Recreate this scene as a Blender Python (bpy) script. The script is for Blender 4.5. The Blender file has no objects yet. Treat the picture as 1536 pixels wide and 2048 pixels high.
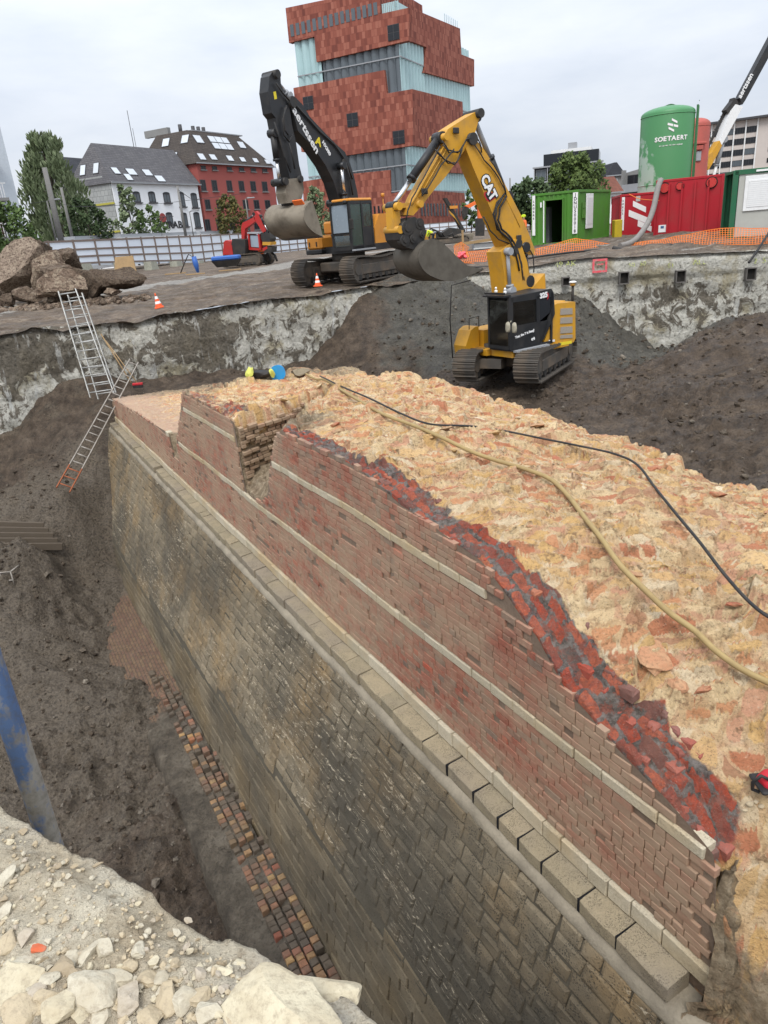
import bpy, math, random
import numpy as np
from mathutils import Vector, Matrix, Euler

random.seed(7)
sc = bpy.context.scene
COL = sc.collection
rad = math.radians

# ------------------------------------------------------------------ camera
CAM = Vector((0, 0, 2.1))
FPX, IW, IH = 1420.0, 1536.0, 2048.0
PITCH, ROLL = rad(21.5), rad(4.9)
FW = Vector((0, math.cos(PITCH), -math.sin(PITCH)))
_r0 = Vector((1, 0, 0)); _u0 = _r0.cross(FW)
RT = math.cos(ROLL) * _r0 - math.sin(ROLL) * _u0
UP = math.sin(ROLL) * _r0 + math.cos(ROLL) * _u0
cam = bpy.data.cameras.new('camera')
cam.sensor_fit = 'VERTICAL'; cam.sensor_height = 36.0; cam.lens = FPX / IH * 36.0
cam.clip_start = 0.05; cam.clip_end = 4000
camo = bpy.data.objects.new('camera', cam); COL.objects.link(camo)
camo.matrix_world = Matrix(((RT.x, UP.x, -FW.x, CAM.x), (RT.y, UP.y, -FW.y, CAM.y), (RT.z, UP.z, -FW.z, CAM.z), (0, 0, 0, 1)))
sc.camera = camo

# ------------------------------------------------------------------ sky, sun, exposure
SUN_EL, SUN_AZ = rad(55), rad(192)          # high veiled sun behind the viewer's left shoulder
w = bpy.data.worlds.new('World'); sc.world = w; w.use_nodes = True
wt = w.node_tree; wt.nodes.clear()
wo = wt.nodes.new('ShaderNodeOutputWorld'); bg = wt.nodes.new('ShaderNodeBackground')
sky = wt.nodes.new('ShaderNodeTexSky'); sky.sky_type = 'NISHITA'; sky.sun_disc = False
sky.sun_elevation = SUN_EL; sky.sun_rotation = SUN_AZ; sky.dust_density = 4.0; sky.air_density = 1.0
hs = wt.nodes.new('ShaderNodeHueSaturation'); hs.inputs['Saturation'].default_value = 0.25
tc = wt.nodes.new('ShaderNodeTexCoord'); mp = wt.nodes.new('ShaderNodeMapping'); mp.inputs['Scale'].default_value = (1.0, 1.0, 3.5)
nz = wt.nodes.new('ShaderNodeTexNoise'); nz.inputs['Scale'].default_value = 2.6; nz.inputs['Detail'].default_value = 6; nz.inputs['Roughness'].default_value = 0.55
cr = wt.nodes.new('ShaderNodeValToRGB')
cr.color_ramp.elements[0].position = 0.34; cr.color_ramp.elements[0].color = (4.15, 4.6, 5.35, 1)
cr.color_ramp.elements[1].position = 0.64; cr.color_ramp.elements[1].color = (5.55, 5.85, 6.3, 1)
mx = wt.nodes.new('ShaderNodeMix'); mx.data_type = 'RGBA'; mx.inputs[0].default_value = 0.88   # cloud deck over the clear sky
L = wt.links.new
L(tc.outputs['Generated'], mp.inputs['Vector']); L(mp.outputs[0], nz.inputs['Vector']); L(nz.outputs['Fac'], cr.inputs['Fac'])
L(sky.outputs[0], hs.inputs['Color']); L(hs.outputs[0], mx.inputs[6]); L(cr.outputs[0], mx.inputs[7])
sxyz = wt.nodes.new('ShaderNodeSeparateXYZ'); L(tc.outputs['Generated'], sxyz.inputs[0])       # overcast sky: zenith brighter than the rim
mr = wt.nodes.new('ShaderNodeMapRange'); mr.inputs['From Min'].default_value = 0.0; mr.inputs['From Max'].default_value = 1.0; mr.inputs['To Min'].default_value = 0.97; mr.inputs['To Max'].default_value = 2.4
L(sxyz.outputs['Z'], mr.inputs['Value'])
vm = wt.nodes.new('ShaderNodeVectorMath'); vm.operation = 'SCALE'; L(mx.outputs[2], vm.inputs[0]); L(mr.outputs[0], vm.inputs['Scale'])
L(vm.outputs[0], bg.inputs['Color']); bg.inputs['Strength'].default_value = 0.10
L(bg.outputs[0], wo.inputs['Surface'])
sl = bpy.data.lights.new('sun', 'SUN'); sl.energy = 1.5; sl.angle = rad(25); sl.color = (1.0, 0.97, 0.92)
so = bpy.data.objects.new('sun', sl); COL.objects.link(so)
_sd = Vector((math.sin(SUN_AZ) * math.cos(SUN_EL), math.cos(SUN_AZ) * math.cos(SUN_EL), math.sin(SUN_EL)))
so.rotation_euler = _sd.to_track_quat('Z', 'Y').to_euler()
sc.view_settings.view_transform = 'Standard'; sc.view_settings.look = 'None'
sc.view_settings.gamma = 1.0; sc.view_settings.exposure = 0.55; sc.view_settings.use_curve_mapping = False
sc.cycles.max_bounces = 6; sc.cycles.diffuse_bounces = 3; sc.cycles.glossy_bounces = 3; sc.cycles.transmission_bounces = 4; sc.cycles.transparent_max_bounces = 8
sc.cycles.use_denoising = True
sc.cycles.sample_clamp_indirect = 6

# ------------------------------------------------------------------ measuring helpers: a pixel of the photograph to a point in the place
def ray(px, py):
    return (FW * FPX + RT * (px - IW / 2) + UP * (IH / 2 - py)).normalized()
def atz(px, py, z):
    r = ray(px, py); return CAM + r * ((z - CAM.z) / r.z)
def aty(px, py, y):
    r = ray(px, py); return CAM + r * (y / r.y)
def atplane(px, py, p, nrm):
    r = ray(px, py); p = Vector(p); nrm = Vector(nrm)
    return CAM + r * ((p - CAM).dot(nrm) / r.dot(nrm))
def pxm(y):                                   # metres per pixel at forward distance y near the horizon
    return y / (FPX * math.cos(PITCH) + 560 * math.sin(PITCH)) if False else y / 1530.0

# wall frame: S along the rampart, T across it (away from the viewer's side)
WD = Vector((-0.46635, 0.88460, 0)); WN = Vector((0.88460, 0.46635, 0)); WSL = -0.0047
def WP(s, t, z): return WD * s + WN * t + Vector((0, 0, z + WSL * s + .009 * math.sin(1.1 * s) + .006 * math.sin(2.7 * s + 1)))
def to_st(p): return p.x * WD.x + p.y * WD.y, p.x * WN.x + p.y * WN.y

# ------------------------------------------------------------------ numpy noise
def _hash(ix, iy, seed):
    n = (ix.astype(np.int64) * 374761393 + iy.astype(np.int64) * 668265263 + seed * 1442695041) & 0x7fffffff
    n = ((n ^ (n >> 13)) * 1274126177) & 0x7fffffff
    n = n ^ (n >> 16)
    return (n & 0xffff) / 65535.0
def vnoise(x, y, seed=0):
    x0 = np.floor(x); y0 = np.floor(y); fx = x - x0; fy = y - y0
    fx = fx * fx * (3 - 2 * fx); fy = fy * fy * (3 - 2 * fy)
    a = _hash(x0, y0, seed); b = _hash(x0 + 1, y0, seed); c = _hash(x0, y0 + 1, seed); e = _hash(x0 + 1, y0 + 1, seed)
    return (a * (1 - fx) + b * fx) * (1 - fy) + (c * (1 - fx) + e * fx) * fy
def fbm(x, y, octv=4, seed=0, gain=0.5):
    s = 0; a = 1.0; t = 0
    for o in range(octv):
        s = s + a * (vnoise(x * 2 ** o + 17.3 * o, y * 2 ** o - 9.1 * o, seed + o) - 0.5); t += a; a *= gain
    return s / t * 2
def ridge(x, y, octv=4, seed=0):
    s = 0; a = 1.0; t = 0
    for o in range(octv):
        s = s + a * (1 - np.abs(2 * vnoise(x * 2 ** o + 5.3 * o, y * 2 ** o + 3.1 * o, seed + o) - 1)); t += a; a *= 0.55
    return s / t
def cells(x, y, seed=0):                       # F1 distance, F2-F1 and a random id for each cell
    xi = np.floor(x); yi = np.floor(y); f1 = np.full(x.shape, 9.0); f2 = np.full(x.shape, 9.0); idn = np.zeros(x.shape)
    for dx in (-1, 0, 1):
        for dy in (-1, 0, 1):
            cx = xi + dx; cy = yi + dy
            px_ = cx + _hash(cx, cy, seed); py_ = cy + _hash(cx, cy, seed + 7)
            dd = np.hypot(px_ - x, py_ - y); r_ = _hash(cx, cy, seed + 13)
            nearer = dd < f1
            f2 = np.where(nearer, f1, np.minimum(f2, dd)); idn = np.where(nearer, r_, idn); f1 = np.where(nearer, dd, f1)
    return f1, f2 - f1, idn
def smooth(e0, e1, x):
    t = np.clip((x - e0) / (e1 - e0), 0, 1); return t * t * (3 - 2 * t)
class RBF:                                      # height through control points
    def __init__(self, pts):
        P = np.array([(p[0], p[1]) for p in pts]); z = np.array([p[2] for p in pts]); self.P = P
        r = np.hypot(P[:, None, 0] - P[None, :, 0], P[:, None, 1] - P[None, :, 1])
        n = len(P); A = np.zeros((n + 1, n + 1)); A[:n, :n] = r + np.eye(n) * 1e-6; A[:n, n] = 1; A[n, :n] = 1
        self.c = np.linalg.solve(A, np.concatenate([z, [0]]))
    def __call__(self, x, y):
        out = np.full(x.shape, self.c[-1])
        for (px, py), c in zip(self.P, self.c[:-1]): out = out + c * np.sqrt((x - px) ** 2 + (y - py) ** 2 + 0.04)
        return out

# ------------------------------------------------------------------ mesh builder
class MB:
    def __init__(self): self.v = []; self.f = []; self.r = []; self.sm = []
    def add(self, vs, fs, rnd=None, smooth=False):
        o = len(self.v); self.v.extend(tuple(p) for p in vs)
        rnd = random.random() if rnd is None else rnd
        for f in fs: self.f.append(tuple(i + o for i in f)); self.r.append(rnd); self.sm.append(smooth)
        return self
    def hexa(self, p, rnd=None):                # 8 corners: bottom ring then top ring, both counter-clockwise from above
        return self.add(p, [(3, 2, 1, 0), (4, 5, 6, 7), (0, 1, 5, 4), (1, 2, 6, 5), (2, 3, 7, 6), (3, 0, 4, 7)], rnd)
    def box(self, c, size, rot=None, rnd=None, bev=0.0):
        x, y, z = (k / 2 for k in size); c = Vector(c)
        if bev <= 0:
            q = [Vector(k) for k in ((-x, -y, -z), (x, -y, -z), (x, y, -z), (-x, y, -z), (-x, -y, z), (x, -y, z), (x, y, z), (-x, y, z))]
            if rot is not None:
                m = rot if isinstance(rot, Matrix) else Euler(rot).to_matrix(); q = [m @ k for k in q]
            return self.hexa([k + c for k in q], rnd)
        b = min(bev, x * .9, y * .9, z * .9)
        q = []; idx = {}
        for sx in (-1, 1):
            for sy in (-1, 1):
                for sz in (-1, 1):
                    for a in range(3):
                        e = [x - b, y - b, z - b]; e[a] = (x, y, z)[a]
                        idx[(sx, sy, sz, a)] = len(q); q.append(Vector((sx * e[0], sy * e[1], sz * e[2])))
        fs = []
        S = (-1, 1)
        for a in range(3):
            o1, o2 = [k for k in range(3) if k != a]
            for s in S:
                def key(s1, s2):
                    t = [0, 0, 0]; t[a] = s; t[o1] = s1; t[o2] = s2; return tuple(t)
                fs.append([idx[key(s1, s2) + (a,)] for s1, s2 in ((-1, -1), (1, -1), (1, 1), (-1, 1))])
        for a in range(3):
            o1, o2 = [k for k in range(3) if k != a]
            for s1 in S:
                for s2 in S:
                    def key(sa):
                        t = [0, 0, 0]; t[a] = sa; t[o1] = s1; t[o2] = s2; return tuple(t)
                    fs.append([idx[key(-1) + (o1,)], idx[key(1) + (o1,)], idx[key(1) + (o2,)], idx[key(-1) + (o2,)]])
        for sx in S:
            for sy in S:
                for sz in S: fs.append([idx[(sx, sy, sz, a)] for a in range(3)])
        out = []
        for f in fs:                            # outward winding
            p = [q[i] for i in f]; nn = (p[1] - p[0]).cross(p[2] - p[0]); cc = sum(p, Vector()) / len(p)
            out.append(tuple(f) if nn.dot(cc) > 0 else tuple(reversed(f)))
        if rot is not None:
            m = rot if isinstance(rot, Matrix) else Euler(rot).to_matrix(); q = [m @ k for k in q]
        return self.add([k + c for k in q], out, rnd)
    def tube(self, pts, r, n=8, cap=True, rnd=None, smooth=True):
        pts = [Vector(p) for p in pts]; rs = r if isinstance(r, (list, tuple)) else [r] * len(pts)
        vs = []; fs = []; ref = None
        for i, p in enumerate(pts):
            a = pts[max(i - 1, 0)]; b = pts[min(i + 1, len(pts) - 1)]; t = (b - a)
            t = t.normalized() if t.length > 1e-9 else Vector((0, 0, 1))
            if ref is None: ref = t.orthogonal().normalized()
            ref = (ref - t * ref.dot(t)); ref = ref.normalized() if ref.length > 1e-6 else t.orthogonal().normalized()
            bb = t.cross(ref)
            for k in range(n):
                an = 2 * math.pi * k / n; vs.append(p + (ref * math.cos(an) + bb * math.sin(an)) * rs[i])
        for i in range(len(pts) - 1):
            for k in range(n):
                k2 = (k + 1) % n; fs.append((i * n + k, i * n + k2, (i + 1) * n + k2, (i + 1) * n + k))
        rnd = random.random() if rnd is None else rnd
        o = len(self.v); self.add(vs, fs, rnd, smooth)
        if cap:
            self.f.append(tuple(o + k for k in reversed(range(n)))); self.r.append(rnd); self.sm.append(False)
            m = (len(pts) - 1) * n; self.f.append(tuple(o + m + k for k in range(n))); self.r.append(rnd); self.sm.append(False)
        return self
    def prism(self, poly, vec, rnd=None):       # polygon (3-D points in a plane) swept along vec
        n = len(poly); poly = [Vector(p) for p in poly]; vec = Vector(vec)
        nn = Vector()
        for i in range(n): nn += poly[i].cross(poly[(i + 1) % n])
        if nn.dot(vec) > 0: poly = poly[::-1]
        vs = poly + [p + vec for p in poly]
        fs = [tuple(range(n)), tuple(reversed(range(n, 2 * n)))] + [(i, i + n, (i + 1) % n + n, (i + 1) % n) for i in range(n)]
        return self.add(vs, fs, rnd)
    def quad(self, a, b, c, e, rnd=None): return self.add([a, b, c, e], [(0, 1, 2, 3)], rnd)
    def rock(self, c, size, seed=0, rnd=None, sub=1, rot=None, rough=0.28, smooth=False):
        vs, fs = ICO[sub]; rg = random.Random(seed)
        ax = [Vector((rg.gauss(0, 1), rg.gauss(0, 1), rg.gauss(0, 1))).normalized() for _ in range(7)]
        cut = [rg.uniform(0.55, 0.95) for _ in ax]; m = rot or Euler((rg.uniform(-.4, .4), rg.uniform(-.4, .4), rg.uniform(0, 6.28))).to_matrix()
        out = []
        for v in vs:
            v = v * (1 + rough * (rg.random() - 0.5))
            for a, k in zip(ax, cut):
                dd = v.dot(a)
                if dd > k: v = v - a * (dd - k)
            v = Vector((v.x * size[0], v.y * size[1], v.z * size[2])); out.append(m @ v + Vector(c))
        return self.add(out, fs, rnd, smooth)
    def build(self, name, m, parent=None, loc=None):
        me = bpy.data.meshes.new(name); me.from_pydata(self.v, [], self.f); 
        at = me.attributes.new('rnd', 'FLOAT', 'FACE'); at.data.foreach_set('value', self.r)
        me.polygons.foreach_set('use_smooth', self.sm)
        if m is not None: me.materials.append(m)
        me.update()
        o = bpy.data.objects.new(name, me); COL.objects.link(o)
        if parent is not None: o.parent = parent
        if loc is not None: o.location = loc
        return o
def _ico(sub):
    t = (1 + 5 ** .5) / 2
    v = [Vector(p).normalized() for p in ((-1, t, 0), (1, t, 0), (-1, -t, 0), (1, -t, 0), (0, -1, t), (0, 1, t), (0, -1, -t), (0, 1, -t), (t, 0, -1), (t, 0, 1), (-t, 0, -1), (-t, 0, 1))]
    f = [(0, 11, 5), (0, 5, 1), (0, 1, 7), (0, 7, 10), (0, 10, 11), (1, 5, 9), (5, 11, 4), (11, 10, 2), (10, 7, 6), (7, 1, 8), (3, 9, 4), (3, 4, 2), (3, 2, 6), (3, 6, 8), (3, 8, 9), (4, 9, 5), (2, 4, 11), (6, 2, 10), (8, 6, 7), (9, 8, 1)]
    for _ in range(sub):
        mid = {}; nf = []
        def m(a, b):
            k = (min(a, b), max(a, b))
            if k not in mid: mid[k] = len(v); v.append(((v[a] + v[b]) / 2).normalized())
            return mid[k]
        for a, b, c in f:
            x, y, z = m(a, b), m(b, c), m(c, a); nf += [(a, x, z), (b, y, x), (c, z, y), (x, y, z)]
        f = nf
    return v, f
ICO = [_ico(0), _ico(1), _ico(2), _ico(3)]

def grid_mesh(name, X, Y, Z, m, attrs=None, parent=None, smooth=True, keep=None):
    n, k = X.shape
    co = np.stack([X, Y, Z], -1).reshape(-1, 3)
    i = np.arange(n * k).reshape(n, k)
    q = np.stack([i[:-1, :-1], i[1:, :-1], i[1:, 1:], i[:-1, 1:]], -1).reshape(-1, 4)
    if keep is not None: q = q[(keep[:-1, :-1] & keep[1:, 1:] & keep[1:, :-1] & keep[:-1, 1:]).reshape(-1)]
    me = bpy.data.meshes.new(name)
    me.vertices.add(len(co)); me.vertices.foreach_set('co', co.astype(np.float32).ravel())
    me.loops.add(len(q) * 4); me.loops.foreach_set('vertex_index', q.astype(np.int32).ravel())
    me.polygons.add(len(q)); me.polygons.foreach_set('loop_start', np.arange(0, len(q) * 4, 4, dtype=np.int32))
    me.polygons.foreach_set('use_smooth', np.full(len(q), smooth))
    for nm, a in (attrs or {}).items():
        at = me.attributes.new(nm, 'FLOAT', 'POINT'); at.data.foreach_set('value', a.astype(np.float32).ravel())
    me.update(calc_edges=True); me.validate()
    if m is not None: me.materials.append(m)
    o = bpy.data.objects.new(name, me); COL.objects.link(o)
    if parent is not None: o.parent = parent
    return o

# ------------------------------------------------------------------ object bookkeeping
def tag(o, label=None, cat=None, group=None, kind=None):
    if label: o['label'] = label
    if cat: o['category'] = cat
    if group: o['group'] = group
    if kind: o['kind'] = kind
    return o
def thing(name, label, cat, loc=(0, 0, 0), rotz=0.0, group=None):
    o = bpy.data.objects.new(name, None); COL.objects.link(o); o.empty_display_size = 0.2
    o.location = loc; o.rotation_euler = (0, 0, rotz)
    return tag(o, label, cat, group)
def dup(root, loc, rotz=None, label=None):
    r = root.copy(); COL.objects.link(r); r.location = loc
    if rotz is not None: r.rotation_euler = (0, 0, rotz)
    if label: r['label'] = label
    for ch in list(root.children):
        c = ch.copy(); COL.objects.link(c); c.parent = r
        for g in list(ch.children):
            e = g.copy(); COL.objects.link(e); e.parent = c
    return r
# ------------------------------------------------------------------ materials
class NT:
    def __init__(self, name):
        self.m = bpy.data.materials.new(name); self.m.use_nodes = True; self.t = self.m.node_tree
        self.b = self.t.nodes['Principled BSDF']; self.pos = None
    def n(self, k, **kw):
        x = self.t.nodes.new(k)
        for a, v in kw.items(): setattr(x, a, v)
        return x
    def l(self, a, b): self.t.links.new(a, b)
    def geo(self):
        if self.pos is None: self.pos = self.n('ShaderNodeNewGeometry').outputs['Position']
        return self.pos
    def obj(self): return self.n('ShaderNodeTexCoord').outputs['Object']
    def vec(self, scale=(1, 1, 1), rot=(0, 0, 0), loc=(0, 0, 0), src=None):
        mp = self.n('ShaderNodeMapping'); mp.inputs['Scale'].default_value = scale; mp.inputs['Rotation'].default_value = rot; mp.inputs['Location'].default_value = loc
        self.l(src or self.geo(), mp.inputs['Vector']); return mp.outputs[0]
    def noise(self, sc=1, det=3, ro=.55, v=None, dist=0):
        x = self.n('ShaderNodeTexNoise'); x.inputs['Scale'].default_value = sc; x.inputs['Detail'].default_value = det; x.inputs['Roughness'].default_value = ro; x.inputs['Distortion'].default_value = dist
        self.l(v or self.geo(), x.inputs['Vector']); return x.outputs['Fac']
    def voro(self, sc=1, feat='F1', v=None, out='Distance', rnd=1):
        x = self.n('ShaderNodeTexVoronoi', feature=feat); x.inputs['Scale'].default_value = sc; x.inputs['Randomness'].default_value = rnd
        self.l(v or self.geo(), x.inputs['Vector']); return x.outputs[out]
    def ramp(self, f, stops, const=False):
        x = self.n('ShaderNodeValToRGB'); e = x.color_ramp.elements
        if const: x.color_ramp.interpolation = 'CONSTANT'
        while len(e) < len(stops): e.new(0.5)
        for k, (p, c) in zip(e, stops):
            k.position = p
            k.color = (c, c, c, 1) if isinstance(c, (int, float)) else (c[0], c[1], c[2], 1)
        self.l(f, x.inputs['Fac']); return x.outputs['Color']
    def mix(self, f, a, b, bt='MIX'):
        x = self.n('ShaderNodeMix', data_type='RGBA', blend_type=bt)
        for s, v in ((0, f), (6, a), (7, b)):
            if isinstance(v, (int, float)): x.inputs[s].default_value = v if s == 0 else (v, v, v, 1)
            elif isinstance(v, tuple): x.inputs[s].default_value = (v[0], v[1], v[2], 1)
            else: self.l(v, x.inputs[s])
        return x.outputs[2]
    def math(self, op, a, b=0.0, clamp=False):
        x = self.n('ShaderNodeMath', operation=op, use_clamp=clamp)
        for s, v in ((0, a), (1, b)):
            if isinstance(v, (int, float)): x.inputs[s].default_value = v
            else: self.l(v, x.inputs[s])
        return x.outputs[0]
    def attr(self, nm='rnd'): return self.n('ShaderNodeAttribute', attribute_name=nm).outputs['Fac']
    def orand(self): return self.n('ShaderNodeObjectInfo').outputs['Random']
    def bump(self, h, st=.5, dist=.02, prev=None):
        x = self.n('ShaderNodeBump'); x.inputs['Strength'].default_value = st; x.inputs['Distance'].default_value = dist
        self.l(h, x.inputs['Height'])
        if prev is not None: self.l(prev, x.inputs['Normal'])
        return x.outputs[0]
    def fin(self, col, rough=.9, nrm=None, metal=0.0, spec=.3):
        for k, v in (('Base Color', col), ('Roughness', rough), ('Metallic', metal), ('Specular IOR Level', spec)):
            if isinstance(v, tuple): self.b.inputs[k].default_value = (v[0], v[1], v[2], 1)
            elif isinstance(v, (int, float)): self.b.inputs[k].default_value = v
            else: self.l(v, self.b.inputs[k])
        if nrm is not None: self.l(nrm, self.b.inputs['Normal'])
        return self.m
M = {}
def plain(name, col, rough=.5, metal=0.0, dirt=0.25, dcol=(.12, .10, .08), spec=.4, sc=6.0):
    k = NT(name); n1 = k.noise(sc, 4, .6, k.obj()); n2 = k.noise(sc * 6, 3, .6, k.obj())
    c = k.mix(k.ramp(n1, [(.42, 0.0), (.72, dirt)]), col, dcol)
    c = k.mix(k.math('MULTIPLY', n2, .12), c, tuple(x * .55 for x in col))
    M[name] = k.fin(c, k.ramp(n1, [(.3, rough), (.75, min(1, rough + .25))]), None, metal, spec); return M[name]

def m_brick(name, stops, dust, dustcol, bumpst=.5):
    k = NT(name); r = k.attr(); fine = k.noise(60, 4, .65); big = k.noise(.62, 5, .62, k.vec((1, 1, 1.6))); med = k.noise(5, 4, .65)
    c = k.ramp(r, stops)
    c = k.mix(k.ramp(fine, [(.4, 0.0), (.75, .45)]), c, (.085, .05, .04))
    c = k.mix(k.ramp(med, [(.42, 0.0), (.7, dust * .8)]), c, dustcol)
    c = k.mix(k.ramp(big, [(.38, 0.0), (.60, dust)]), c, dustcol)
    b = k.bump(k.noise(45, 5, .7), bumpst, .012); b = k.bump(k.noise(9, 3, .6), .35, .02, b)
    M[name] = k.fin(c, .9, b, 0, .2)
m_brick('brick', [(0, (.30, .098, .065)), (.3, (.35, .132, .088)), (.55, (.33, .155, .108)), (.75, (.285, .155, .108)), (.92, (.25, .165, .12)), (.972, (.175, .13, .105)), (.988, (.42, .10, .06))], .78, (.37, .265, .18))
m_brick('footing_brick', [(0, (.085, .072, .058)), (.22, (.11, .088, .068)), (.36, (.24, .13, .085)), (.58, (.33, .135, .085)), (.78, (.44, .28, .12)), (.93, (.36, .19, .09)), (1, (.28, .06, .045))], .75, (.115, .09, .064))
m_brick('raw_brick', [(0, (.36, .06, .035)), (.4, (.40, .085, .045)), (.65, (.30, .07, .05)), (.85, (.42, .14, .07)), (1, (.2, .08, .06))], .30, (.20, .17, .15), .9)
m_brick('ochre_brick', [(0, (.32, .17, .10)), (.4, (.26, .12, .08)), (.7, (.36, .22, .10)), (1, (.16, .11, .08))], .55, (.14, .11, .085), .7)

STAIN = []
def m_stone(name, c1, c2, pit=.6, pitc=(.03, .03, .027), patch=None, streak=False, dark=0.0, ps=55):
    k = NT(name); r = k.attr(); med = k.noise(4, 5, .65); fine = k.noise(40, 5, .7)
    c = k.mix(r, c1, c2); c = k.mix(k.ramp(fine, [(.35, 0.0), (.75, .55)]), c, tuple(x * .55 for x in c1))
    if patch:
        big = k.noise(.7, 4, .6, k.vec((1, 1, 1), (0, 0, 0), (3, 1, 7)))
        c = k.mix(k.ramp(big, [(.44, 0.0), (.62, .85)]), c, patch)
    if dark:
        bd = k.noise(.42, 4, .62, k.vec((1, 1, 1.4), (0, 0, 0), (11, 4, 2)))
        c = k.mix(k.ramp(bd, [(.42, 0.0), (.60, dark)]), c, (.062, .055, .044))
    v = k.voro(ps); pm = k.noise(7, 3, .6)
    holes = k.math('MULTIPLY', k.ramp(v, [(.22, 1.0), (.42, 0.0)]), k.ramp(pm, [(.4, .15), (.62, 1.0)]))
    if name == 'batter_stone':                # large damp black stain with its own ragged outline on the near half
        ds = k.n('ShaderNodeVectorMath', operation='DISTANCE'); k.l(k.vec((.34, .20, .62), (0, 0, rad(-27.8)), (0, 0, 0)), ds.inputs[0]); STAIN.append(ds)
        dk = k.math('ADD', ds.outputs['Value'], k.math('MULTIPLY', k.math('SUBTRACT', k.noise(1.1, 6, .7), .5), 1.5))
        c = k.mix(k.ramp(dk, [(.30, .86), (1.05, 0.0)]), c, k.mix(fine, (.035, .031, .025), (.105, .092, .070)))
    c = k.mix(k.math('MULTIPLY', holes, pit), c, pitc)
    spk = k.noise(85, 3, .75); c = k.mix(k.math('MULTIPLY', k.ramp(spk, [(.34, 1.0), (.46, 0.0)]), k.math('MULTIPLY', k.ramp(pm, [(.42, .25), (.6, 1.0)]), pit)), c, pitc)
    h = k.math('SUBTRACT', k.noise(30, 5, .7), k.math('MULTIPLY', holes, .8))
    if streak:                                   # lime run along the bed joints
        wv = k.vec((.30, .30, 3.2), (0, 0, 0), (0, 0, 0)); s1 = k.noise(2.6, 5, .62, wv, .6)
        ln = k.ramp(s1, [(.488, 0.0), (.497, 1.0), (.503, 1.0), (.512, 0.0)]); mk = k.ramp(k.noise(.35, 2, .5, k.vec((1, 1, 1), (0, 0, 0), (5, 9, 1))), [(.44, 0.0), (.54, 1.0)])
        c = k.mix(k.math('MULTIPLY', k.math('MULTIPLY', ln, mk), k.ramp(k.noise(14, 3), [(.42, 0.0), (.55, .85)])), c, (.48, .41, .30))
    b = k.bump(h, .6, .012); b = k.bump(med, .4, .03, b)
    M[name] = k.fin(c, .92, b, 0, .2)
m_stone('band_stone', (.58, .51, .385), (.45, .39, .28), .28, (.12, .10, .07), patch=(.44, .33, .19), ps=70)
m_stone('cordon_stone', (.36, .295, .195), (.27, .23, .155), .6, (.05, .045, .037), ps=75, patch=(.25, .21, .16))
m_stone('batter_stone', (.265, .215, .145), (.18, .147, .10), .75, patch=(.28, .19, .095), streak=True, dark=.7, ps=48)
m_stone('base_stone', (.245, .198, .132), (.165, .132, .088), .55, patch=(.17, .125, .07), dark=.65, ps=40)
m_stone('pale_stone', (.42, .36, .26), (.30, .25, .17), .4, (.10, .085, .06), ps=60)

def m_mortar(name, c1, c2, st=.7):
    k = NT(name); a = k.noise(3, 4, .6); f = k.noise(35, 5, .7)
    c = k.mix(k.ramp(a, [(.35, 0.0), (.7, 1.0)]), c1, c2); c = k.mix(k.ramp(f, [(.45, 0.0), (.8, .5)]), c, tuple(x * .5 for x in c1))
    M[name] = k.fin(c, .95, k.bump(f, st, .015), 0, .15)
m_mortar('mortar', (.19, .135, .10), (.25, .19, .14))
m_mortar('batter_mortar', (.085, .073, .054), (.115, .10, .075))
m_mortar('ledge_mortar', (.33, .285, .215), (.22, .19, .145))
m_mortar('bitumen', (.012, .012, .014), (.02, .02, .022), .2)

# torn masonry core on top of the rampart: fragment tint (frag), mortar seams (seam), soil and torn facing come with the surface
k = NT('rubble_core'); fg = k.attr('frag'); sm_ = k.attr('seam')
big = k.noise(.9, 5, .62); med = k.noise(4.5, 5, .65); fine = k.noise(38, 6, .72); gr = k.noise(110, 4, .7); wob = k.noise(2.2, 4, .6, k.vec((1, 1, 1), (0, 0, 0), (4, 4, 4)), 1.2)
mort = k.ramp(med, [(.28, (.43, .275, .15)), (.42, (.63, .425, .235)), (.55, (.71, .52, .31)), (.68, (.78, .645, .45))])
mort = k.mix(k.ramp(wob, [(.50, 0.0), (.62, .7)]), mort, (.58, .30, .19))
fc_ = k.ramp(fg, [(0, (.72, .54, .31)), (.26, (.66, .41, .16)), (.40, (.60, .27, .13)), (.54, (.50, .17, .085)), (.64, (.70, .56, .37)), (.72, (.66, .42, .19)), (.86, (.42, .21, .12)), (.94, (.62, .32, .20))], True)
fm = k.math('ADD', sm_, k.math('MULTIPLY', k.math('SUBTRACT', k.noise(9, 5, .68), .5), 1.1), True)
c = k.mix(k.ramp(fm, [(.40, 0.0), (.60, .82)]), mort, fc_)
c = k.mix(k.ramp(fine, [(.34, .7), (.46, 0.0)]), c, (.27, .165, .09)); c = k.mix(k.ramp(k.noise(8, 6, .7, k.vec((1, 1, 1.6), (0, 0, 0), (2, 8, 3))), [(.34, .8), (.45, 0.0)]), c, (.24, .15, .085))
c = k.mix(k.ramp(gr, [(.34, .35), (.46, 0.0)]), c, (.34, .23, .13))
c = k.mix(k.ramp(k.noise(26, 4, .7), [(.60, 0.0), (.72, .6)]), c, (.70, .60, .44))
c = k.mix(k.math('MULTIPLY', k.ramp(k.noise(60, 4, .7), [(.60, 0.0), (.67, 1.0)]), k.ramp(k.noise(2.5, 3), [(.45, 0.0), (.6, .85)])), c, (.05, .045, .04))
dd = k.attr('dirt'); nn_ = k.noise(6, 5, .65); dm = k.math('ADD', dd, k.math('MULTIPLY', k.math('SUBTRACT', nn_, .5), .9), True)
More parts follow.
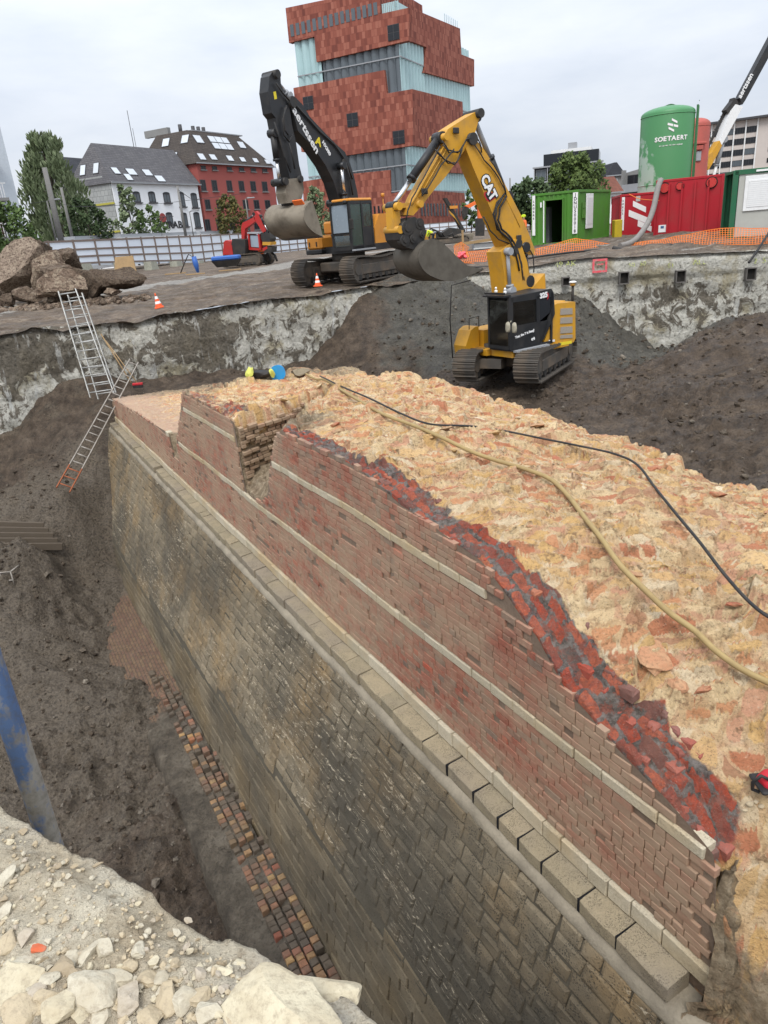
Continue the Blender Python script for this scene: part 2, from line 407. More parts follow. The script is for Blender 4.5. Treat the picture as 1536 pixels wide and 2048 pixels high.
c = k.mix(k.ramp(dm, [(.35, 0.0), (.6, .95)]), c, k.ramp(k.noise(9, 6, .72), [(.3, (.11, .082, .055)), (.5, (.25, .195, .13)), (.7, (.40, .33, .235))]))
rd = k.attr('facing'); rm = k.math('ADD', rd, k.math('MULTIPLY', k.math('SUBTRACT', k.noise(5, 4, .6), .5), .7), True)
fi, fe = k.attr('fid'), k.attr('fedge'); gry = k.mix(k.ramp(k.noise(12, 5, .7), [(.4, 0.0), (.6, 1.0)]), (.075, .066, .062), (.21, .19, .175)); gry = k.mix(k.ramp(k.noise(9, 5, .7), [(.50, 0.0), (.58, .8)]), gry, (.24, .07, .05))
fem = k.math('ADD', fe, k.math('MULTIPLY', k.math('SUBTRACT', k.noise(14, 5, .7), .5), 1.3), True)
redb = k.mix(k.ramp(k.noise(24, 5, .7), [(.4, 0.0), (.62, .8)]), k.ramp(fi, [(0, (.40, .065, .035)), (.3, (.46, .11, .06)), (.55, (.30, .07, .05)), (.68, (.16, .07, .06)), (.8, (.10, .085, .08)), (.92, (.48, .15, .07))], True), (.20, .07, .055))
chc = k.mix(k.ramp(fem, [(.45, 0.0), (.6, .95)]), gry, redb)
chc = k.mix(k.ramp(gr, [(.62, 0.0), (.7, .8)]), chc, (.38, .36, .33))
c = k.mix(k.ramp(rm, [(.45, 0.0), (.6, .95)]), c, chc)
pk = k.attr('pink'); pm = k.math('ADD', pk, k.math('MULTIPLY', k.math('SUBTRACT', k.noise(4, 4, .6), .5), .8), True)
c = k.mix(k.ramp(pm, [(.45, 0.0), (.62, .75)]), c, k.mix(k.noise(9, 4), (.42, .26, .20), (.52, .40, .29)))
h = k.math('ADD', k.math('MULTIPLY', k.noise(8, 6, .7, k.vec((1, 1, 1.6), (0, 0, 0), (2, 8, 3))), 1.0), k.math('MULTIPLY', fine, .35))
b = k.bump(h, 1.0, .08); b = k.bump(gr, .6, .010, b)
M['rubble_core'] = k.fin(c, .95, b, 0, .15)

# earth
def m_earth(name, build):
    k = NT(name); M[name] = build(k)
def _pit(k):
    a = k.noise(.35, 5, .6); m_ = k.noise(2.2, 6, .65); f = k.noise(16, 6, .7); g = k.attr('grey'); gm = k.math('ADD', g, k.math('MULTIPLY', k.math('SUBTRACT', k.noise(.9, 5, .65), .5), 1.0), True)
    c = k.ramp(m_, [(.3, (.046, .032, .021)), (.46, (.088, .062, .042)), (.58, (.135, .098, .068)), (.74, (.205, .155, .11))])
    c = k.mix(k.ramp(gm, [(.42, 0.0), (.62, .95)]), c, k.ramp(m_, [(.3, (.055, .051, .041)), (.55, (.115, .108, .088)), (.75, (.19, .18, .15))]))
    lt = k.attr('clay'); lm = k.math('ADD', lt, k.math('MULTIPLY', k.math('SUBTRACT', k.noise(1.3, 5, .62), .5), .9), True)
    c = k.mix(k.ramp(lm, [(.45, 0.0), (.65, .9)]), c, k.ramp(f, [(.3, (.10, .078, .056)), (.6, (.185, .15, .11)), (.8, (.25, .21, .16))]))
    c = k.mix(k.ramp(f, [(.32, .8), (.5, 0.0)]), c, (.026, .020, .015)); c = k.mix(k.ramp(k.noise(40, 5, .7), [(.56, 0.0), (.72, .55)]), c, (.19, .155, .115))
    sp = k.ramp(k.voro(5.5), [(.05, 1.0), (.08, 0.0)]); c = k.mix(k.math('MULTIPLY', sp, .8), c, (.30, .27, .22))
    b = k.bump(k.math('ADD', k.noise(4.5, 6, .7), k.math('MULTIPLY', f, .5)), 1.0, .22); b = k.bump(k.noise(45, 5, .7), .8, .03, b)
    return k.fin(c, k.ramp(k.noise(1.1, 3), [(.4, .42), (.6, .95)]), b, 0, .4)
m_earth('pit_soil', _pit)
def _site(k):
    m_ = k.noise(1.2, 6, .68); f = k.noise(9, 6, .72); rv = k.vec((.30, 1.7, 1), (0, 0, rad(-12))); rut = k.noise(1.9, 6, .7, rv); tr = k.attr('track'); tm = k.math('ADD', tr, k.math('MULTIPLY', k.math('SUBTRACT', rut, .5), 1.3), True)
    c = k.ramp(m_, [(.3, (.085, .060, .042)), (.48, (.165, .122, .086)), (.6, (.235, .18, .13)), (.72, (.30, .245, .185))])
    c = k.mix(k.ramp(k.noise(.5, 5, .65), [(.45, 0.0), (.6, .6)]), c, (.105, .085, .066))
    c = k.mix(k.ramp(tm, [(.42, 0.0), (.60, .92)]), c, k.ramp(rut, [(.3, (.17, .155, .135)), (.5, (.33, .31, .275)), (.7, (.46, .435, .395))]))
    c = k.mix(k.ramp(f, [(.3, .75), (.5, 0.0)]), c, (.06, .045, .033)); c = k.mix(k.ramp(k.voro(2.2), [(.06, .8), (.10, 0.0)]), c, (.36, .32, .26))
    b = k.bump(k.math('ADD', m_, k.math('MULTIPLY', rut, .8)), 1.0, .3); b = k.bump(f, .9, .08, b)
    return k.fin(c, k.ramp(rut, [(.35, .45), (.6, .95)]), b, 0, .35)
m_earth('site_soil', _site)
def _conc(k):
    big = k.noise(.5, 5, .62, k.vec((1, 1, 1.2))); m_ = k.noise(2.1, 7, .70, k.vec((1, 1, .8)), .9); f = k.noise(9, 6, .7); d = k.attr('dirt')
    c = k.ramp(f, [(.3, (.36, .345, .29)), (.5, (.56, .54, .475)), (.7, (.70, .68, .615))])
    c = k.mix(k.ramp(k.noise(.9, 4, .6, k.vec((1, 1, 1), (0, 0, 0), (7, 7, 7))), [(.52, 0.0), (.64, .7)]), c, (.30, .25, .14))
    dm = k.math('ADD', d, k.math('MULTIPLY', k.math('SUBTRACT', m_, .5), 1.5), True)
    c = k.mix(k.ramp(dm, [(.46, 0.0), (.54, .92)]), c, k.ramp(f, [(.3, (.065, .055, .042)), (.55, (.15, .128, .097)), (.8, (.24, .21, .165))]))
    st = k.noise(3.0, 4, .6, k.vec((1.5, 1.5, .22)), .3); c = k.mix(k.math('MULTIPLY', k.ramp(st, [(.60, 0.0), (.66, .7)]), k.ramp(big, [(.4, 0.0), (.55, 1.0)])), c, (.60, .60, .57))
    c = k.mix(k.ramp(f, [(.30, .7), (.42, 0.0)]), c, (.04, .036, .03))
    b = k.bump(m_, 1.0, .25); b = k.bump(f, 1.0, .08, b); b = k.bump(k.noise(45, 4, .7), .5, .012, b)
    return k.fin(c, .9, b, 0, .2)
m_earth('slurry_concrete', _conc)
def _chalk(k):
    m_ = k.noise(3, 6, .65); f = k.noise(24, 6, .72); o = k.attr()
    c = k.ramp(m_, [(.3, (.33, .265, .18)), (.48, (.45, .385, .28)), (.65, (.54, .485, .375))]); c = k.mix(k.ramp(k.noise(1.1, 5, .6), [(.5, 0.0), (.65, .55)]), c, (.50, .48, .43))
    c = k.mix(k.ramp(f, [(.32, .7), (.48, 0.0)]), c, (.24, .19, .13))
    b = k.bump(m_, .7, .06); b = k.bump(f, .9, .03, b); b = k.bump(k.noise(110, 4, .7), .7, .008, b)
    return k.fin(c, .95, b, 0, .15)
m_earth('chalk_rubble', _chalk)
def _chst(k):
    r = k.attr(); m_ = k.noise(9, 5, .65); f = k.noise(60, 5, .7)
    c = k.ramp(r, [(0, (.46, .38, .26)), (.35, (.50, .455, .355)), (.6, (.55, .49, .355)), (.8, (.42, .365, .29)), (.9, (.33, .265, .18)), (.965, (.42, .25, .16)), (.985, (.55, .13, .06))], True)
    c = k.mix(k.ramp(m_, [(.4, 0.0), (.7, .6)]), c, (.36, .29, .19)); c = k.mix(k.ramp(f, [(.3, .65), (.52, 0.0)]), c, (.27, .22, .16))
    b = k.bump(m_, .5, .02); b = k.bump(f, .6, .006, b)
    return k.fin(c, .95, b, 0, .15)
m_earth('rubble_stone', _chst)
def _bould(k):
    r = k.attr(); m_ = k.noise(2.6, 6, .68); f = k.noise(11, 6, .72); v = k.voro(5.5, 'F1', None, 'Color'); sp_ = k.n('ShaderNodeSeparateColor'); k.l(v, sp_.inputs[0])
    c = k.ramp(m_, [(.3, (.09, .062, .045)), (.45, (.20, .14, .10)), (.56, (.30, .22, .16)), (.68, (.42, .34, .25))])
    c = k.mix(k.math('MULTIPLY', k.ramp(sp_.outputs[0], [(.6, 0.0), (.7, .7)]), k.ramp(f, [(.4, 0.0), (.55, 1.0)])), c, (.46, .37, .27))
    c = k.mix(k.ramp(r, [(.45, 0.0), (.9, .78)]), c, k.ramp(f, [(.35, (.05, .036, .026)), (.65, (.14, .10, .07))])); c = k.mix(k.ramp(r, [(.0, .75), (.14, 0.0)]), c, k.ramp(f, [(.3, (.28, .20, .145)), (.6, (.52, .42, .33))]))
    c = k.mix(k.ramp(f, [(.34, .85), (.5, 0.0)]), c, (.04, .03, .024))
    b = k.bump(m_, 1.0, .3); b = k.bump(f, 1.0, .1, b); b = k.bump(k.noise(38, 4, .7), .7, .02, b)
    return k.fin(c, .95, b, 0, .2)
m_earth('boulder', _bould)
# ------------------------------------------------------------------ setting: excavation floor, diaphragm walls, site ground
PL_A, PL_B = Vector((-13, 25, 0)), Vector((4.5, 33.5, 0))
PR_C = Vector((24.5, 30.9, 0))
LU = (PL_B - PL_A).normalized(); LN = Vector((LU.y, -LU.x, 0))        # normal towards the viewer
RU = (PR_C - PL_B).normalized(); RN = Vector((RU.y, -RU.x, 0))
def onL(px, py): return atplane(px, py, PL_A, LN)
def onR(px, py): return atplane(px, py, PL_B, RN)
_lt = [(-60, -.5), (-24, -.5)] + [((onL(*q) - PL_B).dot(LU), onL(*q).z) for q in ((0, 668), (60, 655), (130, 655), (200, 648), (260, 645), (330, 628), (420, 617), (500, 604), (600, 594), (700, 580), (760, 570), (830, 561), (900, 551))] + [(0, onL(930, 547).z)]
_rt = [(0, onL(930, 547).z)] + [((onR(*q) - PL_B).dot(RU), onR(*q).z) for q in ((1000, 540), (1100, 526), (1200, 517), (1300, 511), (1400, 507), (1536, 499))] + [(60, .1)]
_lt.sort(); _rt.sort()
def topL(u): return np.interp(u, [p[0] for p in _lt], [p[1] for p in _lt])
def topR(u): return np.interp(u, [p[0] for p in _rt], [p[1] for p in _rt])

# excavation floor: two sets of control heights (viewer's side of the rampart, far side) blended under the rampart
_left = [tuple(atz(*q)) for q in ((100, 900, -3.9), (0, 1000, -4.6), (60, 930, -4.2), (125, 985, -4.6), (60, 1100, -5.5), (160, 1020, -5.2), (185, 1080, -6.1), (230, 1125, -6.75), (0, 1200, -6.2), (165, 1180, -7.25), (215, 1250, -7.8), (250, 1330, -7.9),
    (100, 1250, -7.0), (0, 1330, -7.1), (170, 1300, -7.7), (150, 1380, -7.5), (230, 1400, -7.6), (250, 1500, -7.9), (100, 1500, -7.8), (200, 1650, -7.95), (350, 1700, -8.0), (330, 1560, -7.9), (450, 1900, -8.0), (600, 2048, -8.0), (10, 1020, -5.2), (15, 1090, -5.6), (330, 1340, -7.75), (400, 1560, -7.85), (600, 1900, -7.9))]
_left += [tuple(onL(*q)) for q in ((0, 872), (35, 862), (75, 800), (110, 770), (150, 745), (190, 738), (230, 745), (262, 768))]
_left += [(-22, 20, -3.0), (-20, 12, -5.5), (-14, 8, -7.2), (-9, 4, -8), (-4, 1, -8.2), (2, -2, -8.2), (-30, 16, -3)]
_left += [tuple(WP(s, 2.0, z)) for s, z in ((22, -7.3), (20, -7.75), (18, -7.7), (14, -7.8), (10, -7.8), (6, -7.8), (2, -7.8), (-2, -7.8))]
_right = [tuple(aty(*q)) for q in ((1000, 760, 25), (1100, 768, 23.8), (930, 752, 26), (600, 725, 29.6), (650, 745, 29.0), (700, 750, 28.6), (800, 745, 27.5), (880, 665, 29.5), (800, 640, 30.4), (720, 650, 29.9), (740, 690, 29.2), (700, 700, 29.3), (760, 600, 31.2), (850, 572, 32.4), (930, 556, 32.9), (900, 600, 31.5), (940, 640, 30.3), (1000, 600, 32.0), (1050, 600, 32.2),
    (1180, 605, 32.3), (1200, 650, 31.5), (1260, 680, 31.0), (1335, 712, 31.0), (1150, 690, 27), (1250, 740, 27.5), (1200, 745, 25.5), (1400, 690, 25), (1400, 665, 27), (1536, 640, 26), (1440, 652, 27.5), (1340, 722, 28), (1300, 765, 23.5), (1400, 800, 19.5), (1536, 800, 18), (1536, 720, 21.5), (1200, 830, 20), (1300, 850, 18.5), (1450, 900, 15.5), (1536, 950, 13.5), (1100, 805, 22.5), (900, 778, 25.5), (1000, 790, 23.5))]
_right += [tuple(onL(*q)) for q in ((600, 735), (640, 705), (690, 612), (690, 640), (760, 575), (840, 563))]
_right += [tuple(onR(*q)) for q in ((1000, 600), (1140, 600), (1250, 660), (1335, 708))] + [(24, 31.5, -2.6), (30, 24, -1.8), (20, 14, -2.8), (13, 7, -3.2), (6, -2, -3.4), (14, -4, -3)]
_right += [tuple(WP(s, 8.2, -3.4)) for s in (16, 11, 6, 1, -4)] + [tuple(WP(s, 7.2, z)) for s, z in ((25.8, -2.4), (22, -2.5), (18, -2.7))]
_mid = [tuple(aty(*q)) for q in ((195, 792, 25.6), (250, 775, 26.0), (300, 765, 26.4), (400, 752, 27.5), (160, 800, 25.6))] + [tuple(WP(25.6, t, -2.35)) for t in (3.4, 5, 6.5)]
fL, fR, fA = RBF(_left), RBF(_right), RBF(_left + _mid + _right)
def pit_h(s, t):
    X = WD.x * s + WN.x * t; Y = WD.y * s + WN.y * t
    wt_ = smooth(3.4, 7.0, t); z = fL(X, Y) * (1 - wt_) + fR(X, Y) * wt_
    e = smooth(24.7, 26.2, s + 0.0 * t); z = z * (1 - e) + fA(X, Y) * e
    return X, Y, z
def pit_noise(X, Y):
    r1 = ridge(X * .8, Y * .8, 4, 3) - .55; l = fbm(X * .45, Y * .45, 4, 9); fn = fbm(X * 3.1, Y * 3.1, 4, 21)
    f1, f21, cid = cells(X * 1.7 + .3 * fbm(X * 2, Y * 2, 2, 5), Y * 1.7, 31)
    g1, g21, gid = cells(X * 3.6, Y * 3.6 + .4 * fbm(X * 3, Y * 3, 2, 6), 57)
    lump = smooth(.25, .75, vnoise(X * .5, Y * .5, 44))
    cl = ridge(X * 2.3 + 9, Y * 2.3, 3, 61) - .5; cl2 = ridge(X * 5.5, Y * 5.5 + 4, 2, 63) - .5
    return (.05 + .22 * lump) * cl + (.04 + .09 * lump) * cl2 + .26 * l + .30 * r1 + .11 * fn + lump * (.20 * (cid - .4) * smooth(.02, .3, f21) + .11 * (gid - .4) * smooth(.02, .3, g21))
ss = np.concatenate([np.arange(-5, 4, .12), np.arange(4, 28, .07), np.arange(28, 42, .14)]); ts = np.concatenate([np.arange(-16, -5, .16), np.arange(-5, 2.4, .065), np.arange(2.4, 7, .25), np.arange(7, 34, .11)])
S_, T_ = np.meshgrid(ss, ts, indexing='ij')
X_, Y_, Z_ = pit_h(S_, T_)
Z_ = Z_ + (T_ < 5) * (.22 * fbm(X_ * .9 + 3, Y_ * .9, 3, 91) + .22 * (ridge(X_ * .55, Y_ * .75, 3, 93) - .5)) * (1 - smooth(.6, 1.6, T_))
flat = smooth(1.2, 2.0, T_) * (1 - smooth(2.6, 3.6, T_)) * (1 - smooth(21, 23, S_))
Z_ = Z_ + pit_noise(X_, Y_) * (1 - .75 * flat) * (1 - .75 * np.exp(-((X_ - 4.9) ** 2 + (Y_ - 25.3) ** 2) / 6))
Z_ = Z_ - .75 * smooth(4.2, 5.2, T_) * (1 - smooth(6.4, 7.2, T_)) * (1 - smooth(24.2, 25.2, S_))
grey = np.clip(.45 * smooth(24, 28, Y_) * smooth(-3, 3, X_) * (1 - smooth(15, 20, X_)) + .25 * np.exp(-((X_ - 7) ** 2 + (Y_ - 15) ** 2) / 10) + .40 * np.exp(-((X_ - 4) ** 2 + (Y_ - 31) ** 2) / 12) + .50 * np.exp(-((X_ - 11) ** 2 + (Y_ - 29.5) ** 2) / 14) + .20 * (T_ < 4) * (1 - smooth(10, 16, S_)) + .06, 0, .8)
clay = np.clip(.30 + .3 * (T_ < 4) * smooth(9, 14, S_) * (1 - smooth(24.5, 26, S_)) + .25 * np.exp(-((X_ + 8) ** 2 + (Y_ - 16) ** 2) / 12), 0, .8) * (T_ < 5) + .12
beyond = ((X_ - PL_B.x) * LN.x + (Y_ - PL_B.y) * LN.y > -1.0) & ((X_ - PL_B.x) * RN.x + (Y_ - PL_B.y) * RN.y > -1.0)
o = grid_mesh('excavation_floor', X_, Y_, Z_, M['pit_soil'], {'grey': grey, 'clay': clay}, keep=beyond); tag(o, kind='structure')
def pit_at(x, y):
    s = np.array([x * WD.x + y * WD.y]); t = np.array([x * WN.x + y * WN.y]); X, Y, z = pit_h(s, t); return float(z[0] + pit_noise(X, Y)[0])

# loose lumps of soil lying on the excavation floor
mb = MB(); rg = random.Random(3)
n_ = 0
while n_ < 9000:
    if rg.random() < .55: s, t = rg.uniform(2, 26), rg.uniform(-8, 1.6)
    else: s, t = rg.uniform(3, 27), rg.uniform(8, 27)
    i = int(np.searchsorted(ss, s)); j = int(np.searchsorted(ts, t))
    if i >= len(ss) or j >= len(ts) or not beyond[i, j]: continue
    if rg.random() > .25 + 1.2 * max(0, vnoise(np.array([X_[i, j] * .6]), np.array([Y_[i, j] * .6]), 77)[0] - .3): continue
    r = rg.choice((.02, .025, .03, .03, .04, .05, .05, .07, .10 if rg.random() < .5 else .03)) * rg.uniform(.7, 1.3) * (1.0 if t < 3 else 1.2)
    mb.rock((X_[i, j], Y_[i, j], Z_[i, j] + r * .25), (r, r * rg.uniform(.7, 1), r * .7), rg.random(), sub=0, rough=.9); n_ += 1
k = NT('soil_lump'); c = k.ramp(k.attr(), [(0, (.045, .033, .023)), (.5, (.09, .067, .047)), (.8, (.12, .095, .07)), (.97, (.17, .145, .115)), (1, (.28, .24, .19))]); f = k.noise(22, 4, .65)
M['soil_lump'] = k.fin(k.mix(k.ramp(f, [(.35, .7), (.55, 0.0)]), c, (.02, .017, .014)), .9, k.bump(f, .8, .03), 0, .25)
tag(mb.build('loose_soil', M['soil_lump']), kind='stuff')

# diaphragm walls
def slurry(name, base, u_dir, nrm, u0, u1, top, bias, label, seed, beam):
    root = thing(name, label, 'concrete wall', base)
    us = np.arange(u0, u1, .11); vs = np.concatenate([np.linspace(0, 1, 62)])
    U, V = np.meshgrid(us, vs, indexing='ij'); tp = top(U)
    zz = tp + .05 * fbm(U * 1.3, U * 0 + 3, 4, seed) - V * (tp + 6.6)
    dep = tp - zz
    off = .20 * fbm(U * .5, zz * .6, 4, seed + 2) + .20 * (ridge(U * 1.1, zz * 1.2, 4, seed + 4) - .5) + .05 * fbm(U * 4, zz * 4, 3, seed + 6)
    if beam: off = off * (.25 + .75 * smooth(.75, 1.1, dep)) + .10 * (1 - smooth(.8, .92, dep))
    over = smooth(.0, .25, dep) - 1
    off = off + .18 * over
    d = bias(U, dep)
    Xw = u_dir.x * U + nrm.x * off; Yw = u_dir.y * U + nrm.y * off
    fc = grid_mesh('wall_face', Xw, Yw, zz, M['slurry_concrete'], {'dirt': d}, parent=root)
    return root
def biasL(U, dep):
    px = U
    b = .44 + .40 * np.exp(-((U + 12.2) ** 2) / 3.0 - (dep - .9) ** 2 / .8) + .5 * np.exp(-((U + 18.3) ** 2) / 2.2 - (dep - .8) ** 2 / .5) + .35 * smooth(2.6, 4.2, dep) * smooth(-19, -14, U) + .5 * smooth(-5.2, -3, U) - .15 * (1 - smooth(.3, .8, dep))
    return np.clip(b + .22 * (1 - smooth(.0, .5, dep)), 0, 1)
def biasR(U, dep):
    return np.clip(.05 + .33 * smooth(.85, 1.3, dep) + .18 * np.exp(-((U - 9) ** 2) / 8 - (dep - 2.2) ** 2 / 2) - .12 * smooth(3, 4.5, dep), 0, 1)
wallL = slurry('concrete_wall', PL_B, LU, LN, -46, .3, topL, biasL, 'rough whitish concrete wall along the pit edge behind the ladders', 41, False)
wallR = slurry('concrete_wall', PL_B, RU, RN, -.2, 34, topR, biasR, 'pale pit wall under the red containers with yellow paint marks', 61, True)
# square anchor pockets in the far wall, ledge of the guide beam
for px, py in ((1245, 555), (1357, 552), (1496, 547), (1130, 562)):
    p = onR(px, py) - PL_B; big = px != 1130
    u = p.dot(RU); mb = MB(); R3 = Matrix((RU, -RN, Vector((0, 0, 1)))).transposed()
    w_, h_ = (.19, .24) if big else (.15, .17)
    c = RU * u + RN * .26 + Vector((0, 0, p.z))
    for dx, dz, sx, sz in ((-w_, 0, .035, 2 * h_), (w_, 0, .035, 2 * h_), (0, h_, 2 * w_ + .035, .035), (0, -h_, 2 * w_ + .035, .035)):
        mb.box(c + RU * dx + Vector((0, 0, dz)), (sx, .30, sz), R3, .5)
    fr = mb.build('anchor_pocket', plain('pocket_steel', (.13, .12, .11), .8) if 'pocket_steel' not in M else M['pocket_steel'], wallR)
    mb = MB(); mb.box(c + RN * -.02, (2 * w_, .02, 2 * h_), R3, .5); mb.build('pocket_back', plain('pocket_dark', (.012, .011, .010), .9) if 'pocket_dark' not in M else M['pocket_dark'], fr)

# ground of the building site beyond the pit, one sheet to the horizon
O_ = np.array([0.0, 8.0])
poly = [PL_B - LU * 80, PL_B, PL_B + RU * 140]
pa = np.array([math.atan2(p.x - O_[0], p.y - O_[1]) for p in (PL_B - LU * 80, PL_B, PL_B + RU * 140)])
ang = np.linspace(pa[0], pa[2], 820)
def edge_r(a):
    dx, dy = np.sin(a), np.cos(a); out = np.full(a.shape, 1e9)
    for P, D, lim in ((PL_B, LU, a <= pa[1] + 1e-6), (PL_B, RU, a > pa[1] + 1e-6)):
        den = dx * D.y - dy * D.x; r = ((P.x - O_[0]) * D.y - (P.y - O_[1]) * D.x) / den
        out = np.where(lim, r, out)
    return out
er = edge_r(ang); ex = O_[0] + er * np.sin(ang); ey = O_[1] + er * np.cos(ang)
uL = (ex - PL_B.x) * LU.x + (ey - PL_B.y) * LU.y; uR = (ex - PL_B.x) * RU.x + (ey - PL_B.y) * RU.y
ez = np.where(ang <= pa[1], topL(uL), topR(uR))
offs = np.concatenate([[-.16, 0], np.cumsum(np.concatenate([np.full(50, .14), .14 * 1.05 ** np.arange(1, 75), np.array([20, 40, 80, 160, 300, 600, 900.])]))])
gA = RBF([(-12, 27, -.25), (-9, 33, .05), (0, 33.5, .15), (-16, 33, .0), (-30, 40, .2), (-4, 31.5, .0), (2, 37, .2), (8, 36, .3), (16, 34.5, .45), (10, 40, .75), (17, 38, .8), (24, 36, .6), (30, 45, .6), (12, 50, .55), (0, 50, .35), (-20, 55, .35), (-40, 80, .5), (0, 80, .5), (40, 80, .5), (0, 130, .5), (70, 40, .5), (-70, 40, .4), (140, 100, .5), (-140, 100, .5), (0, 400, .5), (300, 300, .5), (-300, 300, .5)])
A2, F2 = np.meshgrid(np.arange(len(ang)), offs, indexing='ij')
r_ = er[:, None] + offs[None, :]; GX = O_[0] + r_ * np.sin(ang)[:, None]; GY = O_[1] + r_ * np.cos(ang)[:, None]
gz = gA(GX, GY); far_ = smooth(60, 110, np.hypot(GX, GY)); gz = gz * (1 - far_) + .5 * far_
mixe = smooth(0, 2.6, F2); GZ = ez[:, None] * (1 - mixe) + gz * mixe
damp = 1 - smooth(45, 75, np.hypot(GX, GY))
ruts = fbm((GX * .97 - GY * .22) * .35, (GX * .22 + GY * .97) * 1.8, 4, 51)
GZ = GZ + damp * (.09 * fbm(GX * .6, GY * .6, 4, 33) + .13 * ruts + .09 * fbm(GX * 2.2, GY * 2.2, 4, 37) * smooth(0, 1, F2)) + .05 * fbm(GX * 1.5, GY * 1.5, 3, 12) * (1 - smooth(.5, 2, F2))
road = [atz(*q) for q in ((-200, 668, -.15), (0, 628, -.1), (200, 592, 0), (400, 563, .1), (520, 545, .2), (640, 520, .3), (900, 490, .4))]
trk = np.full(GX.shape, 9.0)
for a, b in zip(road[:-1], road[1:]):
    dx, dy = b.x - a.x, b.y - a.y; tt = np.clip(((GX - a.x) * dx + (GY - a.y) * dy) / (dx * dx + dy * dy), 0, 1)
    trk = np.minimum(trk, np.hypot(GX - a.x - tt * dx, GY - a.y - tt * dy))
track = np.clip(.85 * (1 - smooth(.6, 3.4, trk)) + .25 * smooth(60, 90, np.hypot(GX, GY)) + .35 * smooth(3, 8, GX) * (GY < 60), 0, .8)
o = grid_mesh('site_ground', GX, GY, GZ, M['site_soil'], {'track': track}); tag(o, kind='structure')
def ground_at(x, y):
    z = float(gA(np.array([x]), np.array([y]))[0]); f = float(smooth(60, 110, np.array([math.hypot(x, y)]))[0]); return z * (1 - f) + .5 * f
# ------------------------------------------------------------------ the excavated rampart
T0 = 3.35
_q = WP(4.6, 2.62, -4.75); _v = Matrix.Rotation(rad(-27.8), 3, 'Z') @ Vector((_q.x * .34, _q.y * .20, _q.z * .62))
for _d in STAIN: _d.inputs[1].default_value = _v
rampart = thing('masonry_rampart', 'long excavated town rampart of red brick with pale stone bands above grey stone', 'rampart', (0, 0, 0))
_zt = [(-3, -3.3), (2.05, -2.9), (2.12, -1.9), (2.24, -1.84), (2.54, -1.72), (2.76, -1.66), (3.08, -1.56), (3.32, -1.44), (3.54, -1.38), (3.89, -1.05), (4.08, -.95), (4.34, -.79), (4.62, -.64), (5.08, -.6), (5.51, -.53), (5.99, -.51), (6.51, -.40), (7.09, -.34), (7.77, -.33), (8.56, -.33), (9.27, -.33), (9.64, -.55), (9.99, -1.02), (10.3, -1.57), (10.7, -1.8), (11.46, -1.87), (11.52, -.62), (13.44, -.55), (14.85, -.58), (15.3, -1.0), (16.3, -1.9), (16.42, -2.4), (16.95, -2.46), (17.0, -1.86), (19.1, -2.0), (20.7, -2.0), (25.2, -2.28), (27, -2.4)]
_zs = np.array([p[0] for p in _zt]); _zz = np.array([p[1] for p in _zt])
def ztop(s): return np.interp(s, _zs, _zz)
# --- torn core and top surface
cs = np.concatenate([np.arange(-4, 1, .06), np.arange(1, 6.6, .021), np.arange(6.6, 12, .034), np.arange(12, 17.2, .05), np.arange(17.2, 25.4, .08)]); ct = np.concatenate([np.arange(T0 + .03, 5.6, .022), np.arange(5.6, 8.6, .045)])
CS, CT = np.meshgrid(cs, ct, indexing='ij')
cpts = []
for s in (2.3, 2.8, 3.3, 3.6, 3.9, 4.3, 4.6, 5.1, 5.6, 6.2, 7, 8, 9.2): cpts.append((s, 3.36, float(ztop(s))))
cpts += [(9.2, 4, -.30), (9.2, 5, -.32), (9.3, 6, -.42), (9, 7, -.62), (7, 4, -.36), (7, 5, -.38), (7, 6, -.5), (7, 7, -.75), (7, 7.5, -.95), (5, 3.9, -.52), (5, 4.5, -.55), (5, 5.5, -.62), (5, 6.5, -.8), (5, 7.2, -.98), (4.2, 3.8, -.78), (4, 4.4, -.74), (4, 5.2, -.72), (3.5, 3.85, -1.08), (3.4, 4.3, -.93), (3.4, 5, -.85), (3.2, 6, -.9), (3.2, 6.8, -1.0), (2.8, 3.8, -1.42), (2.7, 4.2, -1.2), (2.6, 4.7, -1.02), (2.4, 3.75, -1.66), (2.2, 4.1, -1.5), (2, 4.5, -1.3), (2, 5.2, -1.1), (2, 6.2, -1.05), (2, 7.2, -1.2),
    (1.75, 3.4, -2.9), (1.75, 3.7, -2.1), (1.6, 4.1, -1.8), (1.2, 3.4, -3.1), (1.2, 3.8, -2.5), (1.2, 4.3, -1.9), (1.2, 5, -1.45), (.5, 3.4, -3.3), (.5, 4, -2.7), (.5, 4.8, -1.9), (.5, 6, -1.4), (.5, 7.2, -1.4), (-1, 3.4, -3.6), (-1, 4.5, -2.6), (-1, 6, -1.9), (-1, 7.5, -1.8), (-4, 3.4, -3.8), (-4, 5, -3), (-4, 7.5, -2.4)]
fC = RBF(cpts)
Zc = fC(np.minimum(CS, 9.3), CT)
zhi = -.56 + .05 * np.sin(CS * 1.7) - .05 * np.maximum(CT - 5, 0) - .12 * np.maximum(CT - 6.3, 0)              # the block between the notches
zlow = np.interp(CS, [17, 19, 20.7, 25.3], [-1.9, -2.02, -2.02, -2.3]) - .04 * (CT - 4) * smooth(20, 25, CS)
uu = (CT - T0) / 3.0
sn = 9.45 + 3.35 * uu; sf = 11.5 + 1.25 * uu
floor_ = -1.72 + 1.25 * uu - .25 * uu * uu + .12 * fbm(CS * 4, CT * 4, 4, 12)
Z0 = np.where(CS < 11.5 + 1.25 * np.minimum(uu, 1.3), Zc, zhi)
blend = smooth(0, 1.25, CS - sn + .25 + .12 * fbm(CS * 2, CT * 2, 3, 8)) * (1 - smooth(-.05, .04, CS - sf)) * (sn < sf)
Z0 = Z0 * (1 - blend) + np.minimum(Z0, floor_) * blend
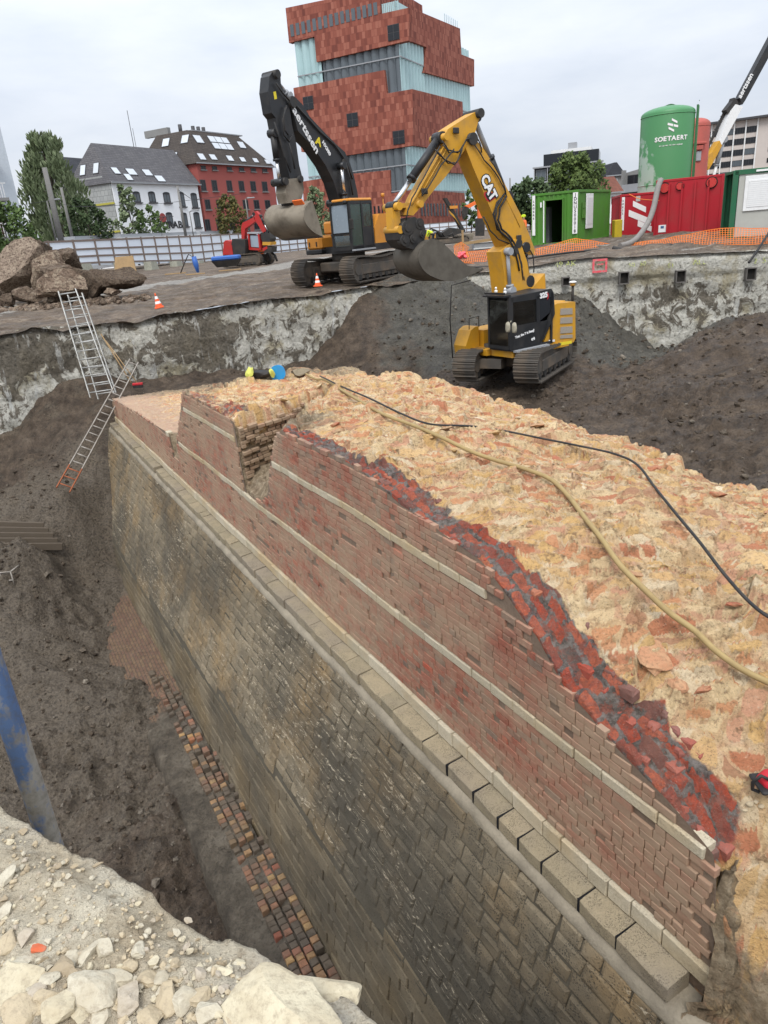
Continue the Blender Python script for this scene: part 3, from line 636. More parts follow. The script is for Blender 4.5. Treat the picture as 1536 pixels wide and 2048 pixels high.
fall = smooth(14.8, 16.4, CS - .25 * np.maximum(CT - 4.5, 0) * .6); Z0 = np.where(CS > 13.5, zhi * (1 - fall) + np.minimum(zlow, -1.9) * fall, Z0)
Z0 = np.where(CS > 17, zlow, Z0)
near = 1 - smooth(.02, .22, CT - T0)
Z0 = np.where((CS > 2.1) & (CS < 25.2), Z0 * (1 - near) + np.minimum(Z0, ztop(CS) + .02) * near, Z0)
dr = smooth(0, 1, (CT - (7.55 - .10 * np.maximum(0, 5 - CS) + .22 * fbm(CS * .9, CS * 0, 3, 4))) / .55); Z0 = Z0 * (1 - dr) + -3.9 * dr
GXc = WD.x * CS + WN.x * CT; GYc = WD.y * CS + WN.y * CT
wx = GXc + .22 * fbm(GXc * 1.4, GYc * 1.4, 3, 70); wy = GYc + .22 * fbm(GXc * 1.4, GYc * 1.4, 3, 71)
def frags(sx, sy, seed, amp, tilt):            # angular fragments: each cell a tilted facet at its own height
    X, Y = wx * sx, wy * sy; f1, f21, cid = cells(X, Y, seed)
    ga = (cid * 7919) % 1.0; gb = (cid * 104729) % 1.0
    fx = X - np.floor(X) - .5; fy = Y - np.floor(Y) - .5
    return amp * (ga - .5) * smooth(0, .10, f21) + tilt * ((ga - .5) * fx + (gb - .7) * fy) * smooth(0, .08, f21) - amp * .45 * (1 - smooth(.0, .09, f21)), f21, gb
fA1, eA, iA = frags(2.0, 3.8, 90, .12, .08); fB1, eB, iB = frags(4.6, 8.6, 95, .052, .045); fC1, eC, iC = frags(10.5, 17.0, 99, .032, .028)
bigm = smooth(.35, .6, vnoise(GXc * 1.6, GYc * 1.6, 7))
ns = .13 * fbm(CS * 1.1, CT * 1.5, 4, 60) + fA1 * (.45 + .55 * bigm) + fB1 + .6 * fC1 + .016 * fbm(GXc * 9, GYc * 9, 3, 66)
frag_ = iB; seam_ = smooth(.05, .22, eB) * .74
ns = ns * np.where(CS < 2.15, 1.0, .35 + .65 * smooth(T0 + .02, T0 + .3, CT)) * np.where(CS > 16.8, .5, 1) * (1 - .35 * blend)
zq = (Z0 + .4 * ns) / .075; fr_q = zq - np.floor(zq); ter = (np.floor(zq) + smooth(.15, .85, fr_q)) * .075
Z0 = np.where(CS < 17, .5 * Z0 + .5 * (ter - .4 * ns), Z0)
Z0 = Z0 + ns
zf = smooth(0, .05, CT - T0 - .028)
skirt = -3.4
Tfull = np.concatenate([CT[:, :1] - .012, CT, CT[:, -1:]], 1); Sfull = np.concatenate([CS[:, :1], CS, CS[:, :1]], 1)
dirt = np.clip(.75 * blend + .80 * (1 - smooth(1.2, 2.1, CS)) * (1 - smooth(4.4, 5.8, CT)) + .55 * np.exp(-((CS - 9.6) ** 2) / .8) * (1 - smooth(3.8, 5, CT)) + .42 * fall * (CS < 17.1) + .45 * smooth(14.2, 14.8, CS) * (CS < 17.2) + .5 * smooth(22.5, 25, CS) + .30 * (1 - smooth(3.38, 3.5, CT)) + .10, 0, 1)
facing = np.clip((.95 - 1.05 * smooth(.16 + .22 * (1 - smooth(2.9, 3.5, CS)), .38 + .24 * (1 - smooth(2.9, 3.5, CS)), CT - T0 - .26 * fbm(CS * 1.8, CT * 1.2, 4, 18))) * smooth(2.0, 2.3, CS) * (1 - smooth(9.0, 9.6, CS)) + .55 * (1 - smooth(.35, .6, CT - T0)) * (CS > 11.7) * (CS < 14.6), 0, 1)
facing_h = smooth(.3, .6, facing)
wt_ = CT + .035 * fbm(CS * 4, CT * 4, 3, 51); ws_ = CS + .07 * fbm(CS * 4, CT * 4, 3, 52)
row_ = np.floor((wt_ - T0) / .112); cs_ = ws_ / .215 + .5 * (row_ % 2); col_ = np.floor(cs_); dl = np.minimum(np.minimum(cs_ - col_, 1 - cs_ + col_) * .215, np.minimum((wt_ - T0) / .112 - row_, 1 - (wt_ - T0) / .112 + row_) * .112)
fid = _hash(col_, row_, 5); fedge = smooth(.004, .03, dl) * np.where(_hash(col_, row_, 21) > .17, 1, 0) * smooth(.32, .55, vnoise(CS * 2.2, CT * 3, 53) + .25); Z0 = Z0 + facing_h * (.045 * (_hash(col_, row_, 9) - .6) * fedge - .012 * (1 - fedge))
pink = np.clip(.75 * smooth(16.6, 17.4, CS) - .2 * (CT - 3.4) + .55 * (1 - smooth(.9, 1.6, CS)) * (1 - smooth(3.9, 4.6, CT)), 0, 1)
Zfull = np.concatenate([np.full((len(cs), 1), skirt), Z0, np.full((len(cs), 1), -4.2)], 1)
pad = lambda a: np.concatenate([a[:, :1], a, a[:, -1:]], 1)
Xw = WD.x * Sfull + WN.x * Tfull; Yw = WD.y * Sfull + WN.y * Tfull
core = grid_mesh('rubble_core', Xw, Yw, Zfull + WSL * Sfull, M['rubble_core'], {'dirt': pad(dirt), 'facing': pad(facing), 'pink': pad(pink), 'frag': pad(frag_), 'seam': pad(seam_), 'fid': pad(fid), 'fedge': pad(fedge)}, parent=rampart, smooth=True)
from mathutils.bvhtree import BVHTree
_ci = lambda s, t: (min(max(int(np.searchsorted(cs, s)), 0), len(cs) - 1), min(max(int(np.searchsorted(ct, t)), 0), len(ct) - 1))
def core_z(s, t): i, j = _ci(s, t); return float(Z0[i, j])

# --- masonry pieces on the face
def piece(mb, s0, s1, z0, z1, tf, depth, bev, rnd, prot=0.0, jit=0.0, rg=random):
    j = lambda: rg.uniform(-jit, jit)
    F = [(s0 + bev, z0 + bev), (s1 - bev, z0 + bev), (s1 - bev, z1 - bev), (s0 + bev, z1 - bev)]
    B = [(s0 + j(), z0 + j()), (s1 + j(), z0 + j()), (s1 + j(), z1 + j()), (s0 + j(), z1 + j())]
    vs = [WP(s, tf(s, z) - prot + j() * .5, z) for s, z in F] + [WP(s, tf(s, z) - prot + bev * .8, z) for s, z in B] + [WP(s, tf(s, z) + depth, z) for s, z in B]
    fs = [(0, 1, 2, 3)]
    for a in range(4):
        b = (a + 1) % 4; fs += [(a, a + 4, b + 4, b), (a + 4, a + 8, b + 8, b + 4)]
    # outward is towards smaller t
    v = [Vector(p) for p in vs]; nn = (v[1] - v[0]).cross(v[2] - v[0])
    if nn.dot(WN) > 0: fs = [tuple(reversed(f)) for f in fs]
    mb.add(vs, fs, rnd)
def place_pieces(lst, name, mat, stuff, limit=300):
    lst.sort(key=lambda q: (WP((q[0] + q[1]) / 2, q[4]((q[0] + q[1]) / 2, q[2]), (q[2] + q[3]) / 2) - CAM).length / max(.02, math.sqrt((q[1] - q[0]) * (q[3] - q[2]))) if in_view(q) else 1e6)
    rest = MB()
    for i, q in enumerate(lst):
        mb = MB() if i < limit else rest
        piece(mb, *q)
        if i < limit: mb.build(name, mat, rampart)
    if rest.v: tag(rest.build(stuff, mat, rampart), kind='stuff')
def in_view(q):
    p = WP((q[0] + q[1]) / 2, q[4]((q[0] + q[1]) / 2, q[2]), (q[2] + q[3]) / 2) - CAM; f = p.dot(FW)
    if f < .1: return False
    x = FPX * p.dot(RT) / f; y = FPX * p.dot(UP) / f
    return abs(x) < IW / 2 and abs(y) < IH / 2
flatT = lambda s, z: T0 + .007 * math.sin(1.3 * s + 2 * z) + .003 * math.sin(3.1 * s - 4.3 * z)
rg = random.Random(11)
bricks = []
B3 = (-3.056, -2.878); B2 = (-1.987, -1.87); B1 = (-1.005, -.898)
for za, zb, nc in ((B3[1], B2[0], 12), (B2[1], B1[0], 12), (B1[1], -.25, 9)):
    h_ = (zb - za) / nc
    for c_ in range(nc):
        z0 = za + c_ * h_; z1 = z0 + h_; s = 1.2 + rg.uniform(0, .2); hd = (c_ % 2 == 0)
        while s < 25.2:
            l_ = (.105 if (hd and rg.random() < .8) or (not hd and rg.random() < .25) else .205) * rg.uniform(.92, 1.08)
            m_ = s + l_ / 2
            lim = float(min(ztop(s + .02), ztop(s + l_ - .02))) + .03 * math.sin(s * 13) + .015
            if m_ < 2.08 + .10 * math.sin(z0 * 19) + rg.uniform(-.06, .06) + max(0, (-2.75 - z0) * .6) * -1: pass
            elif z1 <= lim and rg.random() > .004:
                dmg = rg.random()
                prot = rg.uniform(-.003, .003) - (.020 if dmg < .05 else 0)
                g_ = .0045
                bricks.append((s + g_, s + l_ - g_, z0 + g_ * .8, z1 - g_ * .8, flatT, .055, .0045, rg.random(), prot, .004, rg))
            s += l_
place_pieces(bricks, 'brick', M['brick'], 'brickwork')
bands = []
for (z0, z1), s_lo in ((B3, 1.98), (B2, 2.2), (B1, 4.55)):
    s = s_lo
    while s < (25.0 if z0 < -2.5 else 25):
        l_ = rg.choice((.22, .28, .3, .34, .42, .5)) * rg.uniform(.9, 1.15); far = s > 13
        if far: l_ *= .9
        if z1 <= min(float(ztop(s + .05)), float(ztop(s + l_ - .05))) + .03:
            bands.append((s + .005, s + l_ - .005, z0 + .004 + rg.uniform(0, .008), z1 - .004 - rg.uniform(0, .006), flatT, .12, .009, rg.random(), rg.uniform(.0, .014) + (.03 if z0 < -2.5 else 0.004), .005, rg))
        s += l_
place_pieces(bands, 'band_stone', M['band_stone'], 'band_stones')
# mortar bed behind the bricks is the core's own front skirt; a separate sheet carries the joint colour
mb = MB(); sv = np.arange(1.95, 25.3, .04)
for a, b in zip(sv[:-1], sv[1:]):
    za = float(ztop(a)) - .01; zb = float(ztop(b)) - .01
    if max(za, zb) < -3: continue
    mb.quad(WP(b, T0 + .018, -3.2), WP(a, T0 + .018, -3.2), WP(a, T0 + .018, za), WP(b, T0 + .018, zb), .5)
mb.build('mortar_bed', M['mortar'], rampart)

# cordon: projecting course of dressed stone
cj = []
for q in ((1338, 1984), (1232, 1879), (1156, 1800), (1082, 1725), (1035, 1677), (994, 1635), (945, 1585), (892, 1532), (845, 1482), (784, 1416), (760, 1395), (716, 1347), (690, 1322), (660, 1290), (617, 1247), (589, 1221), (567, 1197), (545, 1175)):
    p = atplane(q[0], q[1], WN * 3.12, WN); cj.append(to_st(p)[0])
while cj[-1] < 25.2: cj.append(cj[-1] + rg.uniform(.24, .46))
cst = []
def cordon_piece(s0, s1, i):
    mb = MB(); g = .010 if i < 9 else .006
    s0 += g; s1 -= g
    t0 = 3.115 + rg.uniform(-.012, .012); zt_ = -3.075 + rg.uniform(-.008, .008); zb_ = -3.225; b = .014
    prof = [(t0 + b * .4, zb_), (t0, zb_ + b), (t0, zt_ - b), (t0 + b, zt_), (T0 + .0, zt_ + .012), (T0 + .0, zb_)]
    n = max(1, int((s1 - s0) / .12)); st_ = [s0 + (s1 - s0) * k / n for k in range(n + 1)]
    vs = []; fs = []; m = len(prof)
    for k, s in enumerate(st_):
        e = (k == 0 or k == n)
        for q_, (t, z) in enumerate(prof):
            jj = rg.uniform(-.006, .006) if q_ in (1, 2, 3) else 0
            vs.append(WP(s, t + jj + (.007 if e and q_ < 4 else 0), z + jj * .7 - (.006 if e and q_ in (2, 3) else 0)))
    for k in range(n):
        for q_ in range(m):
            r2 = (q_ + 1) % m; fs.append((k * m + q_, k * m + r2, (k + 1) * m + r2, (k + 1) * m + q_))
    fs.append(tuple(range(m - 1, -1, -1))); fs.append(tuple(n * m + q_ for q_ in range(m)))
    v = [Vector(p) for p in vs]; f0 = fs[2]; nn = (v[f0[1]] - v[f0[0]]).cross(v[f0[2]] - v[f0[0]])
    if nn.z < 0: fs = [tuple(reversed(f)) for f in fs]
    mb.add(vs, fs, rg.random()); return mb.build('cordon_stone', M['cordon_stone'], rampart)
for i in range(len(cj) - 1):
    if i > 18 and rg.random() < .03: continue
    cordon_piece(cj[i], cj[i + 1], i)
mb = MB()                                        # dark packing in the open joints
for i in range(1, len(cj) - 1):
    if i < 9: mb.hexa([WP(cj[i] + a, t, z) for z in (-3.22, -3.082) for a, t in ((-.012, 3.122), (.012, 3.122), (.012, T0 - .01), (-.012, T0 - .01))], .5)
mb.build('joint_filler', M['bitumen'], rampart)
# mortar ledge under the cordon
lv = np.arange(-2.4, 25.5, .06); prof = [(3.5, -3.21), (3.20, -3.22), (3.155, -3.223), (3.10, -3.27), (3.062, -3.325), (3.075, -3.37), (3.16, -3.40)]
LS, LP = np.meshgrid(lv, np.arange(len(prof)), indexing='ij'); pt = np.array([p[0] for p in prof])[LP]; pz = np.array([p[1] for p in prof])[LP]
wv = .012 * fbm(LS * 5, LP * 1.7, 3, 44); pt = pt + wv; pz = pz + wv - .035 * smooth(.55, .8, vnoise(LS * 1.3, LS * 0, 46)) * (LP == 4)
grid_mesh('mortar_ledge', WD.x * LS + WN.x * pt, WD.y * LS + WN.y * pt, pz + WSL * LS, M['ledge_mortar'], parent=rampart)

# batter of grey stone
def zbrk(s): return -5.38 - .058 * (min(max(s, 2), 19) - 6)
BT = lambda s, z: 3.075 - .345 * (-3.30 - z)
def BB(s, z):
    zb = zbrk(s); return BT(s, zb) + .004 - .13 * (zb - z)
stones = []; zc = -3.335; ci = 0
while zc > -6.4:
    h_ = rg.uniform(.145, .185); z1 = zc; z0 = zc - h_; s = -1.4 + rg.uniform(0, .3)
    while s < 25.45:
        l_ = rg.uniform(.19, .36) * (1.2 if h_ > .17 else 1); l_ = min(l_, max(.1, 25.47 - s))
        if z0 > zbrk(s + l_ / 2) - .05:
            big = .011 if z0 > -4.6 else .009
            stones.append((s + big * .6, s + l_ - big * .6, z0 + big * .6 + rg.uniform(-.014, .014), z1 - big * .6 + rg.uniform(-.014, .014), BT, .06, .022, rg.random(), rg.uniform(-.002, .007), .018, rg))
        s += l_
    zc = z0
place_pieces(stones, 'batter_stone', M['batter_stone'], 'batter_stones', 300)
base = []; zc = -5.0
while zc > -7.35:
    h_ = rg.uniform(.15, .21); z1 = zc; z0 = zc - h_; s = .5 + rg.uniform(0, .3)
    while s < 25.4:
        l_ = rg.uniform(.28, .6)
        if z1 < zbrk(s + l_ / 2) + .02:
            base.append((s + .006, s + l_ - .006, z0 + .006, z1 - .006, BB, .05, .015, rg.random(), rg.uniform(-.004, .012), .012, rg))
        s += l_
    zc = z0
place_pieces(base, 'base_stone', M['base_stone'], 'base_stones', 300)
mb = MB(); sv = np.arange(-2.5, 25.5, .5)
for a, b in zip(sv[:-1], sv[1:]):
    for z0, z1, f, e in ((-3.38, zbrk((a + b) / 2) - .1, BT, .020), (zbrk((a + b) / 2) + .0, -7.8, BB, .018)):
        mb.quad(WP(b, f(b, z1) + e, z1), WP(a, f(a, z1) + e, z1), WP(a, f(a, z0) + e, z0), WP(b, f(b, z0) + e, z0), .5)
mb.build('batter_mortar', M['batter_mortar'], rampart)
# the rampart's far end, broken off and plugged with soil-stained rubble
es = []; n_ = 22
for k in range(n_):
    z = -2.3 - (7.6 - 2.3) * k / (n_ - 1)
    tf = T0 if z > -3.06 else (3.12 if z > -3.3 else BT(25, max(z, -6.1)))
    es.append([WP(25.42 + rg.uniform(-.04, .06), tf + .02 + (4 - tf) * q / 6, z + rg.uniform(-.03, .03)) for q in range(7)])
E_ = np.array([[tuple(p) for p in r] for r in es])
grid_mesh('end_face', E_[..., 0], E_[..., 1], E_[..., 2], M['rubble_core'], {'dirt': np.full(E_.shape[:2], .9), 'facing': np.zeros(E_.shape[:2]), 'pink': np.zeros(E_.shape[:2]), 'frag': np.zeros(E_.shape[:2]), 'seam': np.zeros(E_.shape[:2])}, parent=rampart)
# coursed brick side of the slot
slot = []
for c_ in range(20):
    z0 = -1.75 + c_ * .06
    u = 0.02
    while u < 1.0:
        l_ = rg.choice((.06, .035)) * rg.uniform(.9, 1.1)
        fl = -1.86 + .5 * u + .28 * u * u; zt_ = -.66 - .05 * math.sin(u * 9) - .06 * u
        if z0 > fl - .05 and z0 + .06 < zt_ + .02 - .12 * rg.random() and rg.random() > .12: slot.append((u, u + l_, z0, rg.random()))
        u += l_
mb = MB()
for u0, u1, z0, r in slot:
    pr = rg.uniform(-.04, .05)
    q = []
    for z in (z0 + .006, z0 + .054):
        for u, e in ((u0 + .003, pr), (u1 - .003, pr), (u1 - .003, .12), (u0 + .003, .12)):
            q.append(WP(11.5 + 1.25 * u + e - .10, T0 + 3.0 * u, z))
    mb.hexa(q, r)
m_brick('slot_brick', [(0, (.27, .14, .10)), (.5, (.33, .22, .15)), (.8, (.24, .17, .12)), (1, (.36, .14, .09))], .8, (.36, .265, .175))
tag(mb.build('slot_brickwork', M['slot_brick'], rampart), kind='stuff')

# broken bricks still bedded in the torn facing, lying in their courses
cand = []
for r_ in range(8):
    t0 = T0 + .062 + r_ * .108; s = 2.15 + rg.uniform(0, .1)
    while s < 9.3:
        hd = (r_ % 3 == 0); l_ = .205 if not hd else .105; f = rg.random(); wmax = (.28 if s > 3.3 else .40) + .14 * math.sin(s * 2.3) + .08 * math.sin(s * 5.1 + 1)
        if t0 - T0 < wmax and f > .22: cand.append((s, t0, l_))
        s += l_ + .012
for s, t0, l_ in cand:
    sm = s + l_ / 2; tm = t0 + .05; zc_ = core_z(sm, tm); zq_ = .6 * zc_ + .4 * math.floor(zc_ / .058 + .5) * .058 + rg.uniform(-.042, -.010)
    cut = rg.random(); sa, sb = (s + l_ * rg.uniform(.1, .45), s + l_) if cut < .3 else ((s, s + l_ * rg.uniform(.5, .9)) if cut < .6 else (s, s + l_)); mb = MB(); ta, tb = t0 + rg.uniform(0, .02), t0 + .098 - rg.uniform(0, .02)
    j = lambda a: rg.uniform(-a, a)
    lo = [WP(a + j(.008), b + j(.008), zq_ - .09) for a, b in ((sa, ta), (sb, ta), (sb, tb), (sa, tb))]; mid = [p + Vector((0, 0, .09 - rg.uniform(.008, .035))) for p in lo]
    c0 = sum((Vector(p) for p in lo), Vector()) / 4; top = [c0.lerp(p, rg.uniform(.55, .86)) + Vector((0, 0, .09 + j(.014))) for p in lo]; ctr = c0 + Vector((0, 0, .09 + rg.uniform(-.012, .018)))
    if (mid[1] - mid[0]).cross(mid[2] - mid[0]).z < 0: lo, mid, top = lo[::-1], mid[::-1], top[::-1]
    mb.add(lo + mid + top + [ctr], [(8 + a, 8 + (a + 1) % 4, 12) for a in range(4)] + [(a, (a + 1) % 4, (a + 1) % 4 + 4, a + 4) for a in range(4)] + [(a + 4, (a + 1) % 4 + 4, (a + 1) % 4 + 8, a + 8) for a in range(4)], rg.random() if rg.random() > .25 else 1.0)
    mb.build('broken_brick', M['raw_brick'], rampart)
k = NT('core_stone'); r = k.attr(); f = k.noise(40, 5, .7); md = k.noise(8, 4, .65)
c = k.ramp(r, [(0, (.50, .335, .16)), (.3, (.54, .42, .25)), (.5, (.42, .215, .12)), (.68, (.36, .13, .075)), (.82, (.58, .49, .34)), (.93, (.30, .19, .11))], True)
c = k.mix(k.ramp(md, [(.42, 0.0), (.68, .6)]), c, (.47, .33, .19)); c = k.mix(k.ramp(f, [(.34, .7), (.52, 0.0)]), c, (.21, .13, .075))
M['core_stone'] = k.fin(c, .95, k.bump(f, .7, .012, k.bump(md, .6, .04)), 0, .15)
for i in range(150):
    s = rg.uniform(1.2, 9.4) if i % 5 else rg.uniform(11.8, 14.6); t = rg.uniform(T0 + .55, 7.3)
    if s < 5: s = rg.uniform(1.6, 5)
    z = core_z(s, t); mb = MB(); a = rg.uniform(.05, .16) * (1.25 if s < 4 else 1)
    m = Euler((rg.gauss(0, .2), rg.gauss(0, .2), rg.uniform(0, 6.28))).to_matrix()
    mb.rock(WP(s, t, z - a * .18), (a, a * rg.uniform(.45, .8), a * rg.uniform(.22, .36)), rg.random(), rg.random(), 1, m, .6)
    mb.build('core_stone', M['core_stone'], rampart)

# stepped brick footing at the foot of the batter
def FT(s, k_): return BB(s, -7.2) - .03 - .135 * k_
foot = []
for k_ in range(4):
    t1 = FT(5, k_); t0 = t1 - .125; z1 = -7.16 - .045 * k_
    s = 2.2 + rg.uniform(0, .1); lo, hi = ((2.2, 12.0), (2.2, 14.5), (2.2, 15.5), (5.5, 16))[k_]
    while s < hi:
        l_ = rg.uniform(.10, .125)
        if s > lo and rg.random() > (.05 if s < 9 else .30): foot.append((s, s + l_, t0 + rg.uniform(-.006, .006), t1, z1 + rg.uniform(-.014, .008), (rg.random() if rg.random() < .72 else rg.uniform(0, .3)) if s < 13 else rg.uniform(0, .45)))
        s += l_
foot.sort(key=lambda q: q[0])
rest = MB()
for i, (s0, s1, t0, t1, z1, r) in enumerate(foot):
    mb = MB() if i < 300 else rest; b = .012; j = lambda: rg.uniform(-.014, .010)
    g = .006
    lo = [WP(s0 + g, t0 + g, z1 - .14), WP(s1 - g, t0 + g, z1 - .14), WP(s1 - g, t1 - g, z1 - .14), WP(s0 + g, t1 - g, z1 - .14)]
    mi = [p + Vector((0, 0, .14 - b)) for p in lo]; hi_ = [WP(s0 + g + b, t0 + g + b, z1 + j()), WP(s1 - g - b, t0 + g + b, z1 + j()), WP(s1 - g - b, t1 - g - b, z1 + j()), WP(s0 + g + b, t1 - g - b, z1 + j())]
    if (hi_[1] - hi_[0]).cross(hi_[2] - hi_[0]).z < 0: lo, mi, hi_ = lo[::-1], mi[::-1], hi_[::-1]
    mb.add(lo + mi + hi_, [(8, 9, 10, 11)] + [(a, (a + 1) % 4, (a + 1) % 4 + 4, a + 4) for a in range(4)] + [(a + 4, (a + 1) % 4 + 4, (a + 1) % 4 + 8, a + 8) for a in range(4)], r)
    if i < 300: mb.build('footing_brick', M['footing_brick'], rampart)
if rest.v: tag(rest.build('footing_bricks', M['footing_brick'], rampart), kind='stuff')
# mortar bed and sloping brick apron of the footing
fs_ = np.arange(1.5, 21.5, .07); ft_ = np.linspace(0, 1, 26)
A_, B_ = np.meshgrid(fs_, ft_, indexing='ij')
wide = np.interp(A_, [1.5, 6, 10, 14, 17, 20, 21.5], [1.0, 1.05, 1.05, 1.1, 1.30, 1.20, .5])
tb = np.interp(A_, [1.5, 21.5], [1.99, 1.93]); tt = tb + .06 - B_ * wide
apr = smooth(13.5, 15.5, A_)
zz = -7.27 + .06 * smooth(14, 17, A_) - B_ * (.30 + .28 * apr) - .9 * smooth(.86, 1.0, B_) + .07 * fbm(A_ * 1.6, B_ * 3, 4, 7) * (1 - .5 * apr) + .05 * fbm(A_ * 5, B_ * 5, 4, 17) + .06 * (ridge(A_ * 2.2, B_ * 2, 3, 19) - .5)
k = NT('footing_soil'); m_ = k.noise(2.2, 5, .65); f = k.noise(15, 5, .7); ap = k.attr('apron'); am = k.math('ADD', ap, k.math('MULTIPLY', k.math('SUBTRACT', k.noise(1.6, 5, .65), .5), 1.2), True)
bt = k.n('ShaderNodeTexBrick'); bt.inputs['Scale'].default_value = 1.0; bt.inputs['Brick Width'].default_value = .2; bt.inputs['Row Height'].default_value = .075; bt.inputs['Mortar Size'].default_value = .008
bt.inputs['Color1'].default_value = (.26, .13, .085, 1); bt.inputs['Color2'].default_value = (.34, .21, .11, 1); bt.inputs['Mortar'].default_value = (.10, .08, .06, 1)
k.l(k.vec((1, 1, 1), (0, 0, rad(62.2 - 180))), bt.inputs['Vector'])
c = k.ramp(m_, [(.3, (.065, .052, .038)), (.5, (.135, .110, .080)), (.7, (.22, .185, .14))])
c = k.mix(k.ramp(am, [(.45, 0.0), (.62, .8)]), c, k.mix(k.ramp(f, [(.35, .0), (.7, .5)]), bt.outputs['Color'], (.17, .115, .085)))
c = k.mix(k.ramp(f, [(.3, .6), (.5, 0.0)]), c, (.03, .026, .02))
M['footing_soil'] = k.fin(c, .75, k.bump(f, 1.0, .07, k.bump(k.noise(4.5, 6, .7), 1.0, .2)), 0, .35)
grid_mesh('footing_bed', WD.x * A_ + WN.x * tt, WD.y * A_ + WN.y * tt, zz + WSL * A_, M['footing_soil'], {'apron': np.clip(.85 * apr * (1 - .25 * B_) * (1 - smooth(19.5, 21.3, A_)) + .25, 0, 1)}, parent=rampart)

# torn near end: the broken cross-section of the wall, sloping down over the cordon line
et_ = np.arange(3.0, 6.2, .025); ev_ = np.linspace(0, 1, 90); A_, B_ = np.meshgrid(et_, ev_, indexing='ij')
ztp = np.interp(A_, [3.0, 3.10, 3.20, 3.34, 3.40, 3.8, 4.4, 6.2], [-3.45, -3.32, -3.18, -2.5, -2.0, -2.12, -2.3, -2.6]); zE = ztp - B_ * (ztp + 4.6)
sE = np.interp(A_, [3.0, 3.36, 3.5, 6.2], [1.90, 2.10, 2.12, 1.8]) - .62 * B_ ** .8 - .10 * np.maximum(A_ - 3.4, 0)
f1, f21, cid = cells(A_ * 5 + .3 * fbm(A_ * 3, zE * 3, 2, 3), zE * 6, 33)
sE = sE + .16 * fbm(A_ * 2.2, zE * 2.2, 4, 23) + .05 * fbm(A_ * 9, zE * 9, 3, 29) + .10 * (cid - .5) * smooth(0, .2, f21)
zE = zE + .05 * fbm(A_ * 4, B_ * 6, 3, 31)
grid_mesh('torn_end', WD.x * sE + WN.x * A_, WD.y * sE + WN.y * A_, zE, M['rubble_core'], {'dirt': np.clip(.62 - .35 * smooth(.35, .8, B_), 0, 1), 'facing': np.zeros(A_.shape), 'pink': np.clip(.15 + .5 * smooth(.3, .7, B_), 0, 1), 'frag': cid, 'seam': smooth(.03, .2, f21) * .6}, parent=rampart)
# ------------------------------------------------------------------ city beyond the site
class Plane:                                     # vertical facade plane through two sighted points; local x runs along it, y goes into the building
    def __init__(self, q1, y1, q2, y2, zbase):
        a = aty(*q1, y1); b = aty(*q2, y2); self.u = Vector((b.x - a.x, b.y - a.y, 0)); self.len = self.u.length; self.u.normalize()
        self.n = Vector((self.u.y, -self.u.x, 0)); self.o = Vector((a.x, a.y, zbase)); self.rz = math.atan2(self.u.y, self.u.x)
    def uv(self, px, py):
        p = atplane(px, py, self.o, self.n) - self.o; return p.dot(self.u), p.z
def slab(mb, P, poly, y0, y1, rnd=.5):            # facade polygon given in (u, z), between depths y0 and y1
    mb.prism([(u, y0, z) for u, z in poly], (0, y1 - y0, 0), rnd)
def rect(u0, u1, z0, z1): return [(u0, z0), (u1, z0), (u1, z1), (u0, z1)]
def win(root, u0, u1, z0, z1, fm, gm, fr=.09, y=0.0, bars=(1, 0), name='window'):
    mb = MB()
    for a in ((u0, u0 + fr), (u1 - fr, u1)): slab(mb, None, rect(a[0], a[1], z0, z1), y - .05, y + .02)
    for a in ((z0, z0 + fr), (z1 - fr, z1)): slab(mb, None, rect(u0 + fr, u1 - fr, a[0], a[1]), y - .05, y + .02)
    for k in range(1, bars[0] + 1):
        u = u0 + (u1 - u0) * k / (bars[0] + 1); slab(mb, None, rect(u - fr * .3, u + fr * .3, z0 + fr, z1 - fr), y - .04, y + .02)
    f = mb.build(name, fm, root)
    mb = MB(); slab(mb, None, rect(u0 + fr, u1 - fr, z0 + fr, z1 - fr), y - .015, y + .01); mb.build('pane', gm, f); return f
def glassy(name, col, rough=.12, spec=.6):
    k = NT(name); f = k.noise(.25, 2, .5); c = k.mix(f, tuple(x * .7 for x in col), col); M[name] = k.fin(c, rough, None, 0, spec)
glassy('dark_glass', (.022, .025, .03), .2, .3); glassy('mid_glass', (.10, .12, .135)); glassy('roof_glass', (.62, .66, .70), .25)
glassy('museum_grey_glass', (.115, .135, .15), .22, .5); glassy('museum_green_glass', (.42, .60, .61), .18, .6)
plain('white_render', (.84, .85, .86), .85, dirt=.08, sc=.4); plain('red_render', (.34, .088, .075), .85, dirt=.15, sc=.4); plain('grey_frame', (.05, .05, .055), .5)
plain('pale_panel', (.52, .57, .62), .6, dirt=.08); plain('brown_wood', (.11, .035, .022), .7); plain('concrete_grey', (.24, .24, .235), .85, dirt=.3, sc=.5); plain('zinc', (.30, .31, .325), .5, dirt=.15, sc=.5)
plain('cream_panel', (.56, .50, .46), .8, dirt=.12, sc=.3); plain('white_metal', (.75, .75, .74), .45, dirt=.1); plain('yellow_trim', (.42, .38, .06), .6)
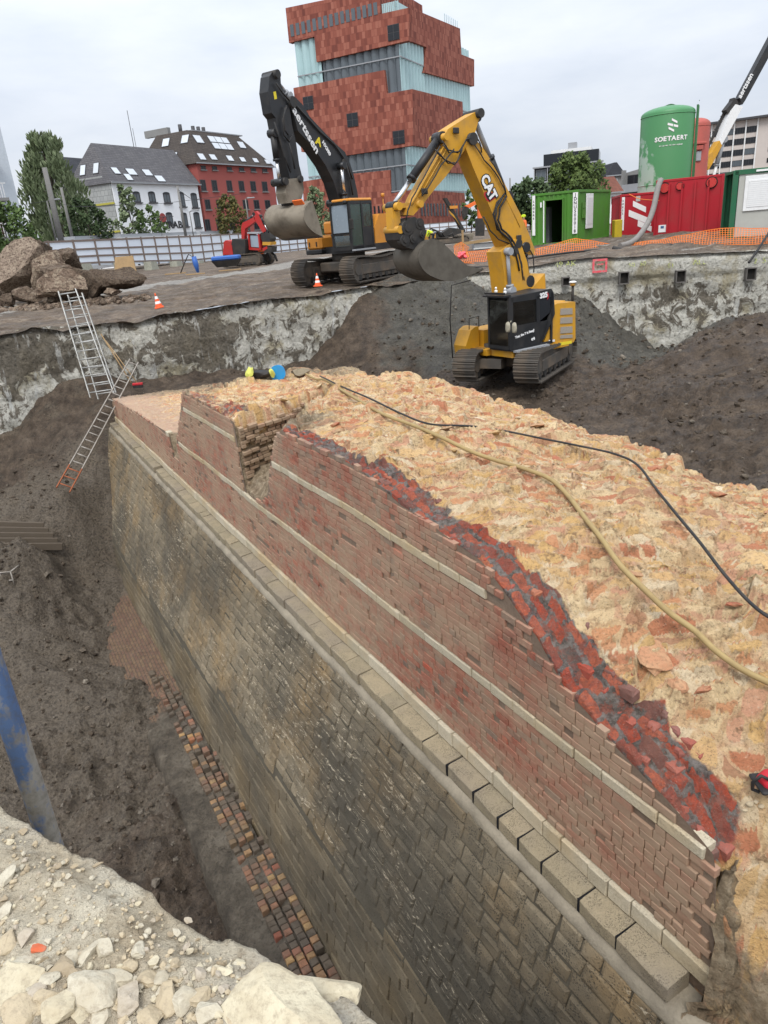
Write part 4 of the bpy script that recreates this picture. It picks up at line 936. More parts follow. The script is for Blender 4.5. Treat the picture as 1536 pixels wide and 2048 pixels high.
def m_slate(name, c1, c2, w_=.5, h_=.22):
    k = NT(name); bt = k.n('ShaderNodeTexBrick'); bt.inputs['Scale'].default_value = 1; bt.inputs['Brick Width'].default_value = w_; bt.inputs['Row Height'].default_value = h_; bt.inputs['Mortar Size'].default_value = .02; bt.inputs['Bias'].default_value = 0
    sx = k.n('ShaderNodeSeparateXYZ'); k.l(k.obj(), sx.inputs[0]); cb = k.n('ShaderNodeCombineXYZ'); k.l(k.math('ADD', sx.outputs[0], sx.outputs[1]), cb.inputs[0]); k.l(sx.outputs[2], cb.inputs[1]); k.l(cb.outputs[0], bt.inputs['Vector'])
    bt.inputs['Color1'].default_value = (*c1, 1); bt.inputs['Color2'].default_value = (*c2, 1); bt.inputs['Mortar'].default_value = tuple(x * .45 for x in c1) + (1,)
    n_ = k.noise(.6, 4, .6); c = k.mix(k.ramp(n_, [(.4, 0.0), (.7, .5)]), bt.outputs['Color'], tuple(x * .6 for x in c1))
    M[name] = k.fin(c, .8, k.bump(bt.outputs['Fac'], .6, -.03), 0, .3)
m_slate('slate_grey', (.135, .13, .135), (.095, .092, .10)); m_slate('slate_brown', (.085, .07, .06), (.062, .052, .046)); m_slate('slate_dark', (.045, .047, .055), (.035, .037, .045)); m_slate('cladding', (.36, .37, .36), (.30, .31, .305), .6, .6); m_slate('red_tile', (.20, .075, .05), (.16, .06, .042))
# museum stone: hand-cut red sandstone panels in four shades
k = NT('museum_stone'); sx = k.n('ShaderNodeSeparateXYZ'); k.l(k.obj(), sx.inputs[0]); cb = k.n('ShaderNodeCombineXYZ'); k.l(k.math('ADD', sx.outputs[0], sx.outputs[1]), cb.inputs[0]); k.l(sx.outputs[2], cb.inputs[1])
def panels(loc, w_, h_, mo):
    mp_ = k.n('ShaderNodeMapping'); mp_.inputs['Location'].default_value = loc; k.l(cb.outputs[0], mp_.inputs['Vector']); bt = k.n('ShaderNodeTexBrick', offset=.5, squash=1.0); k.l(mp_.outputs[0], bt.inputs['Vector'])
    for a, v in (('Scale', 1), ('Brick Width', w_), ('Row Height', h_), ('Mortar Size', mo), ('Bias', 0)): bt.inputs[a].default_value = v
    bt.inputs['Color1'].default_value = (0, 0, 0, 1); bt.inputs['Color2'].default_value = (1, 1, 1, 1); bt.inputs['Mortar'].default_value = (.2, .2, .2, 1); return bt.outputs['Color']
v = k.math('ADD', k.math('MULTIPLY', panels((0, 0, 0), .62, 1.12, .03), .75), k.math('MULTIPLY', k.noise(.35, 3, .6), .3))
c = k.ramp(v, [(.10, (.145, .046, .036)), (.35, (.215, .068, .048)), (.6, (.275, .092, .064)), (.85, (.33, .125, .088))])
M['museum_stone'] = k.fin(c, .85, None, 0, .2); plain('museum_soffit', (.045, .02, .02), .8)

# --- museum tower of stacked stone volumes and glass bands
Y0 = 150.0; K = aty(822, 450, Y0); AL = rad(27)
Ld = Vector((-math.cos(AL), math.sin(AL), 0)); Rd = Vector((math.sin(AL), math.cos(AL), 0)); Ln = Vector((-math.sin(AL), -math.cos(AL), 0)); Rn = Vector((math.cos(AL), -math.sin(AL), 0))
museum = thing('museum_tower', 'tall red stone tower of stacked boxes with bands of green rippled glass', 'museum', (K.x, K.y, .5), math.atan2(-Ld.y, -Ld.x))
# local frame: +x = -Ld (towards the near corner's right), +y = Rd.  left facade: x in [-len, 0], y = 0 ; right facade: x = 0, y in [0, len]
def lu(px, py): p = atplane(px, py, K, Ln) - Vector((K.x, K.y, .5)); return p.dot(Ld), p.z
def ru(px, py): p = atplane(px, py, K, Rn) - Vector((K.x, K.y, .5)); return p.dot(Rd), p.z
def lface(pts, y0=0.0, th=1.3): mb = MB(); mb.prism([(-u, y0, z) for u, z in (lu(*q) for q in pts)], (0, th, 0), .5); return mb
def rface(pts, x0=0.0, th=1.3): mb = MB(); mb.prism([(-x0, max(u, 0.0) + .004, z) for u, z in (ru(*q) for q in pts)], (-th, 0, 0), .5); return mb
for pts in ([(571, 16), (667, -4), (760, -26), (760, 28), (818.5, 15), (817, 81), (633, 124), (628.6, 73), (578, 86)], [(586.6, 176), (768.5, 140), (773.4, 187), (825, 178), (826, 291), (640, 319), (640, 297), (603, 304)], [(604.8, 363), (700, 348), (780, 340), (781.5, 387), (829, 379), (832, 470), (613, 490)]):
    lface(pts).build('stone_wall', M['museum_stone'], museum)
for pts in ([(820, 15), (920, 57), (923, 109), (948.5, 119), (948.5, 172.5), (850, 145), (853, 94), (818, 81)], [(826, 178.5), (925, 203.5), (932, 347), (893, 345), (888, 303), (855, 295), (826, 291)], [(829, 379), (929, 386), (936, 462), (832, 470)]):
    rface(pts).build('stone_wall', M['museum_stone'], museum)
# dark square windows and slit windows
for q in ((847, 150, 918, 248, 852, 914), (328, 592, 390, 675, 0, 0), (597, 694, 664, 779, 0, 0), (880, 802, 950, 886, 0, 0)):
    x0, y0, x1, y1 = [v * .3255 for v in q[:4]]; x0 += 500; x1 += 500
    (ua, za), (ub, zb) = lu(x0, (y0 + y1) / 2 + 0), lu(x1, (y0 + y1) / 2); zt_ = lu((x0 + x1) / 2, y0)[1]; zb_ = lu((x0 + x1) / 2, y1)[1]
    mb = MB(); mb.prism([(-u, -.12, z) for u, z in rect(ub, ua, zb_, zt_)], (0, .2, 0), .5); f = mb.build('window', M['grey_frame'], museum)
    mb = MB()
    for a in range(2):
        for b in range(2): mb.prism([(-u, -.16, z) for u, z in rect(ub + (ua - ub) * (a * .5 + .03), ub + (ua - ub) * (a * .5 + .47), zb_ + (zt_ - zb_) * (b * .5 + .03), zb_ + (zt_ - zb_) * (b * .5 + .47))], (0, .05, 0), .5)
    mb.build('pane', M['dark_glass'], f)
for i in range(16):
    x = 500 + (245 + (757 - 245) * i / 15) * .3255; yt = (153 + (18 - 153) * i / 15) * .3255; yb = (228 + (95 - 228) * i / 15) * .3255
    u, zt_ = lu(x, yt); zb_ = lu(x, yb)[1]; mb = MB(); mb.prism([(-a, -.06, z) for a, z in rect(u - .75, u, zb_, zt_)], (0, .12, 0), .5); mb.build('slit_window', M['mid_glass'], museum)
for i in range(13):
    x = 841 + i * 6.4; mb = MB(); u, zt_ = ru(x, 407); zb_ = ru(x, 432)[1]; mb.prism([(.02, a, z) for a, z in rect(u, u + .85, zb_, zt_)], (.06, 0, 0), .5); mb.build('slit_window', M['dark_glass'], museum)
for i in range(9):
    x = 706 + i * 8.2; mb = MB(); u, zt_ = lu(x, 415 - i * .5); zb_ = lu(x, 447 - i * .5)[1]; mb.prism([(-a, -.04, z) for a, z in rect(u - .4, u, zb_, zt_)], (0, .06, 0), .5); mb.build('slit_window', M['dark_glass'], museum)
# rippled glass bands
def ripple(along, length, z0, z1, inset, m, start=0.0, name='glass_band'):
    us = np.arange(start, length + .01, .16); ph = (us / 1.62) % 1.0; d = inset - .55 * np.abs(np.sin(np.pi * ph)) ** .8
    zs = np.array([z0, z1]); U, Zq = np.meshgrid(us, zs, indexing='ij'); D = np.repeat(d[:, None], 2, 1)
    if along == 'L': return grid_mesh(name, -U, D, Zq, m, parent=museum)
    return grid_mesh(name, -D, U, Zq, m, parent=museum)
zA0, zA1 = lu(773, 195)[1], lu(620, 70)[1]; zA1 = max(zA1, lu(817, 78)[1]); zB0, zB1 = lu(782, 390)[1], lu(640, 295)[1]
LL = lu(590, 120)[0]; LS_ = lu(640, 110)[0]; RL = ru(944, 200)[0]
for z0, z1 in ((zA0 - .4, zA1 + .6), (zB0 - .4, zB1 + .6)):
    ripple('L', LS_, z0, z1, .95, M['museum_grey_glass'], .5); ripple('L', LL, z0, z1, .95, M['museum_green_glass'], LS_ + .15)
    ripple('R', RL, z0, z1, .95, M['museum_green_glass'], .5)
mb = MB()                                        # glass transoms, floor edges seen behind the glass
for z in ((zA0 + zA1) / 2, (zB0 + zB1) / 2, zA0 + .6, zB0 + .6):
    mb.box((-LL / 2, .32, z), (LL, .14, .18)); mb.box((-.32, RL / 2 + .4, z), (.14, RL - .8, .18))
mb.build('glass_transom', M['zinc'], museum)
mb = MB(); W_ = LL - 4
H_ = lu(700, -40)[1]
mb.hexa([(-W_, 3.0, -.5), (-1.6, 3.0, -.5), (-1.6, RL - 3, -.5), (-W_, RL - 3, -.5), (-W_, 3.0, H_ - 9), (-1.6, 3.0, H_ - 9), (-1.6, RL - 3, H_ - 9), (-W_, RL - 3, H_ - 9)]); mb.build('core', M['mid_glass'], museum)
mb = MB()
for z in (zA1 + .7, zB1 + .7, zA0 - .9, zB0 - 1.2): mb.box((-LL / 2, RL / 2, z), (LL - 2.7, RL - 2.7, .5))
mb.build('floor_slab', M['museum_soffit'], museum)
zr = lu(820, 15)[1]; mb = MB(); mb.hexa([(x, y, z) for z in (zr - .6, zr - .1) for x, y in ((-lu(765, 28)[0], .3), (-.4, .3), (-.4, ru(918, 57)[0]), (-lu(765, 28)[0], ru(918, 57)[0]))]); mb.build('terrace', M['concrete_grey'], museum)
mb = MB(); u_ = ru(900, 40)[0]; mb.hexa([(x, y, z) for z in (zr - .1, zr + 7) for x, y in ((-15, 5.5), (-6, 5.5), (-6, u_), (-15, u_))]); mb.build('roof_house', M['museum_stone'], museum)
mb = MB(); ub = lu(762, 28)[0]
for i in range(9): mb.box((-ub * (i + .5) / 9, .5, zr + .75), (ub / 9 - .08, .05, 1.7))
ub = ru(890, 45)[0]
for i in range(12): mb.box((-.5, ub * (i + .5) / 12, zr + .75), (.05, ub / 12 - .08, 1.7))
mb.build('glass_railing', M['museum_green_glass'], museum)
for i in range(8): u, z = ru(893 + i * 3.6, 40 + i * 2.0); mb = MB(); mb.box((-.4, u, z), (.08, .15, 2.4)); mb.build('roof_fin', M['museum_green_glass'], museum)
for i in range(10): u, z = ru(838 + i * 5.6, 2 + i * 2.6); mb = MB(); mb.box((-6, u, z - .3), (.08, .15, 1.6)); mb.build('roof_fin', M['museum_green_glass'], museum)

# --- houses
def house(name, label, P, zeave, depth, zridge, ins, wallm, roofm, ridge_in=None, over=.35):
    r = thing(name, label, 'building', P.o, P.rz); L_ = P.len; mb = MB()
    mb.hexa([(0, 0, -1), (L_, 0, -1), (L_, depth, -1), (0, depth, -1), (0, 0, zeave), (L_, 0, zeave), (L_, depth, zeave), (0, depth, zeave)]); mb.build('wall', wallm, r)
    a, b, c_, e = ins                            # roof inset left, right, front, back
    mb = MB(); o_ = over
    mb.hexa([(-o_, -o_, zeave + .02), (L_ + o_, -o_, zeave + .02), (L_ + o_, depth + o_, zeave + .02), (-o_, depth + o_, zeave + .02), (a, c_, zridge), (L_ - b, c_, zridge), (L_ - b, depth - e, zridge), (a, depth - e, zridge)]); rf = mb.build('roof', roofm, r)
    mb = MB(); mb.box((L_ / 2, -o_ - .06, zeave + .05), (L_ + 2 * o_, .14, .16)); mb.build('gutter', M['zinc'], r)
    return r, rf
def sky_light(root, u, w_, z0, z1, zeave, zridge, c_, over=.35, m=None, side=None, inset=None):
    # on the front slope, from height z0 to z1
    run = c_ + over; f = lambda z: -over + run * (z - zeave) / (zridge - zeave)
    n_ = Vector((0, -(zridge - zeave), run)).normalized() * .07
    mb = MB(); q = [Vector((u, f(z0), z0)), Vector((u + w_, f(z0), z0)), Vector((u + w_, f(z1), z1)), Vector((u, f(z1), z1))]
    if side is not None:                         # left hip slope
        a = inset + over; g = lambda z: -over + a * (z - zeave) / (zridge - zeave); n_ = Vector((-(zridge - zeave), 0, a)).normalized() * .07
        q = [Vector((g(z0), u, z0)), Vector((g(z0), u - w_, z0)), Vector((g(z1), u - w_, z1)), Vector((g(z1), u, z1))]
    c0 = sum(q, Vector()) / 4; qs = [c0 + (p - c0) * 1.14 for p in q]
    mb.hexa([p - n_ for p in qs] + [p + n_ for p in qs]); fr = mb.build('skylight', M['grey_frame'], root)
    mb = MB(); mb.hexa([p + n_ * .9 for p in q] + [p + n_ * 1.4 for p in q]); mb.build('pane', M['roof_glass'], fr)
PW = Plane((222.6, 366), 95, (394.5, 370), 109.4, 1.0)
ze = PW.uv(222.6, 366)[1]; zr_ = 13.9
wb, _ = house('corner_house', 'white rendered house with grey slate hip roof and arched windows beside the red house', PW, ze, 7.0, zr_, (1.6, -.3, 3.4, 3.4), M['white_render'], M['slate_grey'])
z1p = lambda x, y: (x * .390625, 200 + y * .390625)
for x, y, w_, h_ in ((625, 497, 34, 44), (700, 500, 36, 46), (778, 500, 34, 46), (854, 503, 34, 46), (930, 512, 30, 66), (995, 517, 30, 66), (868, 610, 32, 54), (945, 616, 30, 62), (1009, 617, 30, 70)):
    u0, z = PW.uv(*z1p(x - w_ / 2, y)); u1, _z = PW.uv(*z1p(x + w_ / 2, y)); z0 = PW.uv(*z1p(x, y + h_ / 2))[1]; z1 = PW.uv(*z1p(x, y - h_ / 2))[1]
    f = win(wb, u0, u1, z0, z1, M['grey_frame'], M['mid_glass'], .1)
    mb = MB(); mb.box(((u0 + u1) / 2, -.10, z0 - .1), (u1 - u0 + .3, .22, .14)); mb.build('sill', M['grey_frame'], f)
    mb = MB(); mb.prism([((u0 + u1) / 2 + (u1 - u0) / 2 * math.cos(a), -.06, z1 + .22 * math.sin(a)) for a in [math.pi * k_ / 6 for k_ in range(7)]], (0, .07, 0)); mb.build('arch', M['dark_glass'], f)
for x, y, wz in ((614, 341, 1.5), (688, 347, 2.2), (773, 352, 2.0), (664, 389, 1.5), (822, 397, 2.2)):
    u, z = PW.uv(*z1p(x, y)); s_ = 1.0
    zc = z * .985 - (.25 if y < 370 else 0); f_ = (zc - ze) / (zr_ - ze)
    sky_light(wb, u * .98 - .5, wz * .62, zc - .36, zc + .36, ze, zr_, 3.4)
for uy in (2.0, 4.2): sky_light(wb, uy + .7, .8, ze + 1.3, ze + 2.4, ze, zr_, 3.4, side=1, inset=1.6)
mb = MB(); mb.box((-.06, 3.2, ze * .55), (.1, 6.2, ze * .9)); mb.prism([(-.06, .4, ze - .1), (-.06, 6.4, ze - .1), (-.06, 5.5, ze + .9), (-.06, 1.3, ze + .9)], (.4, 0, 0)); mb.build('side_cladding', M['cladding'], wb)
for z in (ze - 2.2, ze - 5.4): mb = MB(); mb.box((-.16, 3.2, z), (.1, 6.4, .22)); mb.build('yellow_strip', M['yellow_trim'], wb)
mb = MB(); mb.tube([(9.0, 3.6, zr_ - .1), (9.0, 3.6, zr_ + 4.2)], .04, 5); mb.tube([(9.4, 3.6, zr_ - .1), (9.4, 3.6, zr_ + 2.2)], .03, 5); mb.build('aerial', M['grey_frame'], wb)
PR = Plane((392.6, 327), 110, (545, 334.8), 125.7, 1.0)
ze2 = PR.uv(392.6, 327)[1]; zr2 = ze2 + 4.6
rb, _ = house('apartment_house', 'tall red rendered house with brown tiled mansard and rows of skylights', PR, ze2, 11.0, zr2, (2.2, 4.6, 2.6, 2.6), M['red_render'], M['slate_brown'], over=.4)
for row, (yl, yr, h_) in enumerate(((346, 360, 20), (437, 443, 58), (535, 535, 52), (640, 636, 60))):
    for i in range(6):
        f_ = i / 5; x = (1040, 1098, 1174, 1236, 1296, 1355)[i] if row < 2 else (1063, 1122, 1188, 1257, 1313, 1370)[i]
        y = yl + (yr - yl) * f_; hh = h_ * (1 - .12 * f_); w_ = 27 if row else 25
        u0, z = PR.uv(*z1p(x - w_ / 2, y)); u1 = PR.uv(*z1p(x + w_ / 2, y))[0]; z0 = PR.uv(*z1p(x, y + hh / 2))[1]; z1 = PR.uv(*z1p(x, y - hh / 2))[1]
        f = win(rb, u0, u1, z0, min(z1, ze2 - .2), M['grey_frame'], M['dark_glass'], .1)
        mb = MB(); mb.box(((u0 + u1) / 2, -.08, z0 - .08), (u1 - u0 + .25, .2, .12)); mb.build('sill', M['concrete_grey'], f)
for u, w_, z0, z1 in ((.9, 1.2, .5, 1.3), (3.4, 1.2, .6, 1.3), (7.2, 1.2, .6, 1.3), (10.2, 1.1, .6, 1.2), (13.4, 1.1, .6, 1.2), (16.4, 1.0, .5, 1.1), (2.6, 1.5, 2.9, 3.9), (12.2, 1.4, 2.7, 3.6)) + tuple((5.8 + 1.5 * a, 1.35, 2.25 + .95 * b, 3.05 + .95 * b) for a in range(3) for b in range(2)):
    sky_light(rb, u, w_, ze2 + z0, ze2 + z1, ze2, zr2, 2.6, .4)
for uy, zz_ in ((3.2, 2.9), (6.8, 2.9), (4.8, .8)): sky_light(rb, uy, 1.2, ze2 + zz_, ze2 + zz_ + 1.0, ze2, zr2, 2.6, .4, side=1, inset=2.2)
mb = MB()
for i in range(4): mb.tube([(5.2 + 1.15 * i + (0 if i else -1.6), 5, zr2 - .1), (5.2 + 1.15 * i + (0 if i else -1.6), 5, zr2 + 1.1)], .27, 8)
mb.build('chimney_pots', M['grey_frame'], rb)['kind'] = 'stuff'
mb = MB(); mb.box((2.5, 8.4, zr2 + .35), (.6, 4.5, .9)); mb.build('chimney_stack', M['concrete_grey'], rb)
mb = MB(); mb.box((PR.len / 2, 5.5, zr2 + .06), (PR.len - 6.6, 5.9, .14)); mb.build('roof_deck', M['zinc'], rb)
PB_ = Plane((128, 307), 118, (190, 309), 124, 1.0); b_, _ = house('roofed_block', 'dark slate roof block rising behind the white house', PB_, PB_.uv(133, 350)[1], 8, PB_.uv(130, 308)[1], (.1, .1, 2.5, 2.5), M['concrete_grey'], M['slate_dark'])
# house sign on the white facade: round red badge and black lettering
def text_obj(name, s, size, m, parent, loc, rot, ext=.01, sx=1.0, bold=0.0):
    c_ = bpy.data.curves.new(name, 'FONT'); c_.body = s; c_.size = size; c_.extrude = ext; c_.align_x = 'CENTER'; c_.align_y = 'CENTER'; c_.offset = bold; c_.resolution_u = 3
    o_ = bpy.data.objects.new(name, c_); COL.objects.link(o_); dg = bpy.context.evaluated_depsgraph_get(); me = bpy.data.meshes.new_from_object(o_.evaluated_get(dg)); bpy.data.objects.remove(o_)
    me.materials.clear(); me.materials.append(m); o_ = bpy.data.objects.new(name, me); COL.objects.link(o_); o_.parent = parent; o_.location = loc
    o_.rotation_euler = rot if not isinstance(rot, Matrix) else rot.to_euler(); o_.scale = (sx, 1, 1); return o_
plain('black_paint', (.012, .012, .013), .4, dirt=.05); plain('white_paint', (.78, .78, .77), .45, dirt=.06); plain('badge_red', (.30, .05, .045), .6)
u, z = PW.uv(*z1p(862, 642)); text_obj('lettering', 'WCRAB', 1.25, M['black_paint'], wb, (u, -.04, z), (rad(90), 0, 0), .02, 1.25, .02)
u, z = PW.uv(*z1p(833, 605)); mb = MB(); mb.prism([(u + .62 * math.cos(a), -.06, z + .62 * math.sin(a)) for a in [k_ * math.pi / 8 for k_ in range(16)]], (0, .06, 0)); mb.build('badge', M['badge_red'], wb)
# balcony block at the left edge
PL_ = Plane((-70, 300), 58.6, (6, 300), 60.6, 1.0); bl = thing('balcony_block', 'flats with brown balconies and pale grey corner strip', 'building', PL_.o, PL_.rz)
u1 = PL_.uv(3, 330)[0]; zt_ = PL_.uv(0, 226)[1]
mb = MB(); mb.hexa([(-1, .8, -1), (u1 - .6, .8, -1), (u1 - .7, 3, -1), (-1, 3, -1), (-1, .8, zt_ - .5), (u1 - .6, .8, zt_ - .5), (u1 - .7, 3, zt_ - .5), (-1, 3, zt_ - .5)]); mb.build('wall', M['brown_wood'], bl)
mb = MB(); mb.hexa([(u1 - .65, -.1, -1), (u1 + .55, -.1, -1), (u1 + .2, 3, -1), (u1 - .65, 3, -1), (u1 - .65, -.1, zt_), (u1 + .55, -.1, zt_), (u1 + .2, 3, zt_), (u1 - .65, 3, zt_)]); mb.build('corner_strip', M['pale_panel'], bl)
for i in range(4):
    z = zt_ - 3.2 - 2.75 * i
    if z < 0: break
    mb = MB(); mb.box((u1 / 2 - .8, -.2, z), (u1 + .5, 1.9, .22)); d = mb.build('balcony', M['concrete_grey'], bl)
    mb = MB(); mb.box((u1 / 2 - .8, -1.1, z + 1.1), (u1 + .5, .05, .06))
    for j_ in range(14): mb.box((u1 / 2 - .8 - u1 / 2 + u1 * j_ / 13, -1.1, z + .6), (.04, .04, 1.0))
    mb.build('railing', M['white_metal'], d); win(bl, .3, u1 - 1.6, z + .3, z + 2.2, M['white_metal'], M['dark_glass'], .08, .78)

# --- right-hand skyline
PO = Plane((1418, 248), 165, (1560, 226), 158, .8); of = thing('office_slab', 'long beige office slab with white mullions and strip windows', 'building', PO.o, PO.rz)
zt_ = PO.uv(1418, 250)[1]; LO = PO.uv(1560, 300)[0]; u_in = -6.0
mb = MB(); mb.hexa([(u_in, .15, -1), (LO + 6, .15, -1), (LO + 6, 16, -1), (u_in, 16, -1), (u_in, .15, zt_), (LO + 6, .15, zt_), (LO + 6, 16, zt_), (u_in, 16, zt_)]); mb.build('wall', M['cream_panel'], of)
mb = MB(); mb.box(((LO + u_in) / 2, 7.5, zt_ + .2), (LO - u_in + 6, 17, .4)); mb.build('roof', M['grey_frame'], of)
rows = [(.5, 1)]; nR = 9; ph = zt_ / nR; cw = PO.uv(1464, 290)[0] - PO.uv(1432, 294)[0]
cw = 2.15
for j_ in range(nR):
    for i in range(9):
        u0 = u_in + .2 + i * cw; z0 = zt_ - 2.4 - j_ * 2.02
        if u0 + cw > PO.uv(1526, 290)[0] or z0 < 0: continue
        f = win(of, u0 + .12, u0 + cw - .12, z0, z0 + 1.15, M['grey_frame'], M['dark_glass'] if (i * 7 + j_ * 3) % 4 else M['mid_glass'], .07, .13, (3, 0))
    z0 = zt_ - 2.3 - j_ * 2.02; u0 = PO.uv(1530, 290)[0]
    if z0 > 0: win(of, u0 + .6, u0 + 1.3, z0, z0 + .9, M['grey_frame'], M['dark_glass'], .06, .13)
for i in range(10):
    u0 = u_in + .2 + i * cw
    if u0 > PO.uv(1526, 290)[0] + .3: break
    mb = MB(); mb.box((u0, .0, zt_ / 2), (.22, .35, zt_)); mb.build('mullion', M['white_metal'], of)
PD = Plane((1069, 330), 150, (1204, 318), 146, .8); dg_ = thing('glass_office', 'stepped dark glass office with balcony frames above the round tree', 'building', PD.o, PD.rz)
zs_ = [PD.uv(1100, y)[1] for y in (440, 332, 313, 300)]; LD = PD.len
for n_, (a, b, z0, z1, d_) in enumerate(((0, LD, -1, zs_[1], 0), (1.6, LD - .6, zs_[1], zs_[2] + .5, 1), (2.9, LD - 2.0, zs_[2] + .5, zs_[3] + 0, 2))):
    mb = MB(); mb.hexa([(a, d_, z0), (b, d_, z0), (b, 12, z0), (a, 12, z0), (a, d_, z1), (b, d_, z1), (b, 12, z1), (a, 12, z1)]); mb.build('storey', M['dark_glass'] if n_ < 2 else M['white_metal'], dg_)
mb = MB()
for k_ in range(5):
    z = zs_[1] - .1 - k_ * 2.6; 
    if z > 0: mb.box((LD / 2, -.3, z), (LD + .6, .6, .25))
mb.build('floor_edge', M['zinc'], dg_)
for i in range(6): mb = MB(); mb.box((LD * i / 5, -.35, zs_[1] / 2), (.16, .3, zs_[1])); mb.build('column', M['zinc'], dg_)
for k_ in range(3):
    for i in range(5): win(dg_, LD * i / 5 + .3, LD * (i + 1) / 5 - .3, zs_[1] - 2.3 - 2.6 * k_, zs_[1] - .5 - 2.6 * k_, M['zinc'], M['mid_glass'], .06, -.01)
mb = MB(); mb.box((LD * .55, 4, zs_[3] + .5), (1.6, 2, 1.2)); mb.build('roof_plant', M['zinc'], dg_)
PG = Plane((1243, 345), 125, (1283, 340), 122, .8); gh = thing('balcony_house', 'grey concrete house with two balconies beside the green silo', 'building', PG.o, PG.rz); zt_ = PG.uv(1245, 338)[1]; LG = PG.len + 1.0
mb = MB(); mb.hexa([(0, 1, -1), (LG, 1, -1), (LG, 9, -1), (0, 9, -1), (0, 1, zt_ - .6), (LG, 1, zt_), (LG, 9, zt_), (0, 9, zt_ - .6)]); mb.box((.1, .5, zt_ * .5), (.2, 1.0, zt_ - .4)); mb.build('wall', M['concrete_grey'], gh)
for z in (zt_ - 3.4, zt_ - 6.2): mb = MB(); mb.box((LG / 2, .5, z), (LG, 1.2, .3)); mb.box((LG / 2, 0, z + .6), (LG - .3, .05, .9)); mb.build('balcony', M['zinc'], gh); win(gh, .5, LG - .5, z + .4, z + 2.4, M['grey_frame'], M['dark_glass'], .08, .98, (2, 0))
PG2 = Plane((1215, 350), 140, (1247, 348), 140, .8); hz_ = PG2.uv(1225, 352)[1]
h2, _ = house('gable_house', 'small grey gabled house with dark roof between tree and silo', PG2, hz_, 6, hz_ + 2.2, (1.2, 1.2, .2, .2), M['concrete_grey'], M['slate_dark']); win(h2, .6, 1.8, hz_ - 1.9, hz_ - .5, M['white_metal'], M['dark_glass'], .08)
PG3 = Plane((1217, 372), 112, (1243, 369), 112, .8); hz_ = PG3.uv(1225, 386)[1]
h3, _ = house('tiled_house', 'low house with red tiled roof behind the green container', PG3, hz_, 6, PG3.uv(1225, 366)[1] + 1, (.2, .2, 2.8, 2.8), M['white_render'], M['red_tile'])
win(h3, .4, 1.1, hz_ - 1.5, hz_ - .4, M['white_metal'], M['dark_glass'], .06)

# --- trees
def m_leaf(name, c1, c2, c3):
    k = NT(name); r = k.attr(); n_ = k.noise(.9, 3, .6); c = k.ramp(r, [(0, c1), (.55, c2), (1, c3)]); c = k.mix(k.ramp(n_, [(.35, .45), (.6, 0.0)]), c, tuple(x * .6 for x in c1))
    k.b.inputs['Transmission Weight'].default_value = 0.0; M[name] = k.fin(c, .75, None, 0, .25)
m_leaf('leaf_willow', (.085, .115, .055), (.16, .20, .10), (.27, .31, .19)); m_leaf('leaf_mid', (.04, .07, .02), (.08, .125, .036), (.14, .20, .06)); m_leaf('leaf_dark', (.024, .042, .016), (.048, .075, .028), (.08, .115, .045)); m_leaf('leaf_autumn', (.05, .055, .016), (.10, .095, .026), (.17, .11, .035)); m_leaf('leaf_light', (.04, .065, .016), (.085, .125, .03), (.14, .18, .05))
plain('bark', (.075, .06, .048), .95, dirt=.3)
def tree(label, base, h, rx, crown, leafm, n=2200, leaf=.28, clumps=34, lean=0.0, seed=1, low=.15, wisp=0.0, name='broadleaf_tree', group=None, sy=None):
    rg = random.Random(seed); r = thing(name, label, 'tree', base, 0, group); mb = MB(); th = h * low + .4
    mb.tube([(0, 0, -.3), (.05, 0, th), (lean * .4, .1, h * .55), (lean * .7, 0, h * .85)], [.035 * h * .5, .028 * h * .5, .016 * h * .5, .005 * h], 7)
    n = int(n * 1.5)
    cl = []
    for i in range(clumps):
        f = (i + .5) / clumps; z = h * (low + (1 - low) * f); prof = crown(f) * rx; a = i * 2.4 + rg.uniform(-.4, .4); q = .35 + .6 * math.sqrt(rg.random())
        cl.append((Vector((prof * q * math.cos(a) + lean * f, prof * q * math.sin(a) * (sy or 1), z)), max(.22 * rx, prof * rg.uniform(.28, .45))))
        if i % 4 == 0: mb.tube([(lean * f * .5, 0, z * .72), tuple(cl[-1][0] * .55 + Vector((lean * f * .2, 0, z * .36))), tuple(cl[-1][0])], [.012 * h * .6, .008 * h * .6, .003 * h], 5)
    mb.build('trunk', M['bark'], r); mb = MB()
    for i in range(n):
        c_, cr_ = cl[rg.randrange(clumps)]; d = Vector((rg.gauss(0, 1), rg.gauss(0, 1), rg.gauss(0, 1) * .8)); d.normalize(); d *= cr_ * rg.uniform(.45, 1.08)
        p = c_ + d; s = leaf * rg.uniform(.6, 1.3); a = Vector((rg.gauss(0, 1), rg.gauss(0, 1), rg.gauss(0, 1))).normalized(); b = a.orthogonal().normalized()
        if wisp: a = (Vector((d.x, d.y, 0)).normalized() * .5 + Vector((0, 0, 1.2)) + a * .5).normalized(); b = a.orthogonal().normalized(); la, lb = s * (1.5 + wisp), s * .42
        else: la, lb = s, s * .7
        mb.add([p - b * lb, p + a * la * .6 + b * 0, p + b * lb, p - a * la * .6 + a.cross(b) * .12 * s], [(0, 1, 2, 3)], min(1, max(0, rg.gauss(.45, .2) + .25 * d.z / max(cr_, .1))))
    mb.build('crown', leafm, r); return r
def tree_at(label, px, ybase, ytop, halfpx, Y, crown, leafm, **kw):
    b = aty(px, ybase, Y); t = aty(px, ytop, Y); b.z = min(b.z, 1.0); x = t.x; kw.setdefault('lean', 0); return tree(label, (x, b.y, b.z), t.z - b.z, halfpx * Y / 1530, crown, leafm, **kw)
oval = lambda f: math.sin(math.pi * min(max(.08 + .86 * f, 0), 1)) ** .6
flame = lambda f: (math.sin(math.pi * min(.18 + .74 * f, 1)) ** .7) * (1.15 - .5 * f)
